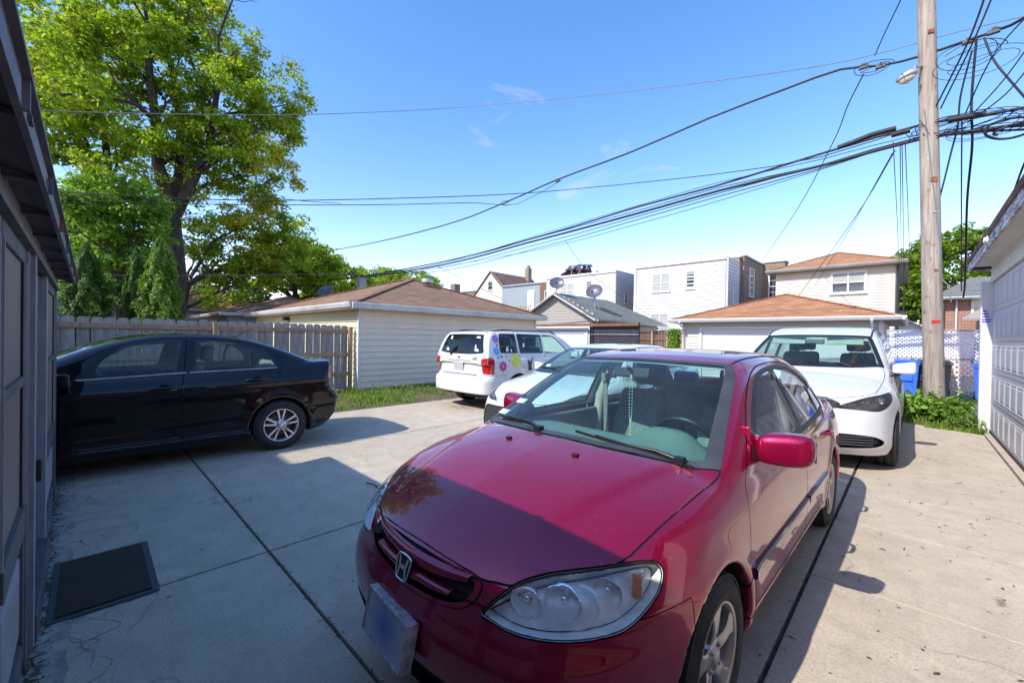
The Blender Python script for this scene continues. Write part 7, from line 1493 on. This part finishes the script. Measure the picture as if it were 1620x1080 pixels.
def big_tree(name, label, X0, limbs, outline, dx, step, thr, per, spread, leaf, leafmat, gold=None, seed=0, base=None, twigs=2, group=None, sc=.45):
    r0 = base or limbs[0][0][0]; tr = thing(name, label, 'tree', (X0, r0[0], 0), 0, group); TT = Matrix.Translation((-X0, -r0[0], 0)); m = MB(); m.T = TT; tips = []
    for lm in limbs:
        pts = [Vector((X0 + q[2], q[0][0], q[0][1])) for q in lm]; rs = [q[1] * .66 for q in lm]; m.tube(pts, rs, 12 if rs[0] > .15 else 7, caps=False)
        for i in range(1, len(pts)):
            if rs[i] < .24:
                for _ in range(2):
                    d = (pts[i] - pts[i - 1]).normalized() + Vector((random.gauss(0, .7), random.gauss(0, .7), random.gauss(0, .5))); grow(m, pts[i], d.normalized(), rs[i] * .55, random.uniform(.9, 1.6), twigs, tips)
    m.build('trunk', MATS['bark'], tr)
    cl = crown_fill(outline, X0, dx, step, thr, sc, seed); 
    cl += [tuple(t) for t in tips]; cl = [q for q in cl if inpoly((q[1] * X0 / q[0], (q[2] - 1.5) * X0 / q[0] + 1.5), outline)]
    cl = np.array(cl); cen, nn = leaf_cloud(cl, per, spread); cen = cen - np.array([X0, r0[0], 0]); s = leaf * (.6 + .8 * rng.random(len(cen)))
    cr = quads_mesh('crown', cen, s, s * .8, nn, leafmat, tr)
    if gold:
        me = cr.data; me.materials.append(MATS[gold[0]]); f = np.array([(cen[:, 1] + r0[0]), cen[:, 2], cen[:, 0]]).T; v = np.array([mnoise.noise(Vector(q) * .35 + Vector((5, 1, 2))) for q in f[::1]]) if len(f) < 90000 else rng.random(len(f)) - .5
        me.polygons.foreach_set('material_index', ((v + gold[1] * (f[:, 0] - gold[2]) + rng.normal(size=len(v)) * .12) > .12).astype(np.int32))
    return tr
XT = -24.0
P_ = lambda x, y, r, dx=0.0: (YZ(x, y, XT + dx), r, dx)
mo = [YZ(*p, XT) for p in [(-60, -40), (330, -40), (392, -5), (412, 45), (446, 72), (470, 105), (480, 140), (496, 172), (472, 200), (478, 232), (466, 268), (480, 300), (455, 328), (420, 345), (350, 360), (250, 352), (130, 340), (60, 300), (20, 150), (-60, 60)]]
big_tree('maple_tree', 'huge spreading maple with dark forked trunk, tallest tree at the left', XT, [
    [(YZ(276, 520, XT), .50, 0), P_(282, 430, .46), P_(272, 350, .50), P_(266, 310, .46), P_(250, 260, .34), P_(246, 190, .27, .4), P_(236, 110, .20, .6), P_(236, 50, .13, .8), P_(225, -10, .07, 1)],
    [P_(272, 330, .40), P_(284, 270, .27, -.3), P_(285, 200, .22, -.5), P_(276, 130, .16, -.6), P_(258, 60, .11, -.8), P_(262, 0, .06, -1)],
    [P_(276, 340, .42), P_(308, 280, .30, .5), P_(332, 220, .22, .6), P_(346, 130, .15, .8), P_(345, 60, .09, 1.5), P_(368, 0, .05, 1.8)],
    [P_(300, 270, .20, .5), P_(345, 245, .13, 1.4), P_(388, 218, .08, 1.4), P_(430, 190, .04, 1.4)], [P_(314, 215, .16, .8), P_(360, 180, .10, .3), P_(410, 175, .07, 0), P_(455, 165, .04, 0)],
    [P_(258, 200, .18, .4), P_(215, 165, .13, 1.0), P_(150, 148, .09, 1.4), P_(90, 150, .05, 1.8)], [P_(255, 150, .14, .5), P_(200, 95, .11, .2), P_(140, 52, .08, 0), P_(80, 38, .05, 0)], [P_(322, 150, .1, 1), P_(290, 60, .07, .5), P_(300, 10, .04, .2)],
    [P_(262, 330, .2, 0), P_(330, 290, .12, -1), P_(380, 300, .08, -1.5), P_(430, 290, .05, -2)]],
    mo, 3.2, .58, .105, 46, .46, .085, 'leaf_maple', ('leaf_gold', .05, 6.5), 3.0)
XB = -30.0
Q_ = lambda x, y, r, dx=0.0: (YZ(x, y, XB + dx), r, dx)
big_tree('maple_tree', 'second maple with leaning dark trunk behind and left of the tallest tree', XB, [
    [(YZ(200, 520, XB), .6, 0), Q_(190, 430, .55), Q_(178, 360, .5), Q_(150, 300, .4), Q_(138, 255, .36), Q_(115, 205, .28), Q_(85, 165, .2), Q_(50, 120, .12)], [Q_(175, 360, .4), Q_(172, 280, .25, 1), Q_(165, 200, .2, 1.5), Q_(150, 120, .12, 2)], [Q_(138, 250, .2), Q_(95, 240, .12), Q_(60, 250, .08)]],
    [YZ(*p, XB) for p in [(-40, 40), (120, 20), (230, 60), (240, 200), (215, 330), (120, 380), (40, 330), (-40, 200)]], 2.5, .8, .08, 24, .65, .14, 'leaf_maple', None, 9.0)
XC = -21.0
R_ = lambda x, y, r, dx=0.0: (YZ(x, y, XC + dx), r, dx)
big_tree('young_maple', 'bright yellow green young maple below the big maple, above the evergreen shrubs', XC, [[(YZ(190, 520, XC), .12, 0), R_(182, 440, .1), R_(168, 380, .08), R_(150, 340, .05)], [R_(185, 450, .09), R_(205, 400, .06), R_(215, 350, .04)], [R_(172, 400, .06), R_(130, 370, .04), R_(110, 350, .03)]],
    [YZ(*p, XC) for p in [(88, 305), (120, 285), (180, 275), (235, 292), (262, 330), (268, 400), (262, 480), (100, 495), (78, 400)]], 1.7, .42, -.10, 48, .42, .085, 'leaf_bush', None, 1.0, sc=.8)
XD = -27.0
S_ = lambda x, y, r, dx=0.0: (YZ(x, y, XD + dx), r, dx)
big_tree('maple_tree', 'low spreading green tree with a drooping branch right of the big maple trunk', XD, [[(YZ(284, 510, XD), .3, 0), S_(296, 450, .25), S_(330, 432, .17), S_(385, 420, .12), S_(440, 400, .07)], [S_(290, 490, .15), S_(330, 470, .1), S_(380, 445, .05)], [S_(300, 440, .15), S_(340, 380, .1), S_(400, 350, .06)]],
    [YZ(*p, XD) for p in [(300, 345), (360, 335), (440, 338), (490, 345), (502, 365), (495, 395), (470, 440), (420, 470), (370, 485), (330, 492), (318, 470), (322, 425), (296, 400)]], 2.6, .50, .05, 34, .48, .10, 'leaf_maple', ('leaf_gold', .05, 10.0), 5.0, sc=.6)
def shrub(label, X, px0, px1, ptop, base=1.0, mat='leaf_shrub', pb=505):
    y0, y1 = PX(px0, 480, X=X).y, PX(px1, 480, X=X).y; zt = PX((px0 + px1) / 2, ptop, X=X).z; c = (y0 + y1) / 2; w = (y1 - y0) / 2; s = thing('evergreen_shrub', label, 'shrub', (X, c, 0), 0, 'tall evergreen shrubs behind the fence')
    n = 26000; h = rng.random(n) ** .8; ang = rng.random(n) * 6.283; rr = w * (1 - h ** 2.6) ** .75 * (.55 + .5 * rng.random(n) ** .6); lump = 1 + .22 * np.sin(ang * 4 + h * 11 + c) + .16 * np.sin(ang * 7 - h * 23) + .12 * np.sin(h * 47 + ang * 3) + .10 * np.sin(ang * 13 + h * 61)
    rr = rr * lump; cen = np.stack([rr * np.cos(ang), rr * np.sin(ang), h * zt], 1); nn = np.stack([np.cos(ang), np.sin(ang), .6 + 0 * ang], 1) + rng.normal(size=(n, 3)) * .5; quads_mesh('foliage', cen, .035, .022, nn, mat, s)
    m = MB(); m.tube([(0, 0, 0), (0, 0, zt * .8)], [.06, .02], 8); m.build('stem', MATS['bark'], s)
shrub('wide dark evergreen shrub, leftmost behind the fence beside the shed eave', -14.2, 92, 178, 385, mat='leaf_dark'); shrub('narrow evergreen shrub in the middle of the three behind the fence', -14.4, 192, 240, 392, mat='leaf_dark'); shrub('pointed bright evergreen shrub, rightmost of the three behind the fence', -13.6, 218, 287, 372)
def round_tree(name, label, X, Y, zb, zt, rx, leafs, per, spread, leaf, mat, trunk=.15, thr=-.05, sc=.6, cat='tree', group=None, seed=0.):
    tr = thing(name, label, cat, (X, Y, 0), 0, group); m = MB(); tips = []; m.tube([(0, 0, 0), (.1, 0, zb * .6), (0, .1, (zb + zt) / 2)], [trunk, trunk * .8, trunk * .4], 9, caps=False)
    for _ in range(6): grow(m, Vector((0, 0, zb * .8 + random.random() * (zt - zb) * .4)), Vector((random.gauss(0, 1), random.gauss(0, 1), .7)).normalized(), trunk * .4, rx * .8, 1, tips)
    m.build('trunk', MATS['bark'], tr); cl = []
    while len(cl) < leafs:
        d = Vector((random.gauss(0, 1), random.gauss(0, 1), random.gauss(0, 1))).normalized(); r = random.random() ** .4; q = Vector((d.x * rx * r, d.y * rx * r, (zb + zt) / 2 + d.z * (zt - zb) / 2 * r)); w = q * sc + Vector((X + seed, Y, 0))
        if mnoise.noise(w) * .9 + .4 * mnoise.noise(w * 2.5) > thr: cl.append(tuple(q))
    cen, nn = leaf_cloud(np.array(cl), per, spread); s = leaf * (.6 + .8 * rng.random(len(cen))); quads_mesh('crown', cen, s, s * .8, nn, mat, tr)
p = PX(465, 480, X=-33); round_tree('shade_tree', 'mid sized green tree with straight pale trunk behind the brown garage roofs', -33, p.y, 4.2, 8.6, 3.3, 420, 34, .55, .13, 'leaf_maple', .30)
p = PX(530, 430, X=-46); round_tree('shade_tree', 'light green tree left of the pale chimney behind the garages', -46, p.y, 3.5, 10.2, 4.2, 360, 34, .7, .17, 'leaf_maple', .25, thr=-.02)
p = PX(640, 440, X=-52); round_tree('shade_tree', 'low rounded tree just over the ridge of the cream garage roof', -52, p.y, 4, 11.2, 5.4, 420, 34, .7, .18, 'leaf_maple', .25)
p = PX(600, 445, X=-60); round_tree('shade_tree', 'distant tree seen right behind the pale chimney', -60, p.y, 4, 12.2, 5.0, 260, 30, .8, .2, 'leaf_mid', .25)
p = PX(40, 470, X=-34); round_tree('shade_tree', 'dark tree behind the fence at the far left, mostly hidden by the shed', -34, p.y, 1.5, 9, 4.5, 420, 34, .6, .15, 'leaf_mid', .3)
p = PX(340, 470, X=-38); round_tree('shade_tree', 'distant dark green tree seen low between the maples', -38, p.y, 1.0, 6.2, 4.0, 330, 30, .6, .16, 'leaf_dark', .3)
p = PX(920, 445, Y=40); round_tree('purple_tree', 'dark purple leaved tree behind the flat roof with two dishes', p.x, 40, 6.5, 10.0, 2.6, 330, 30, .45, .13, 'leaf_purple', .25)
p = PX(1500, 440, Y=46); round_tree('shade_tree', 'tall light green tree right of the utility pole behind the bungalow', p.x + .3, 46, 3.0, 10.5, 3.6, 560, 36, .55, .14, 'leaf_mid', .3, thr=.0, sc=.5)
p = PX(1440, 460, Y=44); round_tree('shade_tree', 'rounded tree between the beige house and the utility pole', p.x, 44, 2.5, 8.6, 2.1, 330, 34, .5, .13, 'leaf_mid', .25, thr=-.05)
# vine on the brown fence
p = PX(1066, 535, Y=19.2); vn = thing('climbing_vine', 'small bright green vine on a post beside the tan roofed garage', 'vine', (p.x, 19.25, 0)); m = MB(); m.tube([(0, 0, 0), (.02, 0, 1.0), (0, 0, 2.0)], .02, 6); m.build('stem', MATS['bark'], vn)
c = np.stack([rng.normal(size=700) * .13, rng.normal(size=700) * .08 - .05, 1.1 + rng.random(700) * .95], 1); quads_mesh('foliage', c, .05, .04, rng.normal(size=(700, 3)) + np.array([0, -1, .5]), 'leaf_bush', vn)
# leafy bush round the pole foot: stems with broad leaves
def bush(name, label, cx, cy, n, hmax, rad_, leaf, mat, narrow=.75):
    b = thing(name, label, 'bush', (cx, cy, 0)); m = MB(); cs = []; ns = []
    for _ in range(n):
        a = random.random() * 6.28; r = rad_ * random.random() ** .5; p0 = Vector((r * .45 * math.cos(a), r * .45 * math.sin(a), 0)); h = hmax * random.uniform(.5, 1.0) * (1 - .45 * (r / rad_) ** 2); p1 = Vector((r * math.cos(a), r * math.sin(a), h)); mid = (p0 + p1) / 2 + Vector((0, 0, h * .15))
        m.tube([p0, mid, p1], [.007, .005, .003], 5, caps=False); k = int(7 + h * 11)
        for i in range(k):
            t = .2 + .8 * i / k; q = (p0.lerp(mid, t * 2) if t < .5 else mid.lerp(p1, t * 2 - 1)); o = Vector((random.gauss(0, 1), random.gauss(0, 1), random.gauss(0, .35))).normalized() * leaf * 1.3; cs.append(tuple(q + o)); ns.append((o.x * 2, o.y * 2, .09 + .05 * random.random()))
    m.build('stems', MATS['bark'], b); cs = np.array(cs); ns = np.array(ns) * 8 + rng.normal(size=(len(cs), 3)) * .25; s = leaf * (.6 + .6 * rng.random(len(cs))); quads_mesh('leaves', cs, s, s * narrow, ns, mat, b); return b
bush('leafy_bush', 'broad leaved green bush growing round the foot of the utility pole', .10, 11.75, 70, .68, .50, .06, 'leaf_bush'); bush('leafy_bush', 'bright bushy weeds between the utility pole and the white garage post', .58, 11.7, 60, .72, .42, .055, 'leaf_shrub'); bush('fine_leaved_weed', 'small feathery weed at the foot of the white garage post', .70, 10.95, 60, .42, .26, .04, 'leaf_bush', .28)
# grass and weeds along the fence and the cream garage
def blades(name, label, x0, x1, y0, y1, n, h, mat, edge=None):
    x = x0 + (x1 - x0) * rng.random(n); y = y0 + (y1 - y0) * rng.random(n); hh = h * (.35 + .9 * rng.random(n)) * (.7 + .6 * np.sin(x * 3.1 + 1) * np.sin(y * 2.3)); a = rng.random(n) * 6.28; w = .006 + .006 * rng.random(n); dx, dy = np.cos(a), np.sin(a); lean = hh * (.2 + .5 * rng.random(n)); b = rng.random(n) * 6.28
    hh = np.maximum(hh, .03)
    V = np.stack([np.stack([x - dx * w, y - dy * w, 0 * x - .02], 1), np.stack([x + dx * w, y + dy * w, 0 * x - .02], 1), np.stack([x + lean * .4 * np.cos(b) + dx * w * .7, y + lean * .4 * np.sin(b) + dy * w * .7, hh * .6], 1), np.stack([x + lean * np.cos(b), y + lean * np.sin(b), hh], 1), np.stack([x + lean * .4 * np.cos(b) - dx * w * .7, y + lean * .4 * np.sin(b) - dy * w * .7, hh * .6], 1)], 1).reshape(-1, 3)
    me = bpy.data.meshes.new(name); me.vertices.add(len(V)); me.vertices.foreach_set('co', V.astype(np.float32).ravel()); me.loops.add(n * 5); me.loops.foreach_set('vertex_index', np.arange(n * 5, dtype=np.int32)); me.polygons.add(n); me.polygons.foreach_set('loop_start', np.arange(0, n * 5, 5, dtype=np.int32)); me.polygons.foreach_set('loop_total', np.full(n, 5, dtype=np.int32)); me.update(calc_edges=True)
    o = link_mesh(name, me, MATS[mat], None); tag(o, label, 'grass', kind='stuff'); return o
blades('grass_strip', 'green grass growing between the fence, the cream garage and the concrete', -11.0, -8.15, -1, 5.2, 6500, .085, 'grass'); blades('garage_weeds', 'mixed green weeds along the foot of the cream garage wall', -10.7, -8.8, 4.6, 12.4, 3000, .09, 'grass'); blades('pole_weeds', 'sparse grass on the bare soil below the utility pole', -1.2, 1.0, 10.9, 13.2, 2500, .10, 'grass')
blades('joint_weeds', 'thin grass tufts at the concrete edge below the bushes', .2, .95, 10.65, 10.95, 500, .10, 'grass')
c = []; 
for _ in range(120):
    x, y = random.uniform(-10.5, -8.1), random.uniform(4.2, 11.5); k = random.randint(10, 30); 
    for _ in range(k): c.append((x + random.gauss(0, .12), y + random.gauss(0, .12), abs(random.gauss(.05, .05))))
o = quads_mesh('broad_weeds', np.array(c), .035, .025, rng.normal(size=(len(c), 3)) * .5 + np.array([0, 0, 1]), 'leaf_shrub'); tag(o, 'broad leaved ground weeds in front of the cream garage wall', 'weeds', kind='stuff')
# ------------------------------------------------------------------ utility pole, street lamp, cables
pb = Vector((.38, 12.78, 0)); up_ = thing('utility_pole', 'tall weathered wooden utility pole rising from the green bushes', 'pole', pb)
top = Vector((-.42, 0, 13.0)); m = MB(); m.tube([Vector((0, 0, -.1)) + top * 0] + [top * (i / 12) for i in range(1, 13)], [.172 - .0028 * i for i in range(13)], 28); m.build('shaft', MATS['pole_wood'], up_)
def on_pole(z, a=-1.2, r=.16): return top * (z / 13) + Vector((math.cos(a) * r, math.sin(a) * r, 0))
for z, w, h, mt in ((8.25, .10, .08, 'rust'), (5.05, .10, .10, 'rust'), (4.35, .06, .05, 'galvanised'), (3.1, .06, .05, 'rust')):
    m = MB(); q = on_pole(z); m.obox(q, (w, .03, h), (0, 0, .37)); m.lathe([(0, 0)], 4) if False else None; m.build('bolt_plate', MATS[mt], up_, bevel=.004)
flat('tag_red', (.65, .03, .04), .4); m = MB(); q = on_pole(2.02, -1.3, .168)
m.obox(q, (.13, .012, .04), (0, 0, .25)); m.obox(q + Vector((-.02, 0, -.04)), (.09, .012, .03), (0, 0, .25)); m.build('red_tag', MATS['tag_red'], up_, bevel=.002)
m = MB(); m.tube([on_pole(6.6, -2.0), on_pole(5.2, -1.4), on_pole(4.0, -.9, .165), on_pole(3.2, -.4)], .012, 6); m.tube([on_pole(2.9, -.2), on_pole(2.9, -.2) + Vector((.1, -.1, -.15)), on_pole(2.5, -.2) + Vector((.12, -.1, -.1))], .01, 6); m.build('loose_wire', MATS['wire_grey'], up_)
sl = thing('street_lamp', 'street lamp head on a short arm at the left of the utility pole', 'street lamp', pb); a = PX(1457, 112, Y=12.75) - pb; b = PX(1436, 122, Y=12.4) - pb
m = MB(); m.tube([a + Vector((.1, .1, .1)), b + Vector((.1, 0, .18))], .03, 8); m.build('arm', MATS['galvanised'], sl)
T = Matrix.Translation(b) @ Matrix.Rotation(rad(-20), 4, 'Y'); m = MB(); m.T = T; m.ball((0, 0, .03), (.20, .13, .10), 18, 10); m.build('housing', MATS['galvanised'], sl); m = MB(); m.T = T; m.ball((-.02, 0, -.03), (.15, .10, .09), 16, 8); flat('lamp_glass', (.55, .52, .42), .25); m.build('lamp_glass', MATS['lamp_glass'], sl)
def cable(label, pts, r=.012, mat='wire', group=None, sag=0.0, n=8):
    """pts: world points; smooth curve with some sag"""
    P = [Vector(p) for p in pts]; out = []
    for i in range(len(P) - 1):
        p0 = P[max(i - 1, 0)]; p1 = P[i]; p2 = P[i + 1]; p3 = P[min(i + 2, len(P) - 1)]; k = max(2, int((p2 - p1).length * 1.2)) if n == 8 else n
        for j in range(k):
            t = j / k; q = .5 * ((2 * p1) + (p2 - p0) * t + (2 * p0 - 5 * p1 + 4 * p2 - p3) * t * t + (3 * p1 - p0 - 3 * p2 + p3) * t ** 3); q.z -= sag * 4 * t * (1 - t); out.append(q)
    out.append(P[-1]); c0 = out[0]; m = MB(); m.T = Matrix.Translation(-c0); m.tube(out, r, 6); o = m.build('overhead_cable', MATS[mat]); o.location = c0; return tag(o, label, 'cable', group)
GY = 12.85
def W(*pp): return [PX(x, y, Y=GY) if len(q) == 0 else PX(x, y, Y=q[0]) for x, y, *q in pp]
cable('thick black cable, lowest of the sagging bundle left of the utility pole', W((380, 455), (530, 443), (685, 422), (850, 380), (1000, 340), (1140, 301), (1300, 262), (1460, 219), (1560, 205, 12.6), (1660, 190, 12.4)), .035)
cable('thick black cable, topmost strand of the sagging bundle', W((380, 452), (530, 441), (690, 416), (860, 372), (1010, 327), (1130, 295), (1300, 243), (1460, 197), (1560, 182, 12.6), (1660, 162, 12.4)), .028)
for k, (d0, d1, d2, d3, nm) in enumerate(((4, 6, 5, 3, 'thin wire just under the lowest cable of the bundle'), (9, 12, 10, 8, 'thin wire with the deepest sag below the bundle'), (-2, -5, -4, 3, 'thin wire between the two thick cables of the bundle'), (2, 15, 17, 10, 'thin slack wire hanging clear below the bundle'), (-3, -9, -12, -6, 'thin wire that crosses the bundle near its middle'))):
    cable(nm, W((540, 442), (690, 421 + d0), (860, 378 + d1), (1010, 337 + d2), (1140, 300 + d2), (1300, 258 + d3), (1460, 214 + d3 * .5), (1650, 195 + d3, 12.5)), .013 if k < 3 else .009)
c_ = cable('fat black splice sleeve on the cable bundle left of the utility pole', W((1325, 234), (1352, 224), (1380, 213), (1418, 203)), .055, n=3); c_ = cable('second splice sleeve under the cable bundle beside the utility pole', W((1410, 214), (1440, 206)), .06, n=2)
cable('black splice sleeve on the bundle right of the utility pole', W((1500, 190, 12.6), (1560, 180, 12.6)), .06, n=2)
cable('heavy cable crossing the sky from upper right down to the left', [PX(1660, 5, Y=11.5), PX(1600, 40, Y=12.4), PX(1525, 66, Y=12.7), PX(1460, 88, Y=12.9), PX(1395, 104, Y=13), PX(1330, 110, Y=13), PX(1240, 142, Y=13), PX(1120, 188, Y=13), PX(1000, 240, Y=13), PX(880, 285, Y=13), PX(800, 320, Y=13), PX(700, 357, Y=13), PX(560, 390, Y=13), PX(430, 410, Y=13)], .028)
cable('twisted pale wire running across the sky to the big maple', [PX(1640, 22, Y=12), PX(1560, 40, Y=12.5), PX(1480, 60, Y=12.8), PX(1340, 97, Y=12.8), PX(1150, 126, Y=12), PX(900, 155, Y=11), PX(700, 172, Y=9.5), PX(500, 181, D=11), PX(300, 181, D=9), PX(60, 176, D=7.5), PX(-80, 172, D=7)], .009, 'wire_grey')
cable('long nearly level black wire from the pole toward the fence', [PX(1460, 195, Y=12.8), PX(1300, 248, Y=12.8), PX(1130, 276, Y=12.6), PX(900, 300, Y=12), PX(790, 308, D=13.5), PX(620, 314, D=12.5), PX(470, 317, D=11.5), PX(300, 315, D=10.5), PX(90, 303, D=9.5), PX(-60, 300, D=9)], .012)
cable('slack wire with loops meeting the heavy cable above the garages', [PX(890, 284, Y=13), PX(820, 322, Y=12.9), PX(740, 321, D=13), PX(600, 324, D=12.5), PX(440, 324, D=11.5), PX(250, 322, D=10.5), PX(90, 315, D=9.5), PX(-60, 306, D=9)], .011)
cable('thin drooping wire across the lower crown of the big maple', [PX(-40, 225, D=8), PX(130, 252, D=9), PX(300, 288, D=10), PX(400, 308, D=11), PX(480, 318, D=12), PX(540, 322, D=12.5)], .008)
cable('wavy dangling wire end near the big maple crown', [PX(300, 316, D=11), PX(360, 322, D=11), (PX(395, 335, D=11)), PX(415, 338, D=11)], .006)
cable('low grey wire over the fence in front of the evergreen shrubs', [PX(60, 433, D=12), PX(250, 436, D=14), PX(450, 434, D=17), PX(690, 430, Y=12.9)], .007, 'wire_grey')
# service drops
DR = [('service wire dropping steeply from the heavy cable to the tall white house', [PX(1366, 118, Y=13), PX(1340, 170, Y=15), PX(1318, 225, Y=18), PX(1262, 330, Y=23), PX(1206, 412, Y=31.5)], .016), ('service wire climbing from the heavy cable out of the top of the view', [PX(1384, 88, Y=13), PX(1400, 52, Y=12), PX(1430, -10, Y=10.5)], .012),
      ('service wire from the bundle down to the tan roofed garage', [PX(1416, 238, Y=12.9), PX(1350, 348, Y=18), PX(1262, 470, Y=25.8)], .013), ('second service wire beside it from the bundle to the tan roof', [PX(1412, 242, Y=12.9), PX(1340, 370, Y=19), PX(1290, 450, Y=25.5)], .009),
      ('thin service wire from the bundle to the dishes on the flat roof', [PX(690, 420, Y=12.9), PX(745, 448, Y=20), PX(800, 476, Y=30)], .012), ('thin service wire crossing in front of the two white houses', [PX(895, 382, Y=12.9), PX(945, 442, Y=20), PX(1060, 520, Y=27.8)], .010)]
for lb_, pts, r in DR: cable(lb_, pts, r, n=5)
for x0, x1, lb_ in ((1413, 1423, 'leftmost thin wire hanging down beside the utility pole'), (1427, 1430, 'second thin wire hanging down left of the utility pole'), (1424, 1426, 'third thin wire hanging down left of the utility pole'), (1432, 1440, 'faint pale wire nearest the left side of the utility pole')):
    cable(lb_, [PX(x0, 225, Y=13), PX((x0 + x1) / 2, 320, Y=18), PX(x1, 425, Y=25.6)], .009, n=4)
for pts, r, lb_ in (([(1560, -10, 9.5), (1530, 70, 11.5), (1480, 170, 12.7)], .016, 'left of the paired black wires rising from the pole junction to the top edge'), ([(1572, -10, 9.5), (1538, 70, 11.5), (1488, 172, 12.7)], .014, 'right of the paired black wires rising from the pole junction to the top edge'),
    ([(1640, 55, 10), (1585, 130, 11.8), (1530, 190, 12.7)], .012, 'wire slanting from the junction up to the right edge'), ([(1640, 90, 10), (1590, 150, 11.8), (1530, 195, 12.7)], .012, 'lower wire slanting from the junction up to the right edge'), ([(1640, 10, 10), (1570, 90, 11.5), (1525, 185, 12.7)], .012, 'steep wire slanting from the junction to the upper right corner'),
    ([(1545, 60, 12.6), (1537, 160, 12.8), (1538, 230, 13), (1530, 320, 14), (1527, 440, 16), (1524, 470, 18)], .022, 'thick wavy cable hanging down right of the utility pole'), ([(1522, 190, 12.8), (1521, 300, 14), (1521, 460, 18)], .012, 'straight thin cable hanging down right of the utility pole'),
    ([(1538, 80, 12.6), (1520, 150, 12.8), (1515, 200, 12.9), (1505, 240, 12.9), (1490, 300, 12.9), (1481, 330, 12.8)], .018, 'wavy cable curling back to the right side of the utility pole'), ([(1557, 60, 12.5), (1572, 95, 12.3), (1600, 130, 12), (1640, 175, 11)], .018, 'wavy cable falling away to the right edge below the junction'),
    ([(1640, 215, 8), (1618, 265, 8.6), (1600, 315, 8.9)], .012, 'short wire reaching the roof edge of the white garage')):
    cable(lb_, [PX(x, y, Y=d) for x, y, d in pts], r, n=6)
def coil(label, cx, cy, Y, rx, ry, turns, r, n=40):
    pts = []; c = PX(cx, cy, Y=Y)
    for i in range(int(n * turns) + 1):
        a = 2 * math.pi * i / n; q = 1 + .22 * math.sin(a * .37 + 1) ; pts.append(c + Vector((rx * q * math.cos(a), .06 * math.sin(a * 1.7), ry * q * math.sin(a) + .04 * math.sin(a * .6))))
    c0 = pts[0].copy(); m = MB(); m.T = Matrix.Translation(-c0); m.tube(pts, r, 5); o = m.build('wire_coil', MATS['wire']); o.location = c0; tag(o, label, 'cable')
coil('loops of thin wire round the upper junction right of the utility pole', 1535, 88, 12.6, .42, .22, 2.4, .007); coil('large loose loop of wire below the upper junction', 1548, 100, 12.5, .55, .22, 1.8, .006); coil('tangle of thin wires on the bundle right of the utility pole', 1520, 196, 12.7, .70, .15, 5, .008); coil('second tangle of wires further right on the bundle', 1560, 200, 12.6, .5, .18, 3.5, .007); coil('small tangle hugging the right side of the utility pole', 1490, 200, 12.8, .35, .13, 3, .008)
coil('black storage loop of cable at the right edge on the bundle', 1602, 204, 12.2, .30, .15, 1.6, .024); coil('thin loop of wire under the junction left of the utility pole', 1382, 108, 13, .30, .12, 1.8, .008); coil('small splice loop on the heavy cable above the garages', 800, 322, 13, .22, .08, 1.7, .010)
for (x, y, Y, lb_) in ((1366, 106, 13, 'left grey clamp on the heavy cable left of the pole'), (1393, 105, 13, 'right grey clamp on the heavy cable left of the pole'), (1572, 50, 12.5, 'grey clamp on the heavy cable right of the pole'), (1532, 66, 12.7, 'small grey clamp nearest the upper wire junction'), (882, 286, 13, 'dark clamp on the heavy cable above the white houses')):
    c = PX(x, y, Y=Y); m = MB(); m.cbox((0, 0, 0), (.18, .08, .09)); m.cbox((0, 0, .05), (.06, .1, .05)); o = m.build('cable_clamp', MATS['plastic_grey'], bevel=.01); o.location = c; tag(o, lb_, 'clamp')
